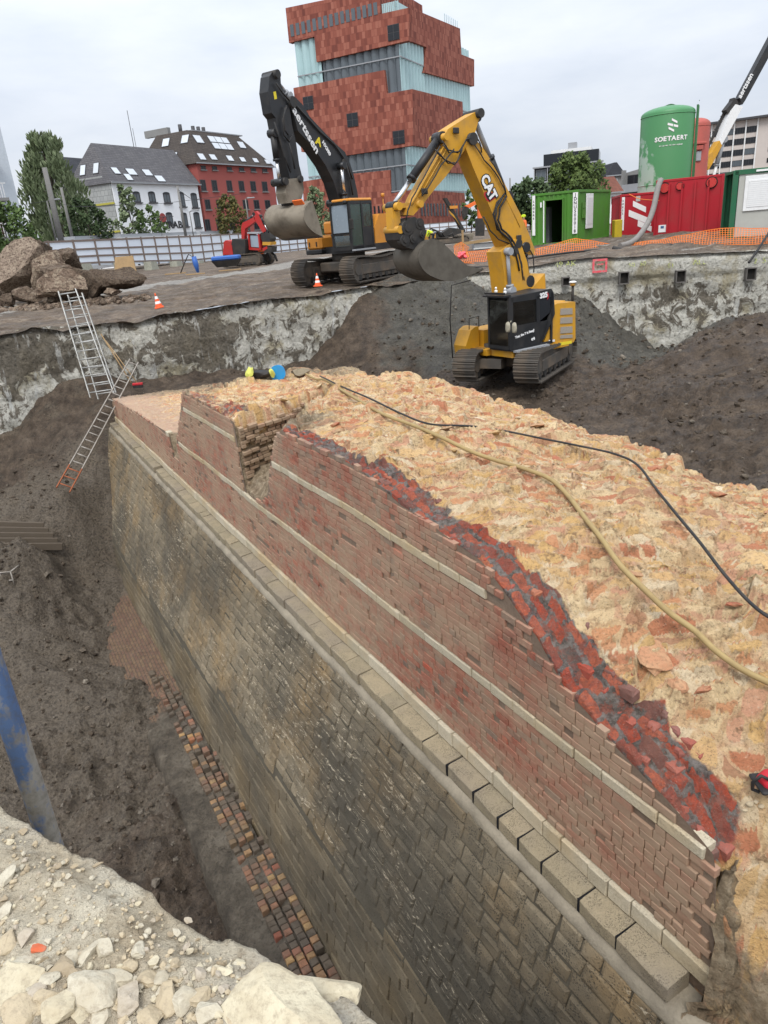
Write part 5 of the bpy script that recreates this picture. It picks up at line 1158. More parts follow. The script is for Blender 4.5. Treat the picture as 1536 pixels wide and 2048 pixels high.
tree_at('tall feathery grey-green tree behind the leaning concrete pole', 82, 500, 272, 54, 75, lambda f: oval(f) * (1.15 - .2 * f), M['leaf_willow'], n=4600, leaf=.20, clumps=60, seed=3, low=.04, wisp=.9, name='willow_tree')
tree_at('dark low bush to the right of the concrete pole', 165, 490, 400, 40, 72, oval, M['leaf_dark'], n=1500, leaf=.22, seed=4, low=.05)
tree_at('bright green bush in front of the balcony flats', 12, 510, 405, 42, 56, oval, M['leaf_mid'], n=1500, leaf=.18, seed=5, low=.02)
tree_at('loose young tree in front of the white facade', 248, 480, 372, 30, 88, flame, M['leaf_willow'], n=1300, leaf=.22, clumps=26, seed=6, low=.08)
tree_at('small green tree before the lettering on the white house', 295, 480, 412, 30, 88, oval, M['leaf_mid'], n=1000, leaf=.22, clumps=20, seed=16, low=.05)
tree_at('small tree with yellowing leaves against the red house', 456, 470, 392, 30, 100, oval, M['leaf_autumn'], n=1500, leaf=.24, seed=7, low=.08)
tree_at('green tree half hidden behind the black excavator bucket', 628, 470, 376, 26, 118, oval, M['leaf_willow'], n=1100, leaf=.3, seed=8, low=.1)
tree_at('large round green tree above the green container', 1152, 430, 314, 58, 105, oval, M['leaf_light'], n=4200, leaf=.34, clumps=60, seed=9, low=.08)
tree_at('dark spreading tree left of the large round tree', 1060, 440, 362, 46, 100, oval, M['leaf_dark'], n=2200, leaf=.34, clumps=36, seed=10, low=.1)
tree_at('small tree beside the museum glass', 940, 455, 380, 16, 125, oval, M['leaf_mid'], n=600, leaf=.3, clumps=16, seed=12, low=.1)
# --- poles and street lamps
plain('pole_concrete', (.20, .195, .185), .9, dirt=.3)
def pole(name, label, cat, top, bot, Y, r0, r1, m, arm=None, group=None):
    b = aty(*bot, Y); t = aty(*top, Y); r = thing(name, label, cat, (b.x, b.y, b.z - .8), 0, group); mb = MB(); d = t - b
    mb.tube([(0, 0, 0), (d.x * 0, 0, d.z + .8)], [r0, r1], 8); mb.build('post', m, r)
    if arm:
        mb = MB(); mb.tube([(0, 0, d.z + .7), (arm * .5, 0, d.z + .95), (arm, 0, d.z + .9)], .05, 6); a_ = mb.build('arm', m, r)
        mb = MB(); mb.box((arm * 1.15, 0, d.z + .86), (.9, .28, .12), None, None, .04); mb.build('lamp_head', M['zinc'], a_)
    return r
pole('utility_pole', 'thick grey concrete pole standing before the feathery tree', 'pole', (92, 335), (122, 480), 64, .28, .20, M['pole_concrete'])
pole('utility_pole', 'thin dark pole to the right of the thick concrete pole', 'pole', (123, 375), (143, 468), 70, .16, .11, M['pole_concrete'])
pole('street_lamp', 'slim lamp post left of the thick concrete pole', 'street lamp', (94, 402), (112, 480), 66, .09, .07, M['pole_concrete'], .6)
pole('street_lamp', 'tram pole rising in front of the white facade', 'street lamp', (357, 372), (370, 462), 84, .16, .12, M['pole_concrete'])
pole('street_lamp', 'short lamp post beside the tram pole', 'street lamp', (381, 423), (385, 460), 86, .06, .05, M['pole_concrete'], .5)
pole('street_lamp', 'lamp post before the red rendered facade', 'street lamp', (487, 398), (498, 450), 96, .09, .07, M['pole_concrete'], .6)
pole('street_lamp', 'distant lamp post left of the dark spreading tree', 'street lamp', (1019, 356), (1021, 440), 120, .14, .1, M['pole_concrete'])
mb = MB()
for a, b in (((0, 404), (93, 402)), ((93, 402), (200, 412)), ((126, 372), (163, 414)), ((163, 414), (480, 388)), ((357, 380), (400, 400))):
    p, q = aty(*a, 68), aty(*b, 72); m_ = (p + q) / 2 - Vector((0, 0, .25)); mb.tube([p, m_, q], .022, 4)
tag(mb.build('overhead_wire', M['grey_frame']), 'thin overhead tram wires strung between the poles', 'wire')

# --- tram passing behind the hoarding
tp = [aty(px, py, Y) for px, py, Y in ((134, 478, 66), (240, 472, 76), (330, 468, 86), (400, 466, 95), (482, 462, 106))]
tram = thing('tram', 'long white tram with grey roof passing behind the hoarding', 'tram', (tp[0].x, tp[0].y, 1.0))
o_ = Vector((tp[0].x, tp[0].y, 1.0))
for i in range(4):
    a, b = tp[i] - o_, tp[i + 1] - o_; d = (b - a); d.z = 0; L_ = d.length; d.normalize(); n_ = Vector((-d.y, d.x, 0)); zt_ = (a.z + b.z) / 2 - .05
    a = a + d * .35
    if i == 0:
        pr = [(0, 0), (0, zt_ - 1.0), (.5, zt_ - .35), (1.6, zt_ - .12), (L_ - .5, zt_ - .12), (L_ - .5, 0)]
    else: pr = [(0, 0), (0, zt_ - .12), (L_ - .6, zt_ - .12), (L_ - .6, 0)]
    P3 = [Vector((a.x, a.y, 0)) + d * s + Vector((0, 0, z)) for s, z in pr]
    mb = MB(); mb.prism(P3, n_ * 2.4); bd = mb.build('car_body', M['white_metal'], tram)
    mb = MB(); mb.prism([Vector((a.x, a.y, 0)) + d * s + n_ * .25 + Vector((0, 0, z)) for s, z in ((1.4 if i == 0 else .2, zt_ - .15), (1.5 if i == 0 else .2, zt_ + .22), (L_ - .8, zt_ + .22), (L_ - .8, zt_ - .15))], n_ * 1.9); mb.build('roof_equipment', M['zinc'], tram)
    mb = MB(); mb.prism([Vector((a.x, a.y, 0)) + d * s - n_ * .02 + Vector((0, 0, z)) for s, z in ((.3, zt_ - 1.5), (.3, zt_ - .95) if i == 0 else (.3, zt_ - .7), (1.0, zt_ - .6), (L_ - .9, zt_ - .6), (L_ - .9, zt_ - 1.5))], n_ * .06); mb.build('window_band', M['dark_glass'], bd)
p = aty(325, 448, 86) - o_; mb = MB(); mb.tube([p + Vector((0, 0, -1.6)), p + Vector((-.9, 0, -.6)), p + Vector((.3, 0, .7))], .04, 5); mb.tube([p + Vector((-.5, -.6, .7)), p + Vector((1.2, .6, .72))], .04, 5); mb.build('pantograph', M['grey_frame'], tram)

# --- hoarding: white panels, brown posts and rails, concrete feet
k = NT('hoarding_panel'); n_ = k.noise(.8, 4, .6); M['hoarding_panel'] = k.fin(k.mix(n_, (.70, .77, .86), (.80, .85, .91)), .5, None, 0, .4)
plain('hoarding_rail', (.22, .17, .145), .85, dirt=.3); plain('foot_concrete', (.33, .33, .27), .9, dirt=.4)
def hoarding(label, pts, group, foot=True):
    P = [(aty(px, (yt + yb) / 2, Y), (yb - yt)) for px, yt, yb, Y in pts]
    o_ = aty(pts[0][0], pts[0][2], pts[0][3]); r = thing('site_hoarding', label, 'fence', o_, 0, group)
    tops = [aty(px, yt, Y) - o_ for px, yt, yb, Y in pts]; bots = [aty(px, yb, Y) - o_ for px, yt, yb, Y in pts]
    cum = [0]
    for a, b in zip(bots[:-1], bots[1:]): cum.append(cum[-1] + (b - a).length)
    def at_(s, f):
        i = max(0, min(len(cum) - 2, int(np.searchsorted(cum, s)) - 1)); t = (s - cum[i]) / (cum[i + 1] - cum[i]); b = bots[i].lerp(bots[i + 1], t); u = tops[i].lerp(tops[i + 1], t)
        return Vector((b.x, b.y, b.z + (u.z - b.z) * f))
    s = 0.0; j_ = 0
    while s < cum[-1] - .3:
        e = min(s + 2.5, cum[-1]); a, b, c_, d_ = at_(s + .03, .0), at_(e - .03, .0), at_(e - .03, .97), at_(s + .03, .97); dr_ = (b - a).normalized(); nn = Vector((dr_.y, -dr_.x, 0)).normalized()
        mb = MB(); mb.hexa([a, b, b - nn * .05, a - nn * .05, d_, c_, c_ - nn * .05, d_ - nn * .05]); mb.build('panel', M['hoarding_panel'], r)
        mb = MB(); p0, p1 = at_(s, -.03) + nn * .09, at_(s, 1.0) + nn * .09; w_ = dr_ * .07
        mb.hexa([p0 - w_, p0 + w_, p0 + w_ - nn * .1, p0 - w_ - nn * .1, p1 - w_, p1 + w_, p1 + w_ - nn * .1, p1 - w_ - nn * .1]); mb.build('post', M['hoarding_rail'], r)
        for f in (.1, .36, .63, .95):
            mb = MB(); q0, q1 = at_(s + .08, f) + nn * .05, at_(e - .08, f) + nn * .05; up = Vector((0, 0, .07))
            mb.hexa([q0 - up, q1 - up, q1 - up - nn * .05, q0 - up - nn * .05, q0 + up, q1 + up, q1 + up - nn * .05, q0 + up - nn * .05]); mb.build('rail', M['hoarding_rail'], r)
        if foot and j_ % 2 == 0:
            mb = MB(); m0 = at_(s, 0); zf = ground_at(*(m0 + o_).xy) - o_.z - .3
            mb.prism([m0 + nn * 1.1 + Vector((0, 0, zf)) - dr_ * .9, m0 + nn * 1.1 + Vector((0, 0, zf)) + dr_ * .9, m0 + nn * .9 + dr_ * .5 + Vector((0, 0, .15)), m0 + nn * .9 - dr_ * .5 + Vector((0, 0, .15))], -nn * .8); mb.build('concrete_foot', M['foot_concrete'], r)
        s = e; j_ += 1
    return r
hoarding('white hoarding with brown rails in front of the tram', [(55, 482, 540, 58), (187, 477, 530, 64), (390, 469, 525, 82), (545, 462, 508, 104)], 'site hoardings')
hoarding('white hoarding with brown rails between black excavator and museum', [(545, 462, 508, 104), (700, 456, 490, 128), (836, 448, 474, 150), (960, 438, 464, 160), (1062, 429, 455, 165)], 'site hoardings', False)
# ------------------------------------------------------------------ machines
plain('machine_yellow', (.58, .29, .018), .42, dirt=.42, dcol=(.20, .15, .10), sc=2.2); plain('machine_black', (.014, .015, .017), .35, dirt=.35, dcol=(.07, .06, .05), sc=2); plain('machine_orange', (.62, .25, .03), .42, dirt=.2, sc=2)
plain('worn_steel', (.085, .076, .066), .7, .2, .95, (.175, .135, .098), sc=1.6); plain('bucket_steel', (.25, .215, .165), .75, .1, .85, (.095, .078, .058), sc=1.4); plain('muddy_bucket', (.115, .102, .082), .75, .1, .8, (.055, .046, .036), sc=1.6); plain('chrome', (.62, .62, .62), .15, .95, .05); plain('hose_rubber', (.018, .018, .019), .55, dirt=.3)
plain('dark_steel', (.035, .034, .033), .55, .3, .5, (.09, .075, .06), sc=3); plain('machine_red', (.42, .02, .018), .4, dirt=.25, sc=3); plain('lamp_white', (.8, .8, .78), .3, dirt=.05); plain('sticker_yellow', (.75, .6, .03), .5, dirt=.05)
k = NT('cab_glass'); tr = k.n('ShaderNodeBsdfTransparent'); tr.inputs[0].default_value = (.55, .62, .60, 1); gl = k.n('ShaderNodeBsdfGlossy'); gl.inputs['Roughness'].default_value = .05; gl.inputs['Color'].default_value = (.8, .85, .88, 1); ms = k.n('ShaderNodeMixShader'); fr_ = k.n('ShaderNodeFresnel'); fr_.inputs[0].default_value = 1.6
k.l(k.math('ADD', fr_.outputs[0], .07), ms.inputs[0]); k.l(tr.outputs[0], ms.inputs[1]); k.l(gl.outputs[0], ms.inputs[2]); k.l(ms.outputs[0], k.t.nodes['Material Output'].inputs['Surface']); M['cab_glass'] = k.m
class Mach:
    def __init__(self, root, origin, th):
        self.r = root; self.o = Vector(origin); self.f = Vector((-math.cos(th), -math.sin(th), 0)); self.l = Vector((-self.f.y, self.f.x, 0))
        root.location = origin; root.rotation_euler = (0, 0, math.atan2(self.f.y, self.f.x))
    def p(self, px, py, y=0.0):
        q = atplane(px, py, self.o + self.l * y, self.l) - self.o; return q.dot(self.f), q.z
    def poly(self, pts, fn, y0, y1, yref=None, mb=None, rnd=.5, inset=0):
        mb = mb or MB(); yr = y0 if yref is None else yref; q = [self.p(*fn(*a), yr) for a in pts]
        mb.prism([(x, y0, z) for x, z in q], (0, y1 - y0, 0), rnd); return mb
    def pt(self, px, py, y, fn=None):
        x, z = self.p(*(fn(px, py) if fn else (px, py)), y); return Vector((x, y, z))
def rod(mb, a, b, r, n=10): return mb.tube([a, b], r, n)
def ram(root, a, b, f, r, m1, m2, name='hydraulic_ram'):
    a, b = Vector(a), Vector(b); c = a.lerp(b, f); mb = MB(); mb.tube([a, c], r, 12); mb.tube([c - (c - a).normalized() * .06, c + (b - a).normalized() * .02], r * 1.18, 12); o = mb.build(name, m1, root)
    mb = MB(); mb.tube([c, b], r * .58, 10); mb.build('piston', m2, o); y = Vector((0, r * 1.5, 0)); mb = MB(); mb.tube([a - y, a + y], r * 1.3, 10); mb.build('pin', m1, o); mb = MB(); mb.tube([b - y, b + y], r * 1.1, 10); mb.build('pin', m1, o); return o
def track(root, rot, yc, L_, H, W, zb=0.0, pitch=.19, name='track', dip=.0, xo=0.0):
    R2 = Matrix.Rotation(rot, 4, 'Z') @ Matrix.Translation((xo, 0, 0)); r = H / 2
    P = []; s_ = L_ / 2 - r; n1 = int(2 * s_ / pitch); n2 = int(math.pi * r / pitch)
    for i in range(n1): P.append((-s_ + 2 * s_ * i / n1, 0, 0))
    for i in range(n2): a = math.pi * i / n2; P.append((s_ + r * math.sin(a), r - r * math.cos(a), a))
    for i in range(n1): x = s_ - 2 * s_ * i / n1; P.append((x, H - dip * math.sin(math.pi * (x + s_) / (2 * s_)) ** 2, math.pi))
    for i in range(n2): a = math.pi + math.pi * i / n2; P.append((-s_ + r * math.sin(a), r - r * math.cos(a), a))
    mb = MB(); q = []
    for i in range(20): a = 2 * math.pi * i / 20; q.append(((s_ if math.cos(a) >= 0 else -s_) + (r - .10) * math.cos(a), r + (r - .10) * math.sin(a)))
    mb.prism([(x, yc - W * .30, z + zb) for x, z in q], (0, W * .6, 0)); mb.box((0, yc, r * .95 + zb), (2 * s_ * .8, W * .78, H * .42), None, None, .03)
    for v in range(len(mb.v)): mb.v[v] = tuple(R2 @ Vector(mb.v[v]))
    fr = mb.build(name, M['worn_steel'], root)
    mb = MB(); mb.box((0, 0, 0), (pitch * .94, W, .035), None, .5); mb.box((pitch * .28, 0, -.035), (.025, W, .045), None, .5); mb.box((-pitch * .15, 0, -.028), (.022, W, .03), None, .5); sh0 = None
    for x, z, a in P:
        sh = mb.build('track_shoe', M['worn_steel'], fr) if sh0 is None else sh0.copy()
        if sh0 is None: sh0 = sh
        else: COL.objects.link(sh); sh.parent = fr
        sh.matrix_local = R2 @ Matrix.Translation((x, yc, z + zb)) @ Matrix.Rotation(-a, 4, 'Y')
    for i in range(7):
        mb = MB(); x = -s_ * .9 + 1.8 * s_ * i / 6; mb.tube([Vector((x, yc - W * .36, .17 + zb)), Vector((x, yc + W * .36, .17 + zb))], .12, 10); ro = mb.build('roller', M['dark_steel'], fr); ro.matrix_local = R2
    for x in (-s_, s_):
        mb = MB(); mb.tube([Vector((x, yc - W * .34, r + zb)), Vector((x, yc + W * .34, r + zb))], r - .06, 18); mb.tube([Vector((x, yc - W * .38, r + zb)), Vector((x, yc + W * .38, r + zb))], r * .45, 14); ro = mb.build('idler_wheel', M['worn_steel'], fr); ro.matrix_local = R2
    return fr
# simple seated operator
def skin_body(name, joints, edges, m, parent, sub=1):
    me = bpy.data.meshes.new(name); me.from_pydata([j[0] for j in joints], edges, []); o = bpy.data.objects.new(name, me); COL.objects.link(o)
    sk = o.modifiers.new('s', 'SKIN'); 
    for v, j in zip(me.skin_vertices[0].data, joints): v.radius = (j[1], j[1]) if not isinstance(j[1], tuple) else j[1]
    me.skin_vertices[0].data[0].use_root = True
    sb = o.modifiers.new('u', 'SUBSURF'); sb.levels = sub; sb.render_levels = sub
    dg = bpy.context.evaluated_depsgraph_get(); m2 = bpy.data.meshes.new_from_object(o.evaluated_get(dg)); bpy.data.objects.remove(o); m2.materials.clear(); m2.materials.append(m)
    for p in m2.polygons: p.use_smooth = True
    o = bpy.data.objects.new(name, m2); COL.objects.link(o); o.parent = parent; return o
plain('skin', (.42, .25, .18), .6, dirt=.05); plain('hivis_yellow', (.62, .78, .03), .6, dirt=.12); plain('hivis_orange', (.80, .16, .03), .6, dirt=.12); plain('work_trousers', (.04, .042, .05), .9); plain('helmet_white', (.75, .75, .72), .35)
def person(label, loc, rotz, top, pose='stand', helmet=None, scale=1.0, group=None):
    r = thing('person', label, 'person', loc, rotz, group); r.scale = (scale,) * 3
    if pose == 'stand': hip, ch, nk, hd = (0, 0, .95), (.02, 0, 1.28), (.03, 0, 1.50), (.05, 0, 1.64); kn = [(.03, .1, .5), (.0, -.1, .5)]; ft = [(.02, .11, .06), (-.02, -.11, .06)]; el = [(.05, .27, 1.12), (.05, -.27, 1.12)]; ha = [(.2, .24, .93), (.22, -.22, .95)]
    elif pose == 'bend': hip, ch, nk, hd = (0, 0, .88), (.28, 0, 1.08), (.46, 0, 1.16), (.58, 0, 1.2); kn = [(.06, .12, .46), (.04, -.12, .46)]; ft = [(-.02, .14, .06), (-.04, -.14, .06)]; el = [(.45, .24, .85), (.46, -.24, .85)]; ha = [(.55, .16, .6), (.56, -.14, .6)]
    else: hip, ch, nk, hd = (0, 0, .12), (-.03, 0, .45), (-.01, 0, .66), (.02, 0, .80); kn = [(.42, .1, .16), (.42, -.1, .16)]; ft = [(.5, .1, -.3), (.5, -.1, -.3)]; el = [(.12, .25, .3), (.12, -.25, .3)]; ha = [(.36, .2, .34), (.36, -.2, .34)]
    V = Vector; hd = V(hd); nk = V(nk); ch = V(ch); hip = V(hip); J = [(hip, .12), (ch, (.17, .13)), (nk, .06), (hd, .095), (hd + V((0, 0, .09)), .07)]; Ed = [(0, 1), (1, 2), (2, 3), (3, 4)]
    for s, (k_, f_, e_, h_) in zip((1, -1), zip(kn, ft, el, ha)):
        b = len(J); sh = ch.lerp(nk, .7) + V((0, .17 * s, 0)); h_ = V(h_); J += [(hip + V((0, .09 * s, -.06)), .095), (V(k_), .065), (V(f_), .05), (V(f_) + V((.14, 0, -.03)), .04), (sh, .06), (V(e_), .042), (h_, .032), (h_ + (h_ - V(e_)).normalized() * .09, .028)]
        Ed += [(0, b), (b, b + 1), (b + 1, b + 2), (b + 2, b + 3), (1, b + 4), (b + 4, b + 5), (b + 5, b + 6), (b + 6, b + 7)]
    skin_body('body', J, Ed, M['skin'], r)
    up = lambda a, g: (a[0], a[1] + g if not isinstance(a[1], tuple) else (a[1][0] + g, a[1][1] + g))
    skin_body('jacket', [up(J[i], .025) for i in (0, 1, 2)] + [up(J[i], .02) for i in (9, 10, 17, 18)] + [(J[10][0].lerp(J[11][0], .8), .045), (J[18][0].lerp(J[19][0], .8), .045)], [(0, 1), (1, 2), (1, 3), (3, 4), (4, 7), (1, 5), (5, 6), (6, 8)], top, r)
    skin_body('trousers', [up(J[i], .02) for i in (0, 5, 6, 7, 8, 13, 14, 15, 16)], [(0, 1), (1, 2), (2, 3), (3, 4), (0, 5), (5, 6), (6, 7), (7, 8)], M['work_trousers'], r)
    if helmet: mb = MB(); mb.rock(hd + V((0, 0, .07)), (.15, .125, .10), 3, .5, 2, Matrix.Identity(3), 0, True); mb.box(hd + V((.13, 0, .05)), (.1, .18, .015)); mb.build('helmet', helmet, r)
    return r

# === yellow excavator down in the pit
g1 = lambda x, y: (900 + .19531 * x, 560 + .19531 * y); c4 = lambda x, y: (740 + .29948 * x, 200 + .29948 * y)
cat_z = aty(1088, 771, 22.05).z + .02
cat = thing('excavator', 'yellow excavator with black cab standing down in the pit below the far wall', 'excavator')
C1 = Mach(cat, (4.55, 24.5, cat_z), rad(33)); UC = rad(58 - 33)
for yc in (1.38, -.74): track(cat, UC, yc, 4.3, .92, .80, dip=.05, xo=-.45)
R2 = Matrix.Rotation(UC, 3, 'Z'); mb = MB(); mb.box(R2 @ Vector((-.4, .3, .55)), (1.9, 1.5, .45), R2, None, .06); mb.box((.9, 0, .5), (.5, 1.4, .3), R2); mb.box((-.9, 0, .5), (.5, 1.4, .3), R2); mb.tube([(0, 0, .7), (0, 0, 1.06)], .68, 24); mb.build('undercarriage', M['worn_steel'], cat)
Y_, K_ = M['machine_yellow'], M['machine_black']
xf, zf = C1.p(*g1(640, 800), 1.3); xr, zr_ = C1.p(*g1(1270, 690), 1.3); zd = C1.p(*g1(660, 725), 1.3)[1]; zb_ = zf
xr = min(xr, -1.5)
mb = MB(); pl = [(xf, 1.3), (xr + .25, 1.3), (xr - .1, .8), (xr - .25, 0), (xr - .1, -.8), (xr + .25, -1.3), (1.0, -1.3), (1.0, .25), (xf - .05, .25), (xf, .35)]
mb.prism([(x, y, zb_) for x, y in pl[::-1]], (0, 0, zd - zb_ - .02)); mb.build('deck', Y_, cat)
xe, zt_ = C1.p(*g1(1085, 240), 1.3); zt2 = C1.p(*g1(1290, 225), 1.3)[1]; zl = C1.p(*g1(1085, 640), 1.3)[1]
mb = MB(); C1.poly([(965, 645), (1080, 330), (1065, 262), (1105, 240), (1288, 222), (1290, 600), (1270, 640)], g1, 1.28, .35, 1.3, mb)
mb.prism([(x, y, zd - .02) for x, y in ((-.3, .34), (xr + .2, .34), (xr - .15, .3), (xr - .25, -.5), (xr + .1, -1.25), (-.9, -1.25), (-.9, -.3), (-.3, -.3))][::-1], (0, 0, zt2 - zd)); mb.prism([(x, y, zd - .02) for x, y in ((.6, -.32), (-.88, -.32), (-.88, -1.24), (.6, -1.24))][::-1], (0, 0, .55)); mb.build('engine_house', Y_, cat)
for i, (ya, yb) in enumerate(((285, 350), (378, 440), (473, 540), (558, 592))):
    mb = MB(); C1.poly([(1135, ya + 8), (1255, ya), (1255, yb), (1130, yb + 8)], g1, 1.27, 1.30, 1.3, mb); mb.build('vent_grille', plain('grille_grey', (.33, .29, .24), .7, sc=20) if 'grille_grey' not in M else M['grille_grey'], cat)
mb = MB(); mb.box((xr + .5, .7, zt2 + .02), (.7, .7, .1), None, None, .03); mb.box((xr + .5, -.5, zt2 + .08), (.9, .8, .22), None, None, .05); mb.build('engine_cover', Y_, cat)
# right-hand front box with steps and rails
a = C1.pt(310, 750, -.35, g1); x1 = 1.30; zA = C1.p(*g1(310, 752), -.5)[1]; zB = C1.p(*g1(370, 440), -.8)[1]
mb = MB(); mb.prism([(.7, -.45, zA + .12), (x1 - .05, -.45, zA), (x1, -.45, zA + .35), (x1 - .25, -.45, zB - .1), (x1 - .45, -.45, zB), (.7, -.45, zB)], (0, -.62, 0)); mb.build('tool_box', Y_, cat)
mb = MB(); mb.tube([(x1 + .05, -1.10, zA - .1), (x1 + .08, -1.12, zA + 1.2), (x1 - .05, -1.12, zA + 2.3), (x1 - .7, -.9, zA + 2.4)], .022, 6); mb.tube([(x1 - .3, -.6, zB - .3), (x1 - .32, -.6, zB + .28), (x1 - .75, -.6, zB + .3), (x1 - .75, -.6, zB - .05)], .018, 6); mb.build('hand_rail', M['dark_steel'], cat)
mb = MB(); C1.poly([(330, 690), (378, 683), (378, 725), (330, 732)], g1, -.44, -.43, -.45, mb); mb.build('label_plate', M['white_paint'], cat)
# cab: posts and panels around real glass
yc0, yc1 = .36, 1.34; cw = lambda pts, ya, yb, mb=None: C1.poly(pts, g1, ya, yb, 1.34, mb)
mb = MB()
for ya, yb in ((yc1 - .06, yc1), (yc0, yc0 + .06)):
    cw([(612, 195), (645, 185), (650, 715), (612, 718)], ya, yb, mb); cw([(885, 165), (920, 160), (925, 650), (890, 660)], ya, yb, mb); cw([(1040, 110), (1065, 170), (1075, 350), (965, 600), (930, 640), (915, 640), (1030, 340), (1035, 200)], ya, yb, mb)
    cw([(640, 480), (890, 430), (895, 660), (650, 712)], ya, yb, mb); cw([(920, 430), (1010, 410), (940, 640), (920, 648)], ya, yb, mb); cw([(620, 180), (1040, 88), (1062, 130), (1064, 170), (640, 232)], ya, yb, mb)
xa, za = C1.p(*g1(618, 170), 1.34); xb, zbk = C1.p(*g1(1050, 90), 1.34); xl, zl_ = C1.p(*g1(625, 716), 1.34)
zrf = (za + zbk) / 2
mb.hexa([(xb, yc0, zbk - .12), (xa, yc0, za - .10), (xa, yc1, za - .10), (xb, yc1, zbk - .12), (xb + .05, yc0 + .06, zbk), (xa - .05, yc0 + .06, za), (xa - .05, yc1 - .06, za), (xb + .05, yc1 - .06, zbk)])
for y in (yc0, yc1 - .06): mb.box((xl + .02, y + .03, (zl_ + za) / 2), (.09, .07, za - zl_))
mb.box((xl, (yc0 + yc1) / 2, zl_ + .06), (.10, yc1 - yc0, .12)); mb.box((xb + .02, (yc0 + yc1) / 2, (zd + zbk) / 2 - .05), (.08, yc1 - yc0, zbk - zd - .1)); mb.box(((xl + xb) / 2, (yc0 + yc1) / 2, zl_ - .02), (xl - xb, yc1 - yc0, .08))
cab = mb.build('cab', K_, cat)
mb = MB(); mb.hexa([(xl + .02, yc0 + .07, zl_ + .12), (xl + .06, yc0 + .07, zl_ + .12), (xl + .06, yc1 - .07, zl_ + .12), (xl + .02, yc1 - .07, zl_ + .12), (xa + .0, yc0 + .07, za - .12), (xa + .04, yc0 + .07, za - .12), (xa + .04, yc1 - .07, za - .12), (xa, yc1 - .07, za - .12)]); mb.build('windscreen', M['cab_glass'], cab)
mb = MB(); cw([(650, 235), (885, 175), (888, 430), (650, 478)], yc1 - .04, yc1 - .02, mb); mb.build('door_window', M['cab_glass'], cab)
mb = MB(); cw([(925, 165), (1035, 140), (1030, 330), (925, 420)], yc1 - .04, yc1 - .02, mb); mb.build('rear_side_window', M['dark_glass'], cab)
mb = MB(); cw([(640, 240), (885, 170), (890, 440), (640, 480)], yc0 + .02, yc0 + .04, mb); mb.build('far_window', M['cab_glass'], cab)
mb = MB(); mb.box((xb + .62, .85, zd + .42), (.5, .5, .16), None, None, .05); mb.box((xb + .38, .85, zd + .78), (.14, .48, .7), (0, .1, 0), None, .05); mb.build('seat', M['machine_black'], cab)
person('operator in a yellow vest sitting in the black cab of the pit excavator', C1.o + C1.f * (xb + .58) + C1.l * .85 + Vector((0, 0, zd + .42)), cat.rotation_euler.z, M['hivis_yellow'], 'sit')
mb = MB(); mb.box((xa + .12, (yc0 + yc1) / 2, za + .02), (.3, yc1 - yc0, .05)); mb.box((xa + .2, (yc0 + yc1) / 2, za + .1), (.06, yc1 - yc0 - .1, .06)); mb.build('sun_visor', K_, cab)
for y in (.55, 1.15):
    mb = MB(); mb.box((xa - .35 + .3 * y, y - .05, za + .12), (.1, .1, .1), None, None, .03); mb.box((xa - .35 + .3 * y, y - .05, za + .22), (.08, .08, .08), None, None, .03); mb.build('work_lamp', M['lamp_white'], cab)
mb = MB(); mb.rock((xl + .20, 1.42, zl_ + .72), (.05, .10, .24), 1, .5, 2, Matrix.Identity(3), .0, True); mb.rock((xl + .12, 1.62, zl_ + .70), (.05, .10, .24), 1, .5, 2, Matrix.Identity(3), .0, True); mb.tube([(xl, 1.36, zl_ + .9), (xl + .16, 1.5, zl_ + .9)], .02, 5); mb.build('mirror', plain('mirror_back', (.36, .33, .25), .5) if 'mirror_back' not in M else M['mirror_back'], cab)
mb = MB(); mb.hexa([(xl - .1, 1.36, zd - .04), (xl - 1.6, 1.36, zd - .04), (xl - 1.6, 1.50, zd - .04), (xl - .1, 1.50, zd - .04), (xl - .1, 1.36, zd + .02), (xl - 1.6, 1.36, zd + .02), (xl - 1.6, 1.50, zd + .02), (xl - .1, 1.50, zd + .02)][::-1] if False else [(xl - 1.6, 1.34, zd - .04), (xl - .1, 1.34, zd - .04), (xl - .1, 1.50, zd - .04), (xl - 1.6, 1.50, zd - .04), (xl - 1.6, 1.34, zd + .02), (xl - .1, 1.34, zd + .02), (xl - .1, 1.50, zd + .02), (xl - 1.6, 1.50, zd + .02)]); mb.build('step_plate', M['zinc'], cat)
for px, py, s in ((903, 22, 0), (1258, 22, 1)):
    q = C1.pt(px, py, -.9 if s == 0 else .6, g1); mb = MB(); mb.tube([(q.x, q.y, q.z - (.9 if s else .5)), (q.x, q.y, q.z - .05)], .045, 8); po = mb.build('antenna_post', M['dark_steel'], cat); mb = MB(); mb.tube([q + Vector((0, 0, -.12)), q + Vector((0, 0, -.03))], .09, 10); mb.build('antenna_base', Y_, po); mb = MB(); mb.rock(q, (.13, .13, .05), 1, .5, 2, Matrix.Identity(3), 0, True); mb.build('antenna_cap', M['lamp_white'], po)
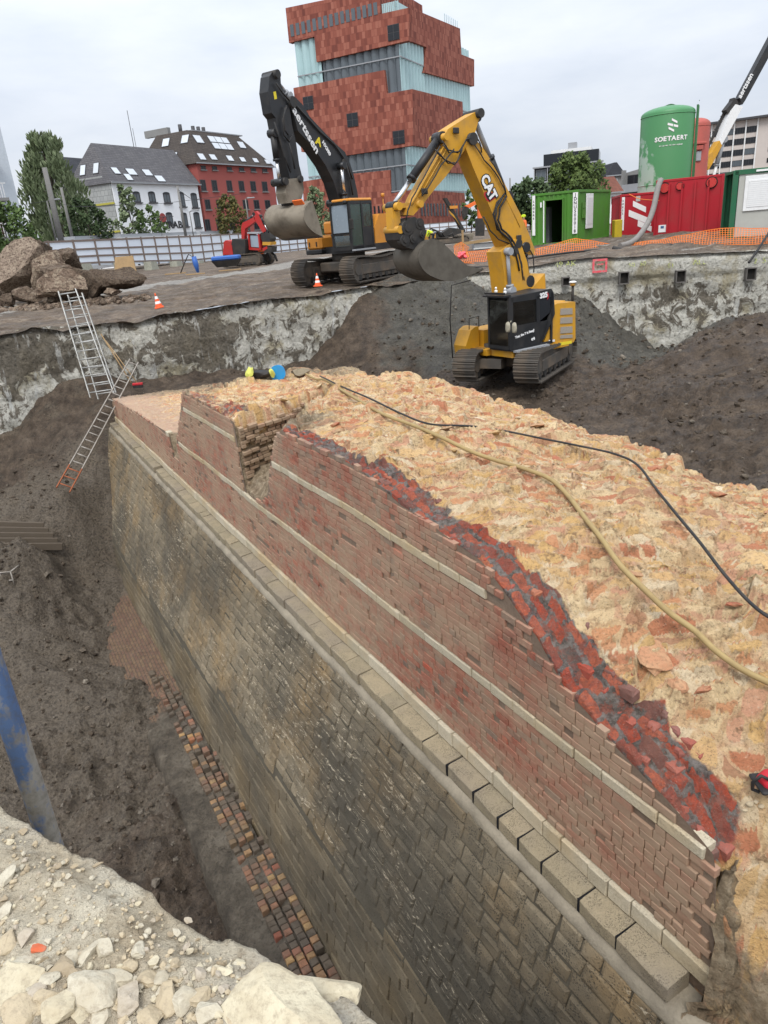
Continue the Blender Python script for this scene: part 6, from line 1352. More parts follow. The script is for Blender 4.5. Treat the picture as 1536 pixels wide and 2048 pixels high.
# two-piece boom, stick, linkage
def plate(pts, hw, m, name, fn=c4, y=0.0): return C1.poly(pts, fn, y + hw, y - hw, 0).build(name, m, cat)
plate([(825, 1015), (872, 975), (925, 930), (960, 965), (1000, 1080), (1020, 1190), (1040, 1300), (862, 1300), (845, 1150)], .34, Y_, 'boom_foot')
plate([(600, 330), (622, 275), (655, 262), (700, 310), (752, 385), (840, 530), (905, 650), (965, 765), (1015, 880), (1062, 1000), (1058, 1035), (1010, 1032), (960, 985), (905, 980), (868, 975), (838, 905), (790, 790), (710, 600), (650, 460)], .27, Y_, 'boom')
plate([(685, 80), (706, 88), (708, 110), (690, 150), (668, 225), (640, 262), (606, 330), (560, 396), (475, 515), (400, 600), (330, 690), (292, 738), (262, 690), (278, 650), (330, 560), (400, 430), (468, 320), (462, 245), (490, 200), (600, 130)], .23, Y_, 'stick')
plate([(862, 1300), (1000, 1290), (1115, 1158), (1120, 1260), (1100, 1330), (880, 1340)], .42, Y_, 'boom_bracket', y=-.05)
plate([(128, 704), (180, 692), (300, 688), (312, 712), (180, 726), (132, 738)], .20, Y_, 'bucket_link'); plate([(126, 715), (172, 715), (182, 850), (158, 888), (136, 872)], .18, Y_, 'rocker_link')
plate([(262, 690), (292, 735), (255, 775), (208, 772), (214, 722)], .24, Y_, 'stick_tip')
for px, py, r in ((690, 100, .13), (640, 270, .17), (915, 1010, .16), (150, 715, .11), (155, 870, .11), (292, 700, .10), (462, 255, .10), (945, 960, .14)):
    q = C1.pt(px, py, 0, c4); mb = MB(); mb.tube([(q.x, -.36, q.z), (q.x, .36, q.z)], r, 14); mb.build('pivot_pin', M['dark_steel'] if r > .12 else Y_, cat)
plate([(140, 885), (200, 800), (252, 785), (312, 832), (332, 885), (308, 962), (262, 1005), (190, 985), (150, 935)], .34, M['dark_steel'], 'tilt_rotator')
for px, py, r, y in ((200, 860, .20, .38), (285, 830, .15, .36), (185, 940, .16, .38), (240, 930, .12, .4), (300, 900, .10, .4)):
    q = C1.pt(px, py, 0, c4); mb = MB(); mb.tube([(q.x, y - .2, q.z), (q.x, y, q.z)], r, 14); mb.tube([(q.x, y - .02, q.z), (q.x, y + .03, q.z)], r * .5, 10); mb.build('rotator_motor', M['dark_steel'], cat)
plate([(302, 905), (352, 932), (300, 1004), (262, 976)], .30, Y_, 'coupler')
ram(cat, C1.pt(462, 255, 0, c4) + Vector((0, .0, .0)), C1.pt(150, 712, 0, c4), .60, .125, K_, M['chrome']); ram(cat, C1.pt(905, 650, -.05, c4), C1.pt(692, 118, 0, c4), .52, .135, K_, M['zinc'])
for y in (.40, -.46): ram(cat, C1.pt(935, 1275, y, c4), C1.pt(918, 1012, y, c4), .15, .11, M['zinc'], M['zinc'])
ram(cat, C1.pt(1040, 1210, .12, c4), C1.pt(1015, 985, .12, c4), .8, .15, K_, M['chrome'])
rg = random.Random(5)
for i, pl in enumerate(([(480, 270), (520, 330), (585, 350), (625, 300), (650, 250), (700, 240), (735, 290), (745, 350)], [(490, 300), (530, 350), (600, 345), (640, 265), (690, 250)], [(440, 330), (500, 400), (560, 430), (600, 380), (620, 300)], [(450, 350), (520, 420), (575, 420), (605, 350)], [(470, 310), (400, 440), (330, 570), (280, 660), (250, 740), (240, 800)], [(560, 330), (470, 440), (400, 560), (350, 640)],
    [(905, 620), (850, 690), (825, 760), (850, 860), (900, 905), (960, 950), (1000, 1040), (1020, 1150), (1030, 1230)], [(915, 640), (870, 720), (855, 800), (880, 860), (940, 920), (985, 1000), (1010, 1100), (1020, 1200)], [(890, 640), (840, 720), (835, 800), (870, 880), (930, 930), (975, 1020), (1000, 1140)], [(990, 970), (1050, 980), (1085, 1030), (1095, 1090), (1095, 1150)], [(700, 300), (760, 400), (830, 480), (880, 560), (905, 620)], [(800, 400), (850, 470), (890, 560), (910, 640)], [(760, 780), (800, 870), (860, 930), (930, 960)])):
    y = .30 + .03 * (i % 3); mb = MB(); pts = [C1.pt(px + rg.uniform(-3, 3), py + rg.uniform(-3, 3), y, c4) for px, py in pl]
    f = []
    for a, b in zip(pts[:-1], pts[1:]): f += [a, a.lerp(b, .5) + Vector((0, .02, .0))]
    f.append(pts[-1]); mb.tube(f, .032 if i in (6, 7, 8) else .02, 6); mb.build('hose', M['hose_rubber'], cat)
for i, pl in enumerate(([(500, 300), (440, 410), (370, 530), (310, 640), (280, 700)], [(520, 310), (460, 420), (390, 540), (330, 650)], [(720, 330), (800, 460), (870, 590), (930, 700), (1000, 850)])):
    mb = MB(); mb.tube([C1.pt(px, py, .26, c4) for px, py in pl], .022, 6); mb.build('steel_pipe', Y_, cat)
for px, py, a in ((570, 205, .1), (975, 1140, .1), (990, 920, .1), (360, 610, .12)):
    q = C1.pt(px, py, .27, c4); mb = MB(); mb.box((q.x, .30, q.z), (.22, .06, .16), None, None, .02); mb.build('valve_block', M['dark_steel'], cat)
# bucket: curved shell, side plates, lip and teeth
def bucket(M_, prof, lip, fn, y0, y1, yref, m, root, teeth=5, name='bucket'):
    q = [M_.p(*fn(*a), yref) for a in prof]
    for _ in range(2): q = [q[0]] + [(q[i][0] * (1 - t) + q[i + 1][0] * t, q[i][1] * (1 - t) + q[i + 1][1] * t) for i in range(len(q) - 1) for t in (.25, .75)] + [q[-1]]
    cx = sum(a[0] for a in q) / len(q); cz = sum(a[1] for a in q) / len(q); mb = MB()
    inn = []
    for i, (x, z) in enumerate(q):
        a = q[max(i - 1, 0)]; b = q[min(i + 1, len(q) - 1)]; t = Vector((b[0] - a[0], b[1] - a[1])).normalized(); nn = Vector((-t.y, t.x)); s = 1 if (Vector((cx - x, cz - z)).dot(nn) > 0) else -1; inn.append((x + nn.x * s * .05, z + nn.y * s * .05))
    for i in range(len(q) - 1): mb.prism([(q[i][0], y0, q[i][1]), (q[i + 1][0], y0, q[i + 1][1]), (inn[i + 1][0], y0, inn[i + 1][1]), (inn[i][0], y0, inn[i][1])], (0, y1 - y0, 0))
    sh = mb.build(name, m, root)
    s_ = 1 if y1 > y0 else -1
    for y in (y0, y1):
        mb = MB(); side = q + [M_.p(*fn(*a), yref) for a in lip]; mb.prism([(x, y - .03, z) for x, z in side], (0, .06, 0)); mb.build('side_plate', m, sh)
    e = Vector((q[-1][0], 0, q[-1][1])); d = Vector((q[-1][0] - q[-2][0], 0, q[-1][1] - q[-2][1])).normalized(); mb = MB(); mb.prism([e + Vector((0, y0, 0)) - d * .2 + Vector((0, 0, .05)), e + Vector((0, y0, 0)) + d * .10, e + Vector((0, y0, 0)) - d * .2 - Vector((0, 0, .05))], (0, y1 - y0, 0)); mb.build('cutting_edge', M['worn_steel'], sh)
    for i in range(teeth):
        y = y0 + (y1 - y0) * (i + .5) / teeth; mb = MB(); b = e + Vector((0, y, 0)); mb.prism([b + Vector((0, -.07, 0)) - d * .05 + Vector((0, 0, .05)), b + Vector((0, -.07, 0)) + d * .26, b + Vector((0, -.07, 0)) - d * .05 - Vector((0, 0, .05))], (0, .14, 0)); mb.build('tooth', M['worn_steel'], sh)
    return sh
bucket(C1, [(395, 958), (330, 925), (262, 975), (236, 1030), (238, 1085), (275, 1148), (335, 1185), (420, 1212), (500, 1205), (590, 1165), (668, 1132)], [(560, 1108), (500, 1060), (440, 1000)], c4, .62, -.62, 0.0, M['muddy_bucket'], cat, 0)
# lettering
def mtext(M_, s, px, py, y, size, m, ang, fn, sx=1.0, bold=.0, name='lettering', ext=.006):
    q = M_.pt(px, py, y, fn); o = text_obj(name, s, size, m, M_.r, q, (0, 0, 0), ext, 1, bold)
    o.matrix_local = Matrix.Translation(q) @ Matrix.Rotation(math.pi, 4, 'Z') @ Matrix.Rotation(rad(90), 4, 'X') @ Matrix.Rotation(rad(ang), 4, 'Z') @ Matrix.Scale(sx, 4, (1, 0, 0)); return o
plain('decal_red', (.45, .02, .025), .4, dirt=.05); plain('decal_dark', (.03, .03, .032), .4, dirt=.05)
mb = MB(); C1.poly([(764, 612), (842, 618), (838, 654), (800, 682), (778, 672), (760, 636)], c4, .272, .277, .27, mb); mb.build('emblem_border', M['decal_red'], cat); mb = MB(); C1.poly([(772, 618), (834, 624), (831, 650), (800, 671), (783, 663), (769, 635)], c4, .278, .284, .27, mb); mb.build('emblem', M['decal_dark'], cat)
mtext(C1, 'CAT', 793, 586, .292, .46, M['black_paint'], -58, c4, .88, .045); mtext(C1, 'CAT', 793, 586, .302, .45, M['white_paint'], -58, c4, .88, .018)
mtext(C1, '325', 960, 158, 1.345, .21, M['white_paint'], 4, g1, 1.1, .012); mtext(C1, ')', 1003, 156, 1.345, .22, M['decal_red'], 4, g1, 1.2, .008); mtext(C1, "That, the T is Bang!", 765, 552, 1.347, .10, M['white_paint'], 8, g1, 1.1, .004); mtext(C1, 'cat', 850, 602, 1.347, .12, M['white_paint'], 8, g1, 1, .01)
mb = MB(); C1.poly([(1122, 640), (1245, 620), (1245, 650), (1122, 672)], g1, 1.302, 1.308, 1.3, mb); mb.build('warning_plate', M['sticker_yellow'], cat)
mb = MB(); C1.poly([(1010, 615), (1072, 608), (1072, 630), (1010, 637)], g1, 1.302, 1.308, 1.3, mb); mb.build('label_plate', M['white_paint'], cat)

# === black excavator on the upper ground
b3 = lambda x, y: (500 + .32552 * x, 130 + .32552 * y); g2 = lambda x, y: (560 + .16927 * x, 400 + .16927 * y)
blk = thing('excavator', 'black excavator with orange cab roof on the ground above the pit', 'excavator')
bz = aty(705, 566, 31.4).z
C2 = Mach(blk, (-.60, 34.0, bz), rad(54)); UC = rad(58 - 54)
for yc in (1.28, -1.28): track(blk, UC, yc, 4.7, 1.0, .72, dip=.10, xo=-.1)
R2 = Matrix.Rotation(UC, 3, 'Z'); mb = MB(); mb.box((0, 0, .62), (2.0, 1.9, .42), R2, None, .06); mb.tube([(0, 0, .8), (0, 0, 1.2)], .75, 24); mb.build('undercarriage', M['worn_steel'], blk)
mb = MB(); mb.prism([(x, y, 1.18) for x, y in ((1.55, 1.45), (-2.3, 1.45), (-2.9, .9), (-3.0, 0), (-2.9, -.9), (-2.3, -1.45), (.9, -1.45), (.9, .3), (1.55, .3))][::-1], (0, 0, .28)); mb.build('deck', K_, blk)
mb = MB(); mb.prism([(-.15, 1.44, 1.46), (-2.3, 1.44, 1.46), (-2.3, 1.44, 2.65), (-.55, 1.44, 2.65), (-.15, 1.44, 2.1)], (0, -1.1, 0)); mb.prism([(x, y, 1.46) for x, y in ((-1.6, .3), (-2.3, 1.4), (-2.9, .9), (-3.05, 0), (-2.9, -.9), (-2.3, -1.44), (-.6, -1.44), (-.6, .3))][::-1], (0, 0, 1.05)); mb.build('engine_house', M['machine_orange'], blk)
for i in range(7): mb = MB(); mb.box((-1.0 - .09 * i, 1.45, 1.95 + .02 * i), (.04, .012, .3), (0, .3, 0)); mb.build('vent_slot', K_, blk)
mb = MB(); mb.box((.55, -1.0, 1.66), (1.3, .85, .62), None, None, .12); mb.build('fuel_tank', M['machine_orange'], blk); mb = MB(); mb.box((.55, -1.0, 1.30), (1.36, .9, .2), None, None, .04); mb.build('tank_base', K_, blk)
for y in (-1.2, -.8): mb = MB(); mb.box((1.21, y, 1.62), (.03, .05, .2)); mb.build('latch', K_, blk)
mb = MB(); mb.box((-.5, -1.0, 2.25), (.8, .8, .55), None, None, .08); mb.build('air_box', M['machine_orange'], blk)
mb = MB(); mb.tube([(1.1, -1.48, 1.2), (1.12, -1.5, 2.2), (.4, -1.48, 2.3)], .025, 6); mb.build('hand_rail', M['dark_steel'], blk)
# cab
X0, X1, Ya, Yb, CZ0, CZ1 = -.05, 1.62, .42, 1.45, 1.30, 3.18
mb = MB()
for x, y in ((X1 - .05, Ya + .05), (X1 - .05, Yb - .05), (X0 + .05, Ya + .05), (X0 + .05, Yb - .05), (.72, Yb - .04)): mb.box((x, y, (CZ0 + CZ1) / 2), (.10, .10, CZ1 - CZ0))
for z, h in ((CZ0 + .05, .14), (CZ1 - .05, .12)):
    mb.box(((X0 + X1) / 2, Ya + .04, z), (X1 - X0 - .2, .08, h)); mb.box(((X0 + X1) / 2, Yb - .04, z), (X1 - X0 - .2, .08, h)); mb.box((X1 - .05, (Ya + Yb) / 2, z), (.1, Yb - Ya - .2, h)); mb.box((X0 + .05, (Ya + Yb) / 2, z), (.1, Yb - Ya - .2, h))
mb.box((X1 - .06, (Ya + Yb) / 2, CZ0 + .62), (.06, Yb - Ya - .2, .05)); mb.box(((X0 + .72) / 2, Yb - .04, CZ0 + .5), (.66, .05, .75)); cab2 = mb.build('cab', K_, blk)
mb = MB(); mb.box(((X0 + X1) / 2 - .1, (Ya + Yb) / 2, CZ1 + .05), (X1 - X0 - .1, Yb - Ya, .14), None, None, .05); mb.build('cab_roof', M['machine_orange'], cab2)
mb = MB(); mb.box((X1 - .03, (Ya + Yb) / 2, (CZ0 + CZ1) / 2 + .3), (.02, Yb - Ya - .2, CZ1 - CZ0 - .78)); mb.build('windscreen', plain('sky_glass', (.30, .36, .42), .08, .1, .05, spec=.8) if 'sky_glass' not in M else M['sky_glass'], cab2)
mb = MB(); mb.box((X1 - .03, (Ya + Yb) / 2, CZ0 + .36), (.02, Yb - Ya - .2, .44)); mb.build('lower_window', M['cab_glass'], cab2)
for a, b, z0 in ((.78, X1 - .12, CZ0 + .12), (X0 + .1, .66, CZ0 + .88)): mb = MB(); mb.box(((a + b) / 2, Yb - .03, (z0 + CZ1 - .12) / 2), (b - a, .02, CZ1 - .12 - z0)); mb.build('side_window', plain('green_glass', (.022, .05, .035), .06, 0, .05, spec=.8) if 'green_glass' not in M else M['green_glass'], cab2)
mb = MB(); mb.box((.55, .9, 1.75), (.5, .5, .2), None, None, .05); mb.box((.3, .9, 2.15), (.16, .5, .75), None, None, .05); mb.build('seat', K_, cab2)
mb = MB(); mb.box((X1 + .1, Yb + .14, 2.3), (.06, .2, .4), None, None, .02); mb.tube([(X1, Yb, 2.4), (X1 + .1, Yb + .14, 2.4)], .02, 5); mb.build('mirror', M['dark_steel'], cab2)
for y in (Ya + .15, Yb - .15): mb = MB(); mb.box((X1 + .06, y, CZ1 - .02), (.14, .14, .12), None, None, .03); mb.build('work_lamp', M['dark_steel'], cab2)
mb = MB(); mb.tube([(-1.6, 1.0, 2.6), (-1.6, 1.0, 3.35)], .02, 5); mb.tube([(-1.6, 1.0, 3.35), (-1.6, 1.0, 3.5)], .08, 8); mb.build('beacon', M['machine_orange'], blk)
mb = MB(); mb.box((.9, 1.55, 1.28), (1.5, .18, .06)); mb.build('step_plate', M['zinc'], blk)
def plate2(pts, hw, m, name, y=0.0, fn=b3): return C2.poly(pts, fn, y + hw, y - hw, 0).build(name, m, blk)
plate2([(208, 240), (222, 210), (245, 205), (290, 250), (335, 325), (420, 415), (500, 495), (552, 540), (580, 600), (606, 680), (628, 780), (640, 860), (612, 960), (600, 1040), (560, 1040), (545, 960), (522, 850), (482, 720), (432, 620), (352, 505), (262, 412), (235, 310)], .28, K_, 'boom')
plate2([(92, 75), (108, 52), (150, 48), (160, 75), (162, 120), (186, 200), (214, 258), (232, 380), (256, 480), (276, 620), (298, 705), (262, 722), (225, 720), (190, 600), (152, 450), (130, 330), (106, 300), (84, 170)], .23, K_, 'stick')
plate2([(196, 705), (292, 695), (302, 770), (282, 842), (205, 852), (188, 790)], .26, M['bucket_steel'], 'quick_hitch'); plate2([(160, 712), (290, 700), (292, 722), (168, 738)], .2, M['dark_steel'], 'bucket_link')
for px, py, r in ((130, 65, .15), (225, 235, .2), (182, 720, .14), (275, 705, .13), (545, 600, .13), (580, 1000, .16), (245, 850, .12)):
    q = C2.pt(px, py, 0, b3); mb = MB(); mb.tube([(q.x, -.36, q.z), (q.x, .36, q.z)], r, 14); mb.build('pivot_pin', M['dark_steel'], blk)
ram(blk, C2.pt(140, 420, .1, b3), C2.pt(182, 720, .1, b3), .55, .12, K_, M['chrome']); ram(blk, C2.pt(235, 190, 0, b3), C2.pt(150, 70, 0, b3), .2, .10, M['zinc'], M['chrome'])
ram(blk, C2.pt(598, 990, .42, b3), C2.pt(560, 620, .42, b3), .55, .13, K_, M['chrome']); ram(blk, C2.pt(535, 1060, -.42, b3), C2.pt(505, 850, -.42, b3), .97, .15, K_, M['chrome'])
for i, pl in enumerate(([(215, 265), (200, 340), (210, 430), (240, 470), (262, 430)], [(225, 250), (205, 320), (215, 400), (235, 430)], [(255, 215), (330, 300), (430, 410), (520, 490), (590, 590), (630, 700)], [(240, 480), (262, 560), (275, 640)], [(150, 350), (180, 450), (210, 560), (250, 660)], [(590, 600), (615, 700), (632, 800)], [(160, 110), (200, 170), (240, 215)])):
    mb = MB(); mb.tube([C2.pt(px, py, .33 + .02 * (i % 2), b3) for px, py in pl], .035, 6); mb.build('hose', M['hose_rubber'], blk)
bucket(C2, [(378, 832), (340, 862), (326, 905), (330, 950), (348, 990), (390, 1032), (445, 1056)], [(420, 960), (400, 895)], b3, 1.02, -1.05, 1.02, M['bucket_steel'], blk, 0)
q = C2.pt(345, 850, 1.0, b3); mb = MB(); mb.box((q.x - .02, .62, q.z + .02), (.05, .5, .34), (0, .7, 0)); mb.build('paint_patch', M['hivis_orange'], blk)
mtext(C2, 'aertssen', 345, 405, .287, .44, M['white_paint'], -51, b3, 1.3, .010); mtext(C2, 'A', 421, 472, .287, .42, M['sticker_yellow'], -24, b3, 1.2, .016); mtext(C2, 'HX380', 470, 512, .287, .2, M['white_paint'], -50, b3, 1.1, .01)
mb = MB(); C2.poly([(143, 165), (158, 162), (165, 208), (150, 212)], b3, .232, .238, .23, mb); mb.build('warning_plate', M['sticker_yellow'], blk)

# === red compact excavator by the hoarding
e3 = lambda x, y: (420 + .13021 * x, 400 + .13021 * y)
red = thing('excavator', 'small red excavator with orange canister parked before the white hoarding', 'excavator')
rz = aty(520, 530, 58).z; C3 = Mach(red, (aty(497, 530, 59.5).x, 59.5, rz), rad(180 - 25)); 
# this one faces right: build it in the photograph's own profile
def plate3(pts, y0, y1, m, name, par=None): return C3.poly(pts, e3, y0, y1, 0).build(name, m, par or red)
track(red, 0, .85, 3.6, .85, .5, pitch=.22); track(red, 0, -.85, 3.6, .85, .5, pitch=.22)
mb = MB(); mb.box((0, 0, .55), (1.5, 1.3, .4)); mb.tube([(0, 0, .7), (0, 0, 1.05)], .55, 16); mb.build('undercarriage', M['worn_steel'], red)
plate3([(310, 840), (640, 850), (640, 600), (440, 590), (430, 700)], .9, -.9, M['dark_steel'], 'engine_house'); plate3([(305, 830), (318, 640), (345, 610), (405, 625), (440, 700), (460, 830)], .95, -.95, M['machine_red'], 'counterweight')
cb3 = plate3([(625, 490), (805, 495), (812, 520), (625, 515)], .6, -.5, M['zinc'], 'cab_roof')
for pts in ([(630, 510), (650, 512), (670, 720), (650, 720)], [(785, 510), (805, 510), (832, 760), (808, 760)], [(650, 720), (808, 740), (808, 770), (650, 760)]): plate3(pts, .6, -.5, M['machine_red'], 'cab_frame')
plate3([(660, 540), (780, 545), (795, 725), (675, 715)], .45, -.4, M['sky_glass'], 'cab_window')
plate3([(520, 350), (690, 265), (715, 330), (560, 440), (548, 600), (505, 600), (500, 420)], .2, -.2, M['machine_red'], 'boom'); plate3([(690, 185), (720, 170), (760, 215), (870, 480), (830, 500), (715, 320)], .17, -.17, M['machine_red'], 'stick')
ram(red, C3.pt(560, 340, 0, e3), C3.pt(690, 215, 0, e3), .6, .12, M['machine_black'], M['chrome']); ram(red, C3.pt(770, 250, 0, e3), C3.pt(890, 480, 0, e3), .5, .10, M['machine_black'], M['chrome'])
plate3([(825, 500), (950, 505), (975, 590), (960, 640), (850, 640), (820, 570)], .4, -.4, M['dark_steel'], 'rotator'); plate3([(850, 640), (975, 640), (975, 690), (850, 690)], .42, -.42, M['machine_yellow'], 'coupler'); plate3([(845, 740), (915, 705), (925, 740), (860, 785)], .4, -.4, M['machine_red'], 'attachment'); plate3([(860, 700), (990, 715), (985, 800), (880, 810)], .38, -.38, M['dark_steel'], 'grab_body')
for pl in ([(940, 800), (1000, 850), (1030, 940)], [(880, 810), (930, 900), (900, 980)], [(800, 850), (830, 930), (880, 985)]): mb = MB(); mb.tube([C3.pt(px, py, .35, e3) for px, py in pl], .09, 6); mb.build('grab_claw', M['dark_steel'], red)
mtext(C3, 'VOLT', 605, 370, .21, .55, M['white_paint'], 0, e3, 1, .02) if False else None
a, b = C3.pt(660, 700, 1.2, e3), C3.pt(795, 820, 1.2, e3); cn = MB(); cn.tube([a, b], .32, 16); o = cn.build('gas_canister', M['hivis_orange']); o.location = red.location; o.rotation_euler = red.rotation_euler; tag(o, 'orange canister held aslant on the red excavator front', 'canister')
mb = MB(); mb.tube([C3.pt(490, 600, 1.5, e3), C3.pt(860, 970, 1.5, e3)], .09, 6); mb.tube([C3.pt(510, 590, 1.5, e3), C3.pt(880, 960, 1.5, e3)], .06, 6); o = mb.build('steel_pipe', M['zinc']); o.location = red.location; o.rotation_euler = red.rotation_euler; o['kind'] = 'stuff'
def world_box(name, label, cat_, c, size, m, rz_=0.0, bev=.03, group=None):
    mb = MB(); mb.box((0, 0, size[2] / 2), size, None, None, bev); o = mb.build(name, m); o.location = c; o.rotation_euler = (0, 0, rz_); return tag(o, label, cat_, group)
plain('blue_plastic', (.03, .12, .42), .4, dirt=.25)
p = aty(455, 533, 55); bb = thing('blue_skip', 'blue and black tool bin beside the red excavator tracks', 'tool bin', p); mb = MB(); mb.hexa([(-.7, -.4, 0), (.7, -.4, 0), (.7, .4, 0), (-.7, .4, 0), (-1.0, -.6, .45), (1.0, -.6, .45), (1.0, .6, .45), (-1.0, .6, .45)]); mb.build('bin_base', M['dark_steel'], bb); mb = MB(); mb.box((0, 0, .6), (2.0, 1.2, .3), None, None, .08); mb.build('bin_lid', M['blue_plastic'], bb)
# === drilling rig and far plant behind the excavators
h3 = lambda x, y: (780 + .19531 * x, 380 + .19531 * y)
rig = thing('drilling_rig', 'dark tracked drilling rig with leaning yellow and black mast', 'drilling rig'); rp = aty(885, 492, 72); C4 = Mach(rig, (rp.x, 72, rp.z), rad(10))
def plate4(pts, y0, y1, m, name, fn=h3): return C4.poly(pts, fn, y0, y1, 0).build(name, m, rig)
plate4([(545, 85), (575, 82), (765, 420), (735, 430)], .3, -.3, M['dark_steel'], 'mast'); plate4([(590, 210), (640, 260), (700, 360), (660, 300), (600, 240)], .45, .3, M['machine_yellow'], 'mast_ladder'); plate4([(598, 165), (680, 160), (680, 190), (605, 195)], .4, -.4, M['machine_orange'], 'drill_head')
plate4([(370, 440), (500, 430), (520, 500), (380, 510)], .9, -.9, M['dark_steel'], 'engine_block'); plate4([(520, 440), (600, 385), (720, 400), (760, 430), (690, 450), (560, 500)], .5, -.5, M['dark_steel'], 'boom_arm'); plate4([(330, 445), (370, 440), (370, 500), (330, 500)], .8, -.8, M['machine_yellow'], 'guard_frame'); plate4([(390, 450), (440, 448), (440, 500), (390, 500)], .95, .9, M['machine_yellow'], 'guard_frame'); plate4([(665, 470), (830, 440), (820, 510), (680, 515)], .9, -.9, M['bucket_steel'], 'power_pack')
track(rig, 0, .9, 4.6, .75, .5, pitch=.3); track(rig, 0, -.9, 4.6, .75, .5, pitch=.3)
for pl in ([(380, 430), (420, 395), (480, 420), (520, 470)], [(400, 440), (450, 410), (500, 430), (540, 480)], [(600, 470), (640, 440), (660, 490)]): mb = MB(); mb.tube([C4.pt(px, py, 1.0, h3) for px, py in pl], .08, 6); mb.build('hose', M['hose_rubber'], rig)
arm = thing('loader_crane', 'orange folding crane arm holding a black grab behind the boom', 'crane'); ap = aty(962, 470, 85); C5 = Mach(arm, (ap.x, 85, ap.z), rad(8))
for pts, m, nme in (([(760, 165), (800, 150), (905, 98), (925, 120), (810, 185)], M['hivis_orange'], 'arm'), ([(895, 105), (925, 105), (935, 290), (900, 290)], M['hivis_orange'], 'column'), ([(750, 170), (800, 190), (790, 250), (750, 300), (735, 220)], M['dark_steel'], 'grab'), ([(880, 290), (960, 290), (960, 470), (880, 470)], M['dark_steel'], 'base')): C5.poly(pts, h3, .25, -.25, 0).build(nme, m, arm)
p = aty(867, 489, 66); person('worker in a yellow vest bending over beside the drilling rig', (p.x, p.y, p.z), rad(150), M['hivis_yellow'], 'bend', None, 1.0)
p = aty(1049, 494, 45); person('worker in orange and yellow standing at the green container corner', (p.x, p.y, p.z), rad(200), M['hivis_orange'], 'stand', M['hivis_yellow'], 1.0)
# ------------------------------------------------------------------ containers, silos, crane, netting on the far side
plain('container_green', (.065, .21, .022), .5, dirt=.3, sc=1.2); plain('container_red', (.40, .008, .018), .42, dirt=.3, dcol=(.22, .06, .05), sc=1.4); plain('cabin_grey', (.42, .42, .38), .6, dirt=.15, sc=1.0); plain('frame_green', (.012, .115, .05), .5, dirt=.2); plain('silo_red', (.42, .085, .065), .5, dirt=.3, sc=.8); plain('door_dark', (.012, .012, .011), .8)
plain('flange_red', (.55, .035, .03), .4)
k = NT('silo_green'); n_ = k.noise(.8, 5, .6, k.obj()); sx = k.n('ShaderNodeSeparateXYZ'); k.l(k.obj(), sx.inputs[0])
mk = k.math('ADD', k.math('MULTIPLY', sx.outputs[2], -.16), k.math('MULTIPLY', k.math('SUBTRACT', n_, .5), 1.5)); mk = k.math('ADD', mk, k.math('MULTIPLY', sx.outputs[0], -.35)); st = k.noise(2.2, 4, .6, k.vec((1, 1, .15), src=k.obj()))
c = k.mix(k.ramp(k.math('ADD', mk, k.math('MULTIPLY', st, .4)), [(.02, 0.0), (.12, .8)]), (.060, .215, .082), (.34, .42, .36)); M['silo_green'] = k.fin(c, .45, None, 0, .4)
def corr(mb, a, b, z0, z1, n, dep, out):          # corrugated sheet from a to b
    a, b = Vector(a), Vector(b); d = (b - a) / n; o = Vector(out) * dep
    pr = []
    for i in range(n): pr += [a + d * i, a + d * (i + .15) - o, a + d * (i + .5) - o, a + d * (i + .65)]
    pr.append(b)
    for p, q in zip(pr[:-1], pr[1:]): mb.quad(p + Vector((0, 0, z0)), q + Vector((0, 0, z0)), q + Vector((0, 0, z1)), p + Vector((0, 0, z1)), .5)
def container(name, label, cat_, corner, beta, W_, L_, H_, m, frame, sheet_front=None, nside=26, nfront=10, skip=None, group=None):
    # origin: bottom of the corner nearest the viewer; +x runs along the long side away, +y along the front to the left
    r = thing(name, label, cat_, corner, math.pi / 2 - beta, group); t = .12; mb = MB()
    for x, y in ((0, 0), (L_, 0), (0, W_), (L_, W_)): mb.box((x, y, H_ / 2), (t, t, H_), None, None, .01)
    for z in (t / 2, H_ - t / 2):
        for y in (0, W_): mb.box((L_ / 2, y, z), (L_ - t, t * .9, t), None, None, .01)
        for x in (0, L_): mb.box((x, W_ / 2, z), (t * .9, W_ - t, t), None, None, .01)
    mb.build('frame', frame, r)
    mb = MB(); corr(mb, (t / 2, -.02, 0), (L_ - t / 2, -.02, 0), t, H_ - t, nside, .035, (0, -1, 0)); mb.build('side_sheet', m, r)
    mb = MB(); corr(mb, (L_ - t / 2, W_ + .02, 0), (t / 2, W_ + .02, 0), t, H_ - t, nside, .035, (0, 1, 0)); corr(mb, (L_ + .02, t, 0), (L_ + .02, W_ - t, 0), t, H_ - t, 10, .035, (1, 0, 0)); mb.build('back_sheet', m, r)
    mb = MB(); mb.box((L_ / 2, W_ / 2, H_ - .04), (L_ - .1, W_ - .1, .05)); mb.build('roof', m, r); mb = MB(); mb.box((L_ / 2, W_ / 2, .06), (L_ - .1, W_ - .1, .06)); mb.build('floor', M['door_dark'], r)
    if nfront:
        segs = [(t / 2, W_ - t / 2)] if not skip else [(t / 2, skip[0]), (skip[1], W_ - t / 2)]
        for a, b in segs:
            mb = MB(); corr(mb, (-.02, b, 0), (-.02, a, 0), t, H_ - t, max(1, int(nfront * (b - a) / W_)), .035, (-1, 0, 0)); mb.build('front_sheet', m, r)
        if skip: mb = MB(); corr(mb, (-.02, skip[1], 0), (-.02, skip[0], 0), skip[2], H_ - t, 4, .035, (-1, 0, 0)); mb.build('front_sheet', m, r)
    return r
gz_ = aty(1154, 487, 40).z
gc = container('site_container', 'green corrugated site container with an open dark doorway', 'container', aty(1154, 487, 40), rad(33), 2.45, 6.06, 2.62, M['container_green'], M['container_green'], skip=(.78, 1.72, 2.25))
gc.location.z = gz_
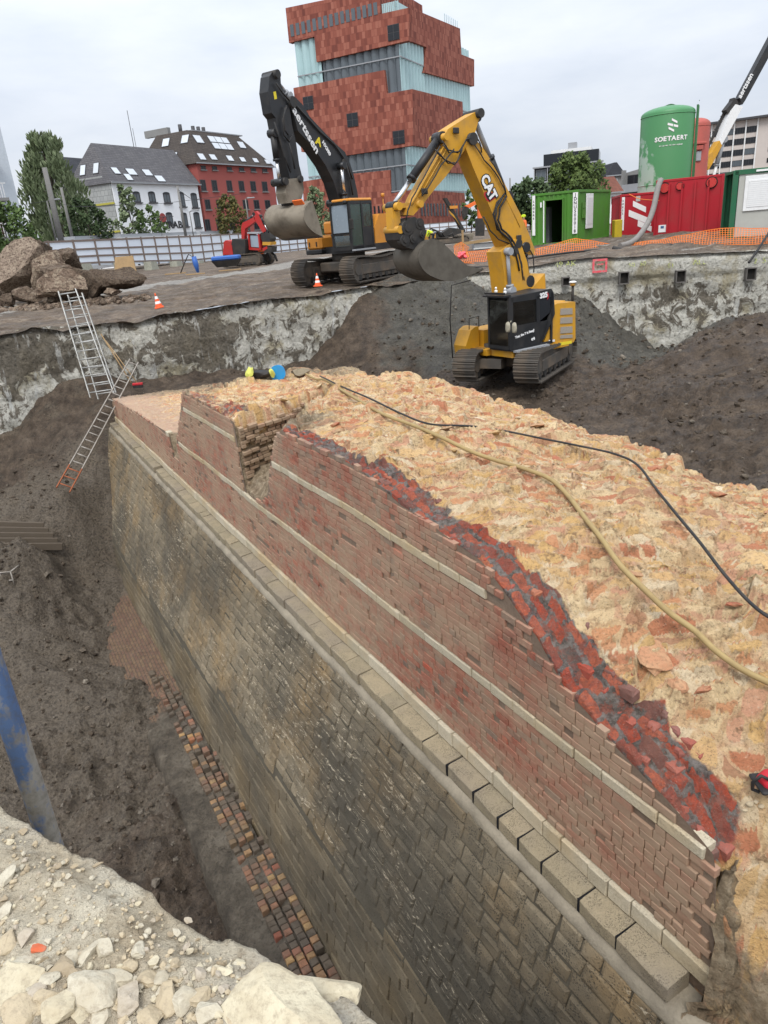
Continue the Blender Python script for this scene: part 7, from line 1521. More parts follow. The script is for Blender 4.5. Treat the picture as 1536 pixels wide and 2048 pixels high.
mb = MB(); mb.box((-.05, .76, 1.15), (.1, .06, 2.2)); mb.box((-.05, 1.74, 1.15), (.1, .06, 2.2)); mb.box((-.05, 1.25, 2.27), (.1, 1.04, .08)); mb.build('door_frame', M['container_green'], gc)
mb = MB(); mb.box((-.08, 1.80, 1.2), (.03, .07, 2.1)); mb.build('door_edge', M['white_paint'], gc)
mb = MB(); mb.box((1.6, 2.2, 1.0), (.5, .4, 1.9), None, None, .03); mb.build('locker', M['zinc'], gc)
for y, s in ((.10, 'JDNU500018'), (2.36, 'LAGERS')):
    mb = MB(); mb.box((-.09, y, 1.5 if s[0] == 'J' else 1.55), (.02, .26 if s[0] == 'J' else .16, 2.0)); pl_ = mb.build('number_plate', M['white_paint'], gc)
    for i, ch in enumerate(s):
        o = text_obj('lettering', ch, .22 if s[0] == 'J' else .14, M['black_paint'], pl_, (-.105, y, (2.38 if s[0] == 'J' else 2.25) - i * (.195 if s[0] == 'J' else .17)), (rad(90), 0, rad(-90)), .003, 1, .004)
mb = MB(); mb.box((1.9, -.07, 1.55), (1.25, .05, 1.75), None, None, .01); f = mb.build('shutter_window', M['white_metal'], gc)
for i in range(16): mb = MB(); mb.box((1.9, -.10, .95 + .085 * i), (1.08, .02, .07)); mb.build('slat', M['white_paint'], f)
mb = MB(); mb.box((.85, -.08, 1.85), (.5, .05, .3)); mb.box((.85, -.08, 1.45), (.55, .05, .45)); mb.build('meter_box', M['container_green'], gc)
mb = MB(); mb.box((-.10, 1.95, 2.05), (.05, .08, .25)); mb.build('notice', M['white_paint'], gc)
rc = container('site_container', 'red container with three slanted white stripes beside the yellow post', 'container', aty(1326, 480, 44), rad(14), 2.44, 6.0, 2.65, M['container_red'], M['container_red'], nfront=0)
mb = MB(); mb.box((-.0, 1.22, 1.32), (.05, 2.3, 2.4)); mb.build('front_panel', M['container_red'], rc)
for pts in (((.55, 2.02), (1.25, 1.62), (1.25, 1.32), (.55, 1.72)), ((.35, 1.55), (1.55, .95), (1.55, .62), (.35, 1.2)), ((.85, .95), (1.6, .55), (1.6, .25), (.85, .62))):
    mb = MB(); mb.prism([(-.03, 2.44 - .30 - (y - .2) * 1.05 if True else y, z + .25) for y, z in [(a[0], a[1]) for a in pts]], (-.012, 0, 0)); mb.build('white_stripe', M['white_paint'], rc)
mb = MB(); mb.box((-.04, 1.5, 2.35), (.02, .24, .28)); mb.build('notice', M['cabin_grey'], rc); mb = MB(); mb.box((-.05, 2.33, 1.6), (.02, .2, 1.8)); pl_ = mb.build('number_plate', M['white_paint'], rc)
for i, ch in enumerate('SOE22'): text_obj('lettering', ch, .13, M['black_paint'], pl_, (-.065, 2.33, 2.3 - i * .17), (rad(90), 0, rad(-90)), .003, 1, .003)
tc_ = container('mixing_tank', 'large bright red steel tank container with round flanges', 'container', aty(1436, 472, 38.5), rad(30), 3.1, 6.0, 2.9, M['container_red'], M['container_red'], nfront=0, nside=14)
mb = MB(); mb.box((0.0, 1.55, 1.45), (.06, 2.98, 2.7)); fp = mb.build('front_panel', M['container_red'], tc_)
for i in range(1, 5): mb = MB(); mb.box((-.08, 3.1 * i / 5, 1.4), (.14, .09, 2.55)); mb.build('rib', M['container_red'], fp)
for y, z, r in ((2.72, 2.5, .22), (1.98, 2.52, .17), (.5, 2.55, .23)):
    mb = MB(); mb.tube([(-.03, y, z), (-.06, y, z)], r * 1.22, 20); mb.build('flange_gap_shade', M['door_dark'], tc_); mb = MB(); mb.tube([(-.05, y, z), (-.15, y, z)], r, 18); fl = mb.build('flange', M['flange_red'], tc_); mb = MB()  # black disc added behind each flange, painting a dark shadow gap round it
    for a in range(8): mb.tube([(-.13, y + r * .8 * math.cos(a * .785), z + r * .8 * math.sin(a * .785)), (-.155, y + r * .8 * math.cos(a * .785), z + r * .8 * math.sin(a * .785))], .02, 6)
    mb.build('bolts', M['container_red'], fl)['kind'] = 'stuff'
mb = MB(); mb.box((-.05, 2.72, .55), (.02, .38, .36)); d_ = mb.build('notice', M['white_paint'], tc_); mb = MB(); mb.box((-.065, 2.72, .62), (.01, .16, .12)); mb.build('notice_logo', plain('notice_blue', (.04, .12, .25), .5) if 'notice_blue' not in M else M['notice_blue'], d_)
gb = container('site_cabin', 'grey site cabin with green frame and closed white shutter at the right edge', 'cabin', aty(1458, 482, 34.6) + Vector((0, 0, 0)), rad(4), 2.2, 6.0, 2.95, M['frame_green'], M['frame_green'], nfront=0)
gb.rotation_euler = (0, 0, rad(-17)); gb.location = aty(1457, 482, 34.6)                         # long side faces the viewer
for o in [c_ for c_ in gb.children if c_.name.split('.')[0] in ('side_sheet',)]: bpy.data.objects.remove(o)
mb = MB(); mb.box((3.05, -.03, 1.47), (5.7, .05, 2.65)); mb.build('wall_panel', M['cabin_grey'], gb); mb = MB(); mb.box((1.75, -.09, 1.95), (2.6, .06, 1.45), None, None, .01); f = mb.build('shutter_window', M['white_metal'], gb)
for i in range(14): mb = MB(); mb.box((1.75, -.13, 1.42 + .08 * i), (2.3, .02, .065)); mb.build('slat', M['white_paint'], f)
mb = MB(); mb.box((.05, -.08, 1.47), (.22, .05, 2.9)); mb.box((3, -.08, 2.86), (6, .05, .2)); mb.build('trim', M['frame_green'], gb); mb = MB(); mb.box((1.1, -.12, 2.86), (.5, .06, .08)); mb.build('lamp', M['lamp_white'], gb)
# silos
def silo(name, label, px, ytop, halfpx, Y, m, dome, zb=.6):
    t = aty(px, ytop, Y); R_ = halfpx * Y / 1530; r = thing(name, label, 'silo', (t.x, t.y, zb)); H_ = t.z - zb
    prof = [(R_, 0.0), (R_, H_ - dome)] + [(R_ * math.cos(a), H_ - dome + dome * math.sin(a)) for a in [math.pi / 2 * k_ / 7 for k_ in range(1, 7)]] + [(.02, H_)]
    n = 40; U = np.linspace(0, 2 * np.pi, n + 1); A_, B_ = np.meshgrid(U, np.arange(len(prof)), indexing='ij'); rr = np.array([p[0] for p in prof])[B_]; zz = np.array([p[1] for p in prof])[B_]
    grid_mesh('tank', rr * np.cos(A_), rr * np.sin(A_), zz, m, parent=r)
    for f in (.42, .985):
        mb = MB(); mb.tube([(R_ * 1.0 * math.cos(a), R_ * 1.0 * math.sin(a), (H_ - dome) * f) for a in [2 * math.pi * k_ / 32 for k_ in range(33)]], .03, 5, False); mb.build('seam', m, r)
    return r, R_, H_
s1, R1, H1 = silo('cement_silo', 'tall green cement silo with white lettering', 1337, 212, 49, 49, M['silo_green'], .45)
plain('silo_cap', (.03, .13, .045), .45); mb = MB(); mb.prism([(-.75 + 1.5 * k_ / 10, -.35, H1 - .35 + .42 * math.sin(math.pi * k_ / 10)) for k_ in range(11)], (0, .7, 0)); mb.build('top_hatch', M['silo_cap'], s1)
ax_ = math.atan2(-s1.location.y, -s1.location.x)
for da, nm in ((.62 + .9, 'ladder'),):
    a = ax_ + da; e = Vector((math.cos(a), math.sin(a), 0)); s_ = Vector((-e.y, e.x, 0)); mb = MB()
    for k_ in (-.2, .2): mb.tube([e * (R1 + .16) + s_ * k_ + Vector((0, 0, .3)), e * (R1 + .16) + s_ * k_ + Vector((0, 0, H1 - .2))], .035, 5)
    ld = mb.build('ladder_rails', M['silo_cap'], s1)
    for i in range(int(H1 / .34)): mb = MB(); mb.tube([e * (R1 + .16) - s_ * .2 + Vector((0, 0, .5 + .34 * i)), e * (R1 + .16) + s_ * .2 + Vector((0, 0, .5 + .34 * i))], .016, 5); mb.build('rung', M['silo_cap'], ld)
    mb = MB(); mb.box(e * (R1 + .1) + Vector((0, 0, H1 * .5)), (.12, .5, H1 - .3), (0, 0, a)); mb.build('ladder_back', M['silo_cap'], s1)
def on_cyl(root, R_, s, size, z, a0, m, bold=.012, gap=.0):
    wd = size * .74; n = len(s)
    for i, ch in enumerate(s):
        if ch == ' ': continue
        a = a0 + (i - (n - 1) / 2) * (wd + gap) / R_; o = text_obj('lettering', ch, size, m, root, ((R_ + .012) * math.cos(a), (R_ + .012) * math.sin(a), z), (rad(90), 0, a + math.pi / 2), .004, 1.1, bold)
at_ = ax_ + .18
on_cyl(s1, R1, 'SOETAERT', .34, H1 * .735, at_, M['white_paint'], .012); on_cyl(s1, R1, 'BUILDING ON OUR GROUND', .085, H1 * .685, at_, M['white_paint'], .001)
for i, (dz, w0, sh) in enumerate(((.52, .16, 0), (.30, .30, 0), (.08, .16, 0))):
    a = at_ + .02; off = (.1, 0, -.1)[i]; mb = MB()
    e = lambda da: Vector(((R1 + .015) * math.cos(a + da), (R1 + .015) * math.sin(a + da), 0))
    w_ = w0 / R1
    q = [e(-w_ + off * .5) + Vector((0, 0, H1 * .79 + dz + .16)), e(w_ + off * .5) + Vector((0, 0, H1 * .79 + dz - .02)), e(w_ + off * .5) + Vector((0, 0, H1 * .79 + dz - .14)), e(-w_ + off * .5) + Vector((0, 0, H1 * .79 + dz + .04))]
    mb.prism(q, Vector((math.cos(a), math.sin(a), 0)) * .012); mb.build('emblem', M['white_paint'], s1)
s2, R2_, H2 = silo('cement_silo', 'faded red silo partly hidden behind the green one', 1392, 236, 27, 60, M['silo_red'], .5)
a = math.atan2(-s2.location.y, -s2.location.x) + .35; mb = MB(); mb.box(Vector((math.cos(a), math.sin(a), 0)) * (R2_ + .1) + Vector((0, 0, H2 * .76)), (.35, .9, .16), (0, 0, a), None, .03); mb.box(Vector((math.cos(a), math.sin(a), 0)) * (R2_ + .08) + Vector((0, 0, H2 * .72)), (.3, .5, .3), (0, 0, a), None, .03); mb.build('filter_hood', M['silo_red'], s2); mb = MB(); mb.box(Vector((math.cos(a), math.sin(a), 0)) * (R2_ + .05) + Vector((0, 0, H2 * .645)), (.12, .36, .7), (0, 0, a), None, .05); mb.build('gauge', M['zinc'], s2)
# telescopic crane boom
k4 = lambda x, y: (1380 + .166 * x, 60 + .166 * y)
cr = thing('mobile_crane', 'raised telescopic crane boom in black, white and yellow behind the cabin', 'crane'); cp_ = aty(1405, 440, 72); C6 = Mach(cr, (cp_.x, 72, .5), rad(180 + 8))
def plate6(pts, y0, y1, m, name): return C6.poly(pts, k4, y0, y1, 0).build(name, m, cr)
plate6([(565, 830), (1100, -180), (1180, -140), (640, 850), (605, 905)], .35, -.35, M['machine_black'], 'inner_boom'); plate6([(455, 990), (520, 905), (600, 935), (350, 1390), (315, 1370)], .45, -.45, M['white_metal'], 'outer_boom'); plate6([(320, 1340), (348, 1400), (255, 1580), (190, 1690), (180, 1640), (215, 1500)], .47, -.47, M['machine_yellow'], 'boom_base')
plate6([(495, 860), (510, 820), (550, 860), (560, 920), (430, 1010), (410, 970)], .4, -.3, M['dark_steel'], 'boom_head_bracket'); plate6([(430, 960), (460, 980), (215, 1480), (195, 1470)], .3, .2, M['dark_steel'], 'folded_jib')
for i in range(9): f = i / 9; a = C6.pt(445 - 235 * f, 975 + 480 * f, .5, k4); b = C6.pt(395 - 225 * f, 985 + 470 * f, .5, k4); c_ = C6.pt(445 - 235 * (f + .11), 975 + 480 * (f + .11), .5, k4); mb = MB(); mb.tube([a, b, c_], .05, 4); mb.build('lattice', M['dark_steel'], cr)
ram(cr, C6.pt(400, 1320, 0, k4), C6.pt(270, 1820, 0, k4), .62, .22, M['zinc'], M['white_metal']); mb = MB(); mb.box((0, 0, 1.5), (5, 2.6, 2.4), None, None, .1); mb.build('carrier', M['white_metal'], cr)
mtext(C6, 'aertssen', 670, 670, .36, .62, M['white_paint'], 62, k4, -1.0 if False else 1.0, .015)
for o in [c_ for c_ in cr.children if c_.name.startswith('lettering')]: o.matrix_local = Matrix.Translation(C6.pt(670, 670, -.37, k4)) @ Matrix.Rotation(rad(90), 4, 'X') @ Matrix.Rotation(rad(61), 4, 'Z')
# yellow post, green pole, grey skip and timber stand
p = aty(1233, 484, 42); world_box('yellow_bin', 'narrow yellow bin between the green and red containers', 'bin', (p.x, p.y, p.z), (.42, .5, 1.15), plain('bin_yellow', (.48, .36, .015), .6), 0)
p = aty(976, 507, 46); sk_ = thing('grey_skip', 'light grey steel crate in front of the drilling plant', 'crate', (p.x, p.y, p.z)); mb = MB(); mb.hexa([(-.85, -.5, 0), (.85, -.5, 0), (.85, .5, 0), (-.85, .5, 0), (-.95, -.55, .8), (.95, -.55, .8), (.95, .55, .8), (-.95, .55, .8)]); mb.build('body', M['zinc'], sk_)
for z in (.35, .7): mb = MB(); mb.box((0, -.56, z), (1.9, .06, .07)); mb.build('rib', M['white_metal'], sk_)
plain('timber', (.36, .24, .12), .85, dirt=.3); p = aty(950, 510, 45); tr_ = thing('timber_rail', 'rough timber rail on posts beside the grey crate', 'rail', (p.x, p.y, p.z))
for x in (-.7, 1.6): mb = MB(); mb.box((x, 0, .7), (.12, .12, 1.5)); mb.build('post', M['timber'], tr_)
mb = MB(); mb.box((.4, -.08, .75), (3.2, .06, .16), (0, -.05, 0)); mb.build('rail', M['timber'], tr_)
# orange barrier netting draped along the pit edge
k = NT('net_orange'); M['net_orange'] = k.fin((.78, .20, .035), .6, None, 0, .3)
def netting(label, tops, bots, pitch=.11, wd=.022, seed=2):
    rg = random.Random(seed); T_ = [Vector(p) for p in tops]; B_ = [Vector(p) for p in bots]; cum = [0]
    for a, b in zip(B_[:-1], B_[1:]): cum.append(cum[-1] + (b - a).length)
    def P(s, f):
        i = max(0, min(len(cum) - 2, int(np.searchsorted(cum, s)) - 1)); t = (s - cum[i]) / max(cum[i + 1] - cum[i], 1e-6); p = B_[i].lerp(B_[i + 1], t).lerp(T_[i].lerp(T_[i + 1], t), f); return p + Vector((.03 * math.sin(s * 3 + f * 4), .10 * math.sin(s * 1.7 + f * 2.2), .015 * math.sin(s * 5)))
    mb = MB(); n = int(cum[-1] / pitch); up = Vector((0, 0, wd * .5)); e = Vector((wd * .5, 0, 0)); rows = 9
    for i in range(n):
        s = i * pitch
        for j in range(rows - 1): a, b = P(s, j / (rows - 1)), P(s, (j + 1) / (rows - 1)); mb.quad(a - e, a + e, b + e, b - e, .5)
    m = int(cum[-1] / .3)
    for j in range(rows):
        for i in range(m): a, b = P(cum[-1] * i / m, j / (rows - 1)), P(cum[-1] * (i + 1) / m, j / (rows - 1)); w_ = up * (1.6 if j in (0, rows - 1) else 1); mb.quad(a - w_, b - w_, b + w_, a + w_, .5)
    return tag(mb.build('barrier_net', M['net_orange']), label, 'net', 'orange barrier nets')
def np_(lst, dz=0): return [aty(px, py, Y) for px, py, Y in lst]
netting('orange mesh barrier along the pit edge below the red containers', np_([(1062, 502, 37.5), (1150, 476, 37.2), (1232, 490, 36.8), (1330, 478, 35.4), (1440, 456, 34.0), (1545, 457, 33.2)]), np_([(1062, 527, 36.2), (1150, 514, 36), (1232, 507, 35.6), (1330, 499, 34.6), (1440, 491, 33.4), (1545, 486, 32.8)]))
netting('orange mesh lying over the soil left of the yellow boom', np_([(930, 505, 39), (985, 498, 40), (1060, 503, 38)]), np_([(918, 526, 36.4), (985, 527, 36.2), (1062, 527, 36.2)]), seed=5)
netting('orange mesh hung upright over a heap beside the pink bundle', np_([(909, 492, 40), (925, 484, 40), (938, 495, 40)]), np_([(908, 512, 39.8), (925, 514, 39.7), (938, 512, 39.8)]), pitch=.09, seed=6)
plain('pink_plastic', (.80, .10, .12), .5, dirt=.1); mb = MB(); p = aty(908, 521, 37.5); rg = random.Random(4)
for i in range(7): mb.rock((rg.uniform(-.5, .5), rg.uniform(-.2, .2), .12 + rg.uniform(0, .15)), (.3, .2, .12), i, .5, 1, None, .5)
o = mb.build('plastic_bundle', M['pink_plastic']); o.location = p; tag(o, 'bundle of bright pink plastic sheeting on the pit edge', 'plastic')
# mound of soil and spoil heaps under the netting
for lab, px, py, Y, sx, sy, sz in (('low brown soil mound behind the orange net', 1200, 505, 38.2, 3.6, 1.2, .55), ('low reddish soil mound under the net by the boom', 985, 525, 38, 2.3, 1.0, .5), ('long soil bank in front of the red tank container', 1370, 495, 36.3, 3.6, 1.0, .5)):
    p = aty(px, py, Y); A_, B_ = np.meshgrid(np.linspace(-1, 1, 60), np.linspace(-1, 1, 30), indexing='ij'); rr = np.clip(1 - A_ ** 2 - B_ ** 2, 0, 1); zz = sz * rr ** .8 + .12 * fbm(A_ * 5 + px, B_ * 4, 4, 3) * (rr > 0) - .25
    o = grid_mesh('soil_mound', A_ * sx, B_ * sy, zz, M['site_soil'], {'track': np.zeros(A_.shape)}); o.location = p; tag(o, lab, 'soil mound')
# suction hose over the red tank, black pipes on the edge, cables
plain('hose_grey', (.22, .205, .19), .7, dirt=.3)
def pixel_tube(name, label, cat_, pts, r, m, n=8, group=None, kind=None):
    P = [aty(*p) for p in pts]; f = []
    for i in range(len(P) - 1):
        p0, p1, p2, p3 = P[max(i - 1, 0)], P[i], P[i + 1], P[min(i + 2, len(P) - 1)]
        for k_ in range(4): t = k_ / 4; f.append(.5 * ((2 * p1) + (p2 - p0) * t + (2 * p0 - 5 * p1 + 4 * p2 - p3) * t * t + (3 * p1 - p0 - 3 * p2 + p3) * t ** 3))
    f.append(P[-1]); o_ = f[0].copy(); mb = MB(); mb.tube([q - o_ for q in f], r, n); o = mb.build(name, m); o.location = o_; return tag(o, label, cat_, group)
pixel_tube('suction_hose', 'thick grey hose hanging from the red tank down to the pit edge', 'hose', [(1322, 360, 39.6), (1316, 375, 39.2), (1306, 420, 38.6), (1292, 452, 37.8), (1268, 482, 36.4), (1240, 492, 35.8)], .14, M['hose_grey'])
pixel_tube('black_pipe', 'fat black pipe lying along the pit edge under the net', 'pipe', [(1225, 497, 35.4), (1260, 503, 35.0), (1300, 500, 34.8), (1345, 493, 34.5)], .12, M['hose_rubber'])
pixel_tube('black_cable', 'long thin black cable running along the pit edge', 'cable', [(905, 534, 34.6), (990, 533, 35), (1060, 516, 35.2), (1140, 505, 35.6), (1225, 497, 35.6)], .045, M['hose_rubber'])
pixel_tube('black_cable', 'black cable hanging over the far wall at the right edge', 'cable', [(1540, 462, 33.0), (1525, 485, 31.9), (1510, 508, 31.5), (1497, 526, 31.4)], .05, M['hose_rubber'])
pixel_tube('orange_cord', 'thin orange cord hanging across the red container fronts', 'cord', [(1258, 388, 43.2), (1280, 398, 42.5), (1318, 401, 39.4)], .02, M['net_orange'])
# spray-painted marks on the guide beam
k = NT('spray_yellow'); n_ = k.noise(14, 4, .7); M['spray_yellow'] = k.fin(k.mix(k.ramp(n_, [(.42, 0.0), (.6, 1.0)]), (.34, .34, .26), (.56, .62, .13)), .8, None, 0, .2); k = NT('spray_pink'); n_ = k.noise(10, 4, .7); M['spray_pink'] = k.fin(k.mix(k.ramp(n_, [(.36, 0.0), (.52, 1.0)]), (.45, .3, .28), (.70, .10, .12)), .8, None, 0, .2)
def spray(s, px, py, size):
    p = onR(px, py) + RN * .15; o = text_obj('paint_mark', s, size, M['spray_yellow'], None, p, (rad(80), 0, math.atan2(RU.y, RU.x)), .006, 1.1, -.004); o.parent = wallR; o.location = p - PL_B
for s, px, py, sz in (('49 AK', 1130, 528, .52), ('50', 1262, 530, .42), ('50', 1284, 527, .42), ('51', 1340, 531, .44), ('ALL', 1397, 524, .5), ('2', 1508, 522, .5), ('52', 1530, 520, .5)): spray(s, px, py, sz * .62)
p = onR(1198, 531) + RN * .20 - PL_B; R3 = Matrix((RU, -RN, Vector((0, 0, 1)))).transposed()
for dx, dz, sx_, sz in ((0, .24, .62, .09), (0, -.24, .62, .09), (-.27, 0, .09, .4), (.27, 0, .09, .4), (0, .06, .3, .05)): mb = MB(); mb.box(p + RU * dx + Vector((0, 0, dz)), (sx_, .03, sz), R3); mb.build('paint_mark', M['spray_pink'], wallR)
p = onL(845, 551) + LN * .16 - PL_B; mb = MB(); mb.box(p, (.8, .04, .22), Matrix((LU, -LN, Vector((0, 0, 1)))).transposed()); mb.build('paint_mark', M['spray_yellow'], wallL)
# ------------------------------------------------------------------ small things in and around the pit
plain('aluminium', (.46, .46, .44), .5, .6, .45, (.20, .17, .13), sc=6); plain('ladder_grey', (.36, .33, .29), .6, .3, .5, (.14, .11, .08), sc=6); plain('primer_orange', (.33, .10, .04), .7, dirt=.3)
def ladder(name, label, base, top, side, width, rungs, ms, taper=1.0, r=.022, mlow=None, low=0.0):
    base, top = Vector(base), Vector(top); d = top - base; o = thing(name, label, 'ladder', base); s = Vector(side).normalized(); n_ = d.cross(s).normalized()
    for k_ in (-1, 1):
        a = s * (k_ * width / 2); b = d + s * (k_ * width / 2 * taper); mb = MB(); e = n_ * .036; f = s * .014; f0 = low
        A_ = a.lerp(b, f0); mb.hexa([A_ - e - f, A_ - e + f, A_ + e + f, A_ + e - f, b - e - f, b - e + f, b + e + f, b + e - f]); mb.build('rail', ms, o)
        if low: mb = MB(); A2 = a.lerp(b, low); mb.hexa([a - e - f, a - e + f, a + e + f, a + e - f, A2 - e - f, A2 - e + f, A2 + e + f, A2 + e - f]); mb.build('rail_end', mlow, o)
    for i in range(rungs):
        t = (i + .6) / rungs; c_ = d * t; w_ = width / 2 * (1 + (taper - 1) * t); mb = MB(); mb.tube([c_ - s * w_, c_ + s * w_], r, 6); mb.build('rung', ms if t > low else mlow, o)
    return o
lb = aty(205, 792, 24.7); lt_ = aty(134, 580, 26.3); a_ = aty(185, 795, 24.7); b_ = aty(233, 788, 24.7); ladder('ladder', 'aluminium ladder leaning from the wall top up over the whitish pit edge', lb, lt_, b_ - a_, (b_ - a_).length, 13, M['aluminium'], .72)
lb2 = aty(216, 796, 24.9); lt2 = aty(150, 588, 26.45); o = ladder('ladder_section', 'second aluminium ladder section close behind the first at the pit edge', lb2, lt2, b_ - a_, (b_ - a_).length * .8, 12, M['aluminium'], .75)
lb = aty(126, 980, 20.6); lt_ = aty(268, 722, 25.2); ladder('ladder', 'slim grey ladder with orange foot lying aslant from the mud to the wall end', lb, lt_, aty(141, 986, 20.6) - aty(113, 976, 20.6), .40, 19, M['ladder_grey'], .75, .02, M['primer_orange'], .16)
plain('broom_red', (.55, .02, .03), .5); p = aty(276, 772, 25.2); br = thing('broom', 'long broom with a red head leaning on the whitish wall by the ladder', 'broom', p); q = aty(212, 682, 26.1) - p; mb = MB(); mb.tube([Vector((0, 0, .1)), q], .018, 6); mb.build('handle', M['timber'], br); mb = MB(); mb.box((0, 0, .07), (.36, .09, .09), None, None, .02); mb.build('head', M['broom_red'], br); mb = MB(); mb.box((0, 0, -.02), (.34, .07, .1)); mb.build('bristles', M['hose_rubber'], br)['kind'] = 'stuff'
p = aty(262, 765, 25.6); q = aty(202, 668, 26.4); mb = MB(); mb.tube([Vector(), q - p], .025, 6); o = mb.build('wooden_pole', M['timber']); o.location = p; tag(o, 'thin wooden pole leaning beside the broom', 'pole')
# traffic cones
plain('cone_orange', (.80, .11, .025), .5, dirt=.12)
def cone(label, px, py, Y, h, tilt=0.0):
    p = aty(px, py, Y); r = thing('traffic_cone', label, 'traffic cone', p, .3, 'traffic cones'); r.rotation_euler = (0, tilt, .3); mb = MB(); mb.box((0, 0, .025), (.62 * h, .62 * h, .05), None, None, .012); mb.build('base', M['cone_orange'], r); n = 20; f = lambda z: .25 * h * (1 - z / h) + .03 * h
    for z0, z1, m, nm in ((.04, .30, 'cone_orange', 'body'), (.30, .46, 'white_paint', 'white_band'), (.46, .62, 'cone_orange', 'body'), (.62, .80, 'white_paint', 'white_band'), (.80, 1.0, 'cone_orange', 'tip')): mb = MB(); mb.tube([(0, 0, z0 * h), (0, 0, z1 * h)], [f(z0 * h), f(z1 * h)], n, z1 > .9); mb.build(nm, M[m], r)
cone('small orange and white traffic cone tilted at the edge above the whitish wall', 319, 616, 28.6, .56, -.12); cone('orange and white traffic cone in front of the black excavator tracks', 636, 573, 30.6, .52)
# demolition boulders heaped on the ground
BD = [(38, 530, 118, 112, 39, .05), (95, 545, 70, 88, 38.5, .4), (115, 548, 74, 46, 37, .75), (82, 496, 44, 30, 41, .95), (135, 520, 66, 34, 39.5, .8), (128, 576, 92, 60, 35.8, .3), (170, 560, 60, 60, 37.5, .95), (188, 572, 58, 50, 36.5, .9), (240, 562, 92, 50, 37.0, 1.0), (222, 586, 34, 16, 36.0, .5), (-6, 590, 28, 40, 36, .2), (18, 600, 30, 30, 36, .9), (62, 590, 60, 26, 36.5, .7), (110, 598, 44, 24, 35.6, .6), (160, 590, 40, 22, 36, .9), (55, 490, 40, 24, 42, .9)]
LBL = ['huge pale tan boulder of broken masonry at the left end of the heap', 'tall reddish boulder pressed against the huge tan one', 'dark brown flat boulder wedged in the middle of the heap', 'small dark boulder on top of the heap before the hoarding', 'brown block crowning the heap behind the flat boulder', 'rounded tan boulder with dark hollow at the front of the heap', 'dark lumpy boulder in the centre right of the heap', 'dark clod-covered boulder behind the ladder top', 'dark greyish boulder at the right end of the heap', 'low reddish stone in front of the right-hand boulder', 'pale stone cut by the left edge beside the heap', 'dark stone at the foot of the huge tan boulder', 'flat brown stone under the tall reddish boulder', 'small brown stone in front of the heap beside the ladder', 'dark stone between the rounded boulder and the low reddish one', 'dark earthy stone behind the huge tan boulder']
def lumpy(name, size, seed, rnd, m, amp=.22, sub=3, cuts=6):
    vs, fs = ICO[sub]; rg = random.Random(seed); P = np.array([tuple(v) for v in vs]); ax = np.array([(rg.gauss(0, 1), rg.gauss(0, 1), rg.gauss(0, 1)) for _ in range(cuts)]); ax /= np.linalg.norm(ax, axis=1)[:, None]
    for a in ax: k_ = rg.uniform(.42, .8); dd = P @ a; P = P - np.outer(np.clip(dd - k_, 0, 9), a)
    Q = np.array([tuple(v) for v in vs]); o1 = seed * 7.3; nz_ = fbm(Q[:, 0] * 2 + Q[:, 2] * 1.3 + o1, Q[:, 1] * 2 - Q[:, 2] * 1.1, 4, seed) + .7 * (ridge(Q[:, 0] * 2.4 + Q[:, 2] + o1, Q[:, 1] * 2.4 + Q[:, 2] * 1.7, 3, seed + 3) - .5)
    P = P * (1 + amp * nz_)[:, None] * np.array(size); mb = MB(); mb.add([tuple(p) for p in P], fs, rnd, False); return mb.build(name, m)
for i, ((px, py, w_, h_, Y, r), lb_) in enumerate(zip(BD, LBL)):
    s_ = Y / 1530; p = aty(px, py, Y); o = lumpy('boulder', (w_ * s_ * .62, w_ * s_ * .5, h_ * s_ * .64), 20 + i, r, M['boulder'], .20, 3, 12); o.location = p; o.rotation_euler = (.1 * math.sin(i), .12 * math.cos(i * 2), 0); tag(o, lb_, 'boulder', 'demolition boulders')
mb = MB(); rg = random.Random(9)
for i in range(420):
    px = rg.uniform(-30, 300); Y = rg.uniform(33.5, 36.5); p = aty(px, 600, Y); z = ground_at(p.x, p.y); r = rg.choice((.05, .07, .1, .15, .22)); mb.rock((p.x, p.y, z + r * .3), (r, r * .8, r * .7), i, rg.random(), 0, None, .6)
tag(mb.build('boulder_rubble', M['boulder']), kind='stuff')
o = lumpy('soil_heap', (4.4, 1.5, .35), 77, .9, M['site_soil'], .3); p = aty(110, 600, 37.5); o.location = (p.x, p.y, ground_at(p.x, p.y) - .1); tag(o, 'low brown soil heap under the demolition boulders', 'soil heap')
p = aty(250, 545, 50); mb = MB(); mb.prism([(-.75, 0, -.2), (.75, 0, -.2), (.62, .3, 1.0), (-.55, .3, 1.0)], (0, .12, 0)); wb_ = mb.build('wooden_board', M['timber']); wb_.location = p; tag(wb_, 'tan wooden board standing beside the boulder heap', 'board')
p = aty(396, 545, 47); bt_ = thing('blue_pump', 'blue hand pump with a black hose standing on the road', 'pump', p); mb = MB(); mb.tube([(0, 0, 0), (-.05, 0, .5), (-.1, 0, .95)], [.08, .17, .14], 10); mb.build('body', M['blue_plastic'], bt_); mb = MB(); mb.tube([(-.1, 0, .9), (-.4, 0, 1.1), (-.75, 0, .6), (-1.1, .1, .05)], .035, 6); mb.build('hose', M['hose_rubber'], bt_)
for lab, a, b, Y in (('pale timber plank lying on the ground left of the blue pump', (372, 549), (410, 547), 46), ('grey plank lying in front of the red excavator', (438, 543), (482, 537), 52), ('thin plank lying on the soil before the hoarding', (330, 548), (372, 546), 48)):
    p, q = aty(*a, Y), aty(*b, Y); mb = MB(); d = q - p; L_ = d.length; mb.box((0, 0, 0), (L_, .16, .07), None, None, .008); o = mb.build('plank', M['timber']); o.location = (p + q) / 2; o.rotation_euler = (0, 0, math.atan2(d.y, d.x)); tag(o, lab, 'plank', 'planks on the ground')

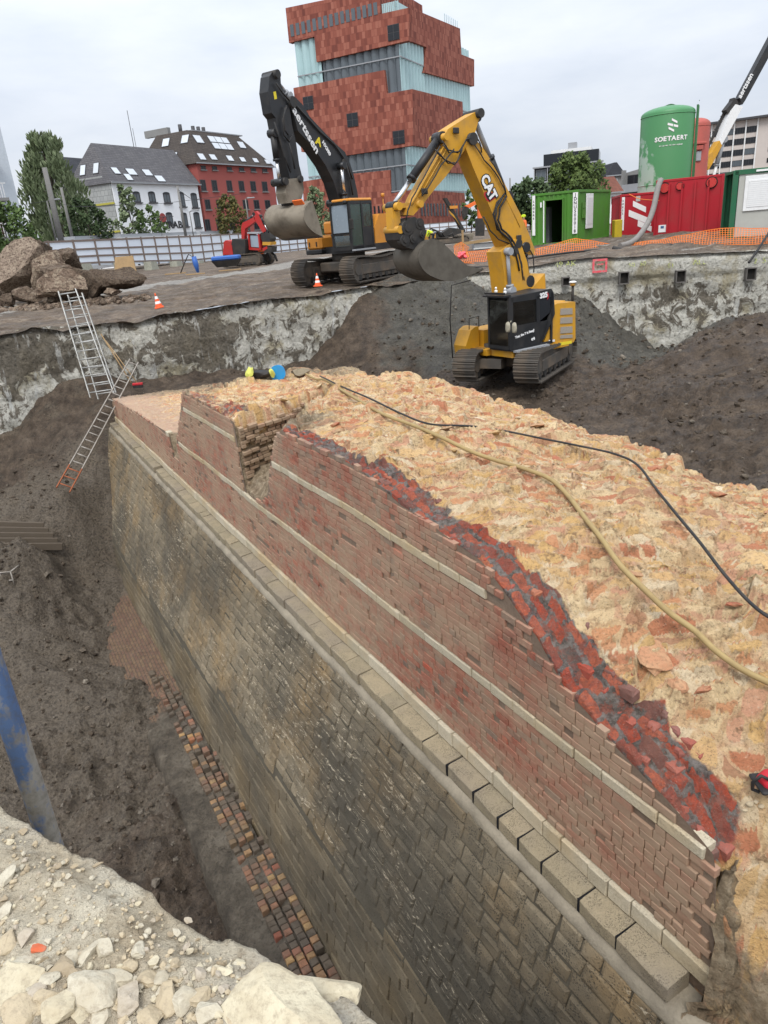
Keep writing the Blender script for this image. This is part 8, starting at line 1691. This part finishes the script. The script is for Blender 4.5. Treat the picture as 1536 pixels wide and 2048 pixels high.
# hose and cable lying along the rampart crown; small things on the far block
def crown_tube(name, label, cat_, pts, r, m, lift=0.0, n=8):
    P2 = []
    for i in range(len(pts) - 1):
        p0, p1, p2, p3 = [np.array(q[:2], float) for q in (pts[max(i - 1, 0)], pts[i], pts[i + 1], pts[min(i + 2, len(pts) - 1)])]
        for k_ in range(7): t = k_ / 7; P2.append((.5 * ((2 * p1) + (p2 - p0) * t + (2 * p0 - 5 * p1 + 4 * p2 - p3) * t * t + (3 * p1 - p0 - 3 * p2 + p3) * t ** 3), pts[i][2]))
    zs = []
    for (px, py), zg in P2:
        z = zg
        for _ in range(14): p = atz(px, py, z); s, t = to_st(p); z = .5 * z + .5 * (core_z(s, t) + WSL * s)
        zs.append(z)
    zs = np.array(zs); m_ = np.array([zs[max(0, i - 5):i + 6].max() for i in range(len(zs))]); m_ = np.convolve(np.pad(m_, 8, mode='edge'), np.ones(17) / 17, 'valid')
    f = [atz(q[0], q[1], z + r * .8 + lift) for (q, _), z in zip(P2, m_)]
    o_ = f[0].copy(); mb = MB(); mb.tube([q - o_ for q in f], r, n); o = mb.build(name, m); o.location = o_; return tag(o, label, cat_)
plain('hose_yellow', (.34, .245, .105), .7, dirt=.45, dcol=(.20, .14, .075), sc=9)
crown_tube('water_hose', 'thick dirty yellow water hose running along the rampart top', 'hose', [(612, 748, -.6), (632, 758, -.6), (650, 760, -.6), (680, 778, -.7), (720, 802, -.7), (770, 830, -.7), (830, 852, -.7), (890, 878, -.7), (940, 902, -.7), (990, 920, -.7), (1050, 938, -.7), (1100, 958, -.7), (1135, 990, -.7), (1170, 1036, -.8), (1205, 1080, -.8), (1240, 1130, -.8), (1290, 1180, -.85), (1340, 1226, -.9), (1390, 1262, -.95), (1430, 1300, -1.0), (1480, 1336, -1.0), (1540, 1366, -1.05), (1640, 1405, -1.05), (1780, 1440, -1.1)], .025, M['hose_yellow'])
crown_tube('black_cable', 'thin black cable running along the back of the rampart top', 'cable', [(640, 752, -.6), (690, 776, -.7), (740, 797, -.75), (800, 826, -.8), (860, 848, -.8), (940, 852, -.8), (1010, 862, -.8), (1080, 876, -.85), (1160, 892, -.9), (1230, 908, -.9), (1275, 930, -.9), (1310, 975, -.9), (1350, 1025, -.9), (1400, 1085, -.95), (1450, 1150, -.95), (1500, 1205, -.95), (1545, 1238, -.95), (1620, 1270, -.95), (1720, 1300, -1.0)], .014, M['hose_rubber'], .06, 6)
def crown_point(px, py, z=-.6):
    p = atz(px, py, z)
    for _ in range(14): s, t = to_st(p); z = core_z(s, t) + WSL * s; p = atz(px, py, .5 * p.z + .5 * z)
    return p
p = crown_point(558, 755); bh = thing('blue_bucket', 'round blue tub lying on its side on the far rampart block', 'tub', p + Vector((0, 0, .12))); mb = MB(); mb.tube([(0, -.13, 0), (0, .13, 0)], [.17, .13], 18); mb.build('tub', plain('tub_blue', (.02, .27, .60), .4) if 'tub_blue' not in M else M['tub_blue'], bh); mb = MB(); mb.tube([(-.17, -.05, 0), (-.22, 0, .05), (-.22, .05, -.05)], .012, 5); mb.build('grip', M['hose_rubber'], bh)
p = crown_point(524, 757); vs_ = thing('work_vest', 'crumpled black and yellow work jacket on the far rampart block', 'jacket', p + Vector((0, 0, .05))); mb = MB(); mb.rock((0, 0, .04), (.3, .16, .09), 4, .5, 2, Matrix.Identity(3), .3); mb.build('cloth', M['hose_rubber'], vs_); mb = MB(); mb.rock((-.24, -.05, .1), (.10, .08, .14), 5, .5, 1, None, .4); mb.rock((.24, -.1, .07), (.08, .07, .11), 6, .5, 1, None, .4); mb.build('yellow_patch', plain('vest_yellow', (.60, .62, .13), .6) if 'vest_yellow' not in M else M['vest_yellow'], vs_)
p = crown_point(598, 752); o = lumpy('loose_slab', (.26, .18, .09), 41, .9, M['cordon_stone'], .1, 2); o.location = p + Vector((0, 0, .08)); tag(o, 'grey stone slab beside the start of the yellow hose', 'stone')
p = crown_point(1530, 1590, -1.4); bag = thing('red_bag', 'red and black tool bag lying at the torn end of the rampart', 'bag', p + Vector((.06, .0, .04))); mb = MB(); mb.rock((0, 0, .07), (.13, .09, .09), 3, .5, 2, Matrix.Identity(3), .12, True); mb.build('body', plain('bag_red', (.50, .015, .03), .7) if 'bag_red' not in M else M['bag_red'], bag); mb = MB(); mb.box((0, 0, .06), (.275, .195, .03), None, None, .01); mb.build('band', M['hose_rubber'], bag); mb = MB(); mb.tube([(-.08, -.05, .14), (-.13, -.04, .17), (-.17, -.02, .10), (-.16, -.01, .03), (-.12, -.03, .02)], .012, 6); mb.build('handle', M['hose_rubber'], bag)
for i, (px, py, a) in enumerate(((1500, 1610, .035), (1512, 1606, .022), (1524, 1614, .03), (1490, 1622, .02))):
    p = crown_point(px, py, -1.4); o = lumpy('loose_stone', (a, a * .7, a * .6), 60 + i, .3, M['rubble_stone'], .15, 1); o.location = p + Vector((0, 0, a * .4)); tag(o, ('pale flat stone left of the red bag', 'tiny pale stone touching the red bag', 'pale stone below the red bag', 'tiny stone farthest from the red bag')[i], 'stone', 'loose stones by the bag')
# timber shoring half buried in the mud on the left edge, small crate
plain('wet_timber', (.10, .078, .056), .8, dirt=.5); p = aty(-10, 1065, 19.5); o = thing('shoring_board', 'muddy wooden formwork boards sticking out of the left slope', 'boards', p)
for i in range(5): mb = MB(); mb.box((.55 + .02 * i, 0, -.12 + .0 * i), (1.7, .07, .22), (0, rad(14), rad(18) + .02 * i), None, .01); b_ = mb.build('board', M['wet_timber'], o); b_.location = (.24 * i * .4, -.05 * i, -.16 * i + .3)
p = aty(8, 1175, 17.6); cr_ = thing('wire_crate', 'small wire crate half sunk in mud at the left edge', 'crate', p)
for a, b in (((-.3, 0, 0), (-.3, 0, .45)), ((.3, 0, 0), (.3, 0, .45)), ((-.3, 0, .45), (.3, 0, .45)), ((-.3, 0, .2), (.3, 0, .2)), ((0, 0, 0), (0, 0, .45)), ((.3, 0, .45), (.35, .4, .45)), ((-.3, 0, .45), (-.25, .4, .45))): mb = MB(); mb.tube([Vector(a), Vector(b)], .02, 5); mb.build('bar', M['ladder_grey'], cr_)

# blue steel tube standing in the pit
k = NT('blue_pipe'); n1 = k.noise(2.4, 6, .68, k.vec((1, 1, .45), src=k.obj())); n2 = k.noise(14, 5, .7, k.obj())
c = k.mix(k.ramp(k.math('ADD', n1, k.math('MULTIPLY', k.math('SUBTRACT', n2, .5), .35)), [(.44, 0.0), (.54, .9)]), (.30, .285, .25), (.06, .125, .27)); c = k.mix(k.ramp(n2, [(.35, .5), (.55, 0.0)]), c, (.10, .09, .075))
M['blue_pipe'] = k.fin(c, .55, k.bump(n2, .3, .01), 0, .3)
pz = ray(33, 1480); hd_ = math.hypot(pz.x, pz.y); bx, by = pz.x / hd_ * 4.6, pz.y / hd_ * 4.6
st_ = thing('steel_tube', 'upright steel tube with peeling blue paint at the left edge', 'steel tube', (bx, by, -8.3)); mb = MB(); R_ = .075
A_, B_ = np.meshgrid(np.linspace(0, 2 * np.pi, 41), np.linspace(0, 10.2, 80), indexing='ij'); rr = R_ + .004 * fbm(A_ * 2, B_ * 2, 3, 6); grid_mesh('tube_wall', rr * np.cos(A_), rr * np.sin(A_), B_, M['blue_pipe'], parent=st_)
for z in (2.2, 6.2): mb = MB(); mb.tube([(0, 0, z), (0, 0, z + .05)], R_ + .012, 32); mb.build('weld_ring', M['blue_pipe'], st_)

# ------------------------------------------------------------------ foreground: chalky rubble on the near guide wall
e0, e1 = atz(0, 1606, .33), atz(745, 2060, .33); EU = Vector((e1.x - e0.x, e1.y - e0.y, 0)).normalized(); EN = Vector((EU.y, -EU.x, 0))
us = np.arange(-2.6, 3.4, .012); vs = np.concatenate([np.arange(-.02, .9, .012), np.arange(.9, 3.2, .05)])
U_, V_ = np.meshgrid(us, vs, indexing='ij')
edge_ = .05 * fbm(U_ * 1.6, U_ * 0, 4, 81) + .022 * fbm(U_ * 9, U_ * 0 + 4, 3, 83)
def rub_h(U, V):
    h = .33 + .05 * fbm(U * 1.2, V * 1.2, 4, 84) + .03 * fbm(U * 5, V * 5, 4, 85) + .012 * fbm(U * 22, V * 22, 3, 86) - .05 * (1 - smooth(0, .12, V)) + .02 * ridge(U * 3, V * 3, 3, 88) - .12 * smooth(.25, .9, V)
    f1, f21, cid = cells(U * 14, V * 14, 91); return h + .012 * (cid - .5) * smooth(0, .2, f21) * smooth(.1, .3, V)
zz = rub_h(U_, V_); vv = V_ + edge_ * (1 - smooth(0, .5, V_))
Xr = e0.x + EU.x * U_ + EN.x * vv; Yr = e0.y + EU.y * U_ + EN.y * vv
sk = 5; sv_ = [0.02, .05, .05, .10, .16]; sz_ = [-.10, -.35, -.9, -2.2, -4.5]
Xs = np.stack([Xr[:, 0] + EN.x * a + .02 * fbm(us * 4, us * 0 + a * 9, 3, 5) for a in sv_[::-1]], 1); Ys = np.stack([Yr[:, 0] + EN.y * a + .02 * fbm(us * 4, us * 0 + a * 7, 3, 6) for a in sv_[::-1]], 1); Zs = np.stack([np.full(len(us), .33 + a) for a in sz_[::-1]], 1)
gw = thing('guide_wall', 'pale chalky rubble ledge in the near corner above the pit', 'ledge', (0, 0, 0))
grid_mesh('rubble_bed', np.concatenate([Xs, Xr], 1), np.concatenate([Ys, Yr], 1), np.concatenate([Zs, zz], 1), M['chalk_rubble'], parent=gw)
def rub_z(u, v): return float(rub_h(np.array([u]), np.array([v]))[0])
rg = random.Random(31); mb = MB()
for i in range(9000):
    u, v = rg.uniform(-.6, 2.4), rg.uniform(.03, 1.35); d = vnoise(np.array([u * 2.4]), np.array([v * 2.4]), 5)[0]
    if rg.random() > .25 + .9 * d: continue
    r = rg.choice((.003, .004, .005, .007, .009, .011)) * rg.uniform(.7, 1.4); p = e0 + EU * u + EN * v; mb.rock((p.x, p.y, rub_z(u, v) + r * .3), (r, r * rg.uniform(.6, 1), r * .7), i, min(.96, rg.random()), 0, None, .6)
tag(mb.build('fine_rubble', M['rubble_stone'], gw), kind='stuff')
def stone_px(px, py, w_, h_, rnd, seed, label=None, flat=.6):
    p = atz(px, py, .3)
    for _ in range(8): q = p - e0; u, v = q.dot(EU), q.dot(EN); p = atz(px, py, rub_z(u, max(v, .0)) if v > -.02 else .3)
    s_ = (p - CAM).length / FPX * .92; o = lumpy('rubble_stone', (w_ * s_ / 2 * 1.15, h_ * s_ / 2 * 1.25, min(w_, h_) * s_ / 2 * flat * 1.1), seed, rnd, M['rubble_stone'], .14, 2, 13); o.location = p + Vector((0, 0, min(w_, h_) * s_ * .10)); r_ = random.Random(seed); o.rotation_euler = (r_.uniform(-.2, .2), r_.uniform(-.2, .2), r_.uniform(-.4, .4)); o.parent = gw; return o
BS = [(560, 2020, 250, 120, .62), (640, 1985, 190, 70, .65), (20, 1975, 110, 75, .62), (185, 1990, 110, 60, .4), (190, 1985, 60, 40, .4), (40, 1925, 46, 26, .58), (36, 2025, 90, 60, .2), (110, 2025, 60, 60, .62), (165, 2030, 55, 45, .63), (255, 2000, 60, 60, .82), (300, 2040, 50, 40, .1), (335, 2000, 55, 50, .3), (230, 1960, 60, 40, .45), (95, 2000, 44, 34, .25), (70, 1985, 40, 34, .85), (130, 1940, 46, 40, .91), (150, 1955, 30, 26, .92), (75, 1900, 24, 18, .99), (440, 1945, 46, 22, .62), (305, 1962, 46, 36, .2), (370, 2010, 46, 50, .5), (400, 2000, 40, 44, .15), (10, 1830, 34, 34, .45), (14, 1760, 26, 44, .4), (120, 1770, 24, 16, .45), (115, 1735, 22, 14, .96), (195, 1730, 22, 12, .96), (378, 1842, 20, 12, .88), (420, 2030, 50, 40, .4), (470, 2035, 46, 36, .3), (15, 1890, 44, 40, .1), (50, 1880, 30, 30, .82), (98, 1960, 34, 30, .5), (210, 1900, 40, 40, .45), (140, 1925, 36, 40, .4), (280, 1900, 26, 34, .45), (205, 2035, 46, 40, .45), (320, 1960, 26, 30, .45), (350, 1930, 26, 22, .3), (260, 1935, 34, 28, .25), (180, 1905, 30, 46, .42), (400, 1950, 30, 24, .82)]
for i, q in enumerate(BS): stone_px(*q[:4], q[4], 300 + i)
rg = random.Random(77); n_ = 0
while n_ < 230:
    px = rg.uniform(0, 700); py = rg.uniform(1640, 2046)
    if py < 1606 + (px / 745) * 454 + 26: continue
    d = vnoise(np.array([px * .012]), np.array([py * .012]), 15)[0]
    if rg.random() > d + .25 * (py > 1850): continue
    w_ = rg.choice((6, 7, 8, 9, 10, 12, 16)) * (1 + .4 * (py > 1900)); stone_px(px, py, w_, w_ * rg.uniform(.6, .95), min(.95, rg.random()), 1000 + n_, flat=.8); n_ += 1
plain('rust_bar', (.28, .17, .10), .8); a, b = atz(58, 1962, .33), atz(110, 1915, .34); mb = MB(); mb.tube([Vector(), b - a], .007, 6); o = mb.build('rebar', M['rust_bar']); o.location = a; tag(o, 'rusty reinforcing bar poking out of the chalky rubble', 'steel bar')
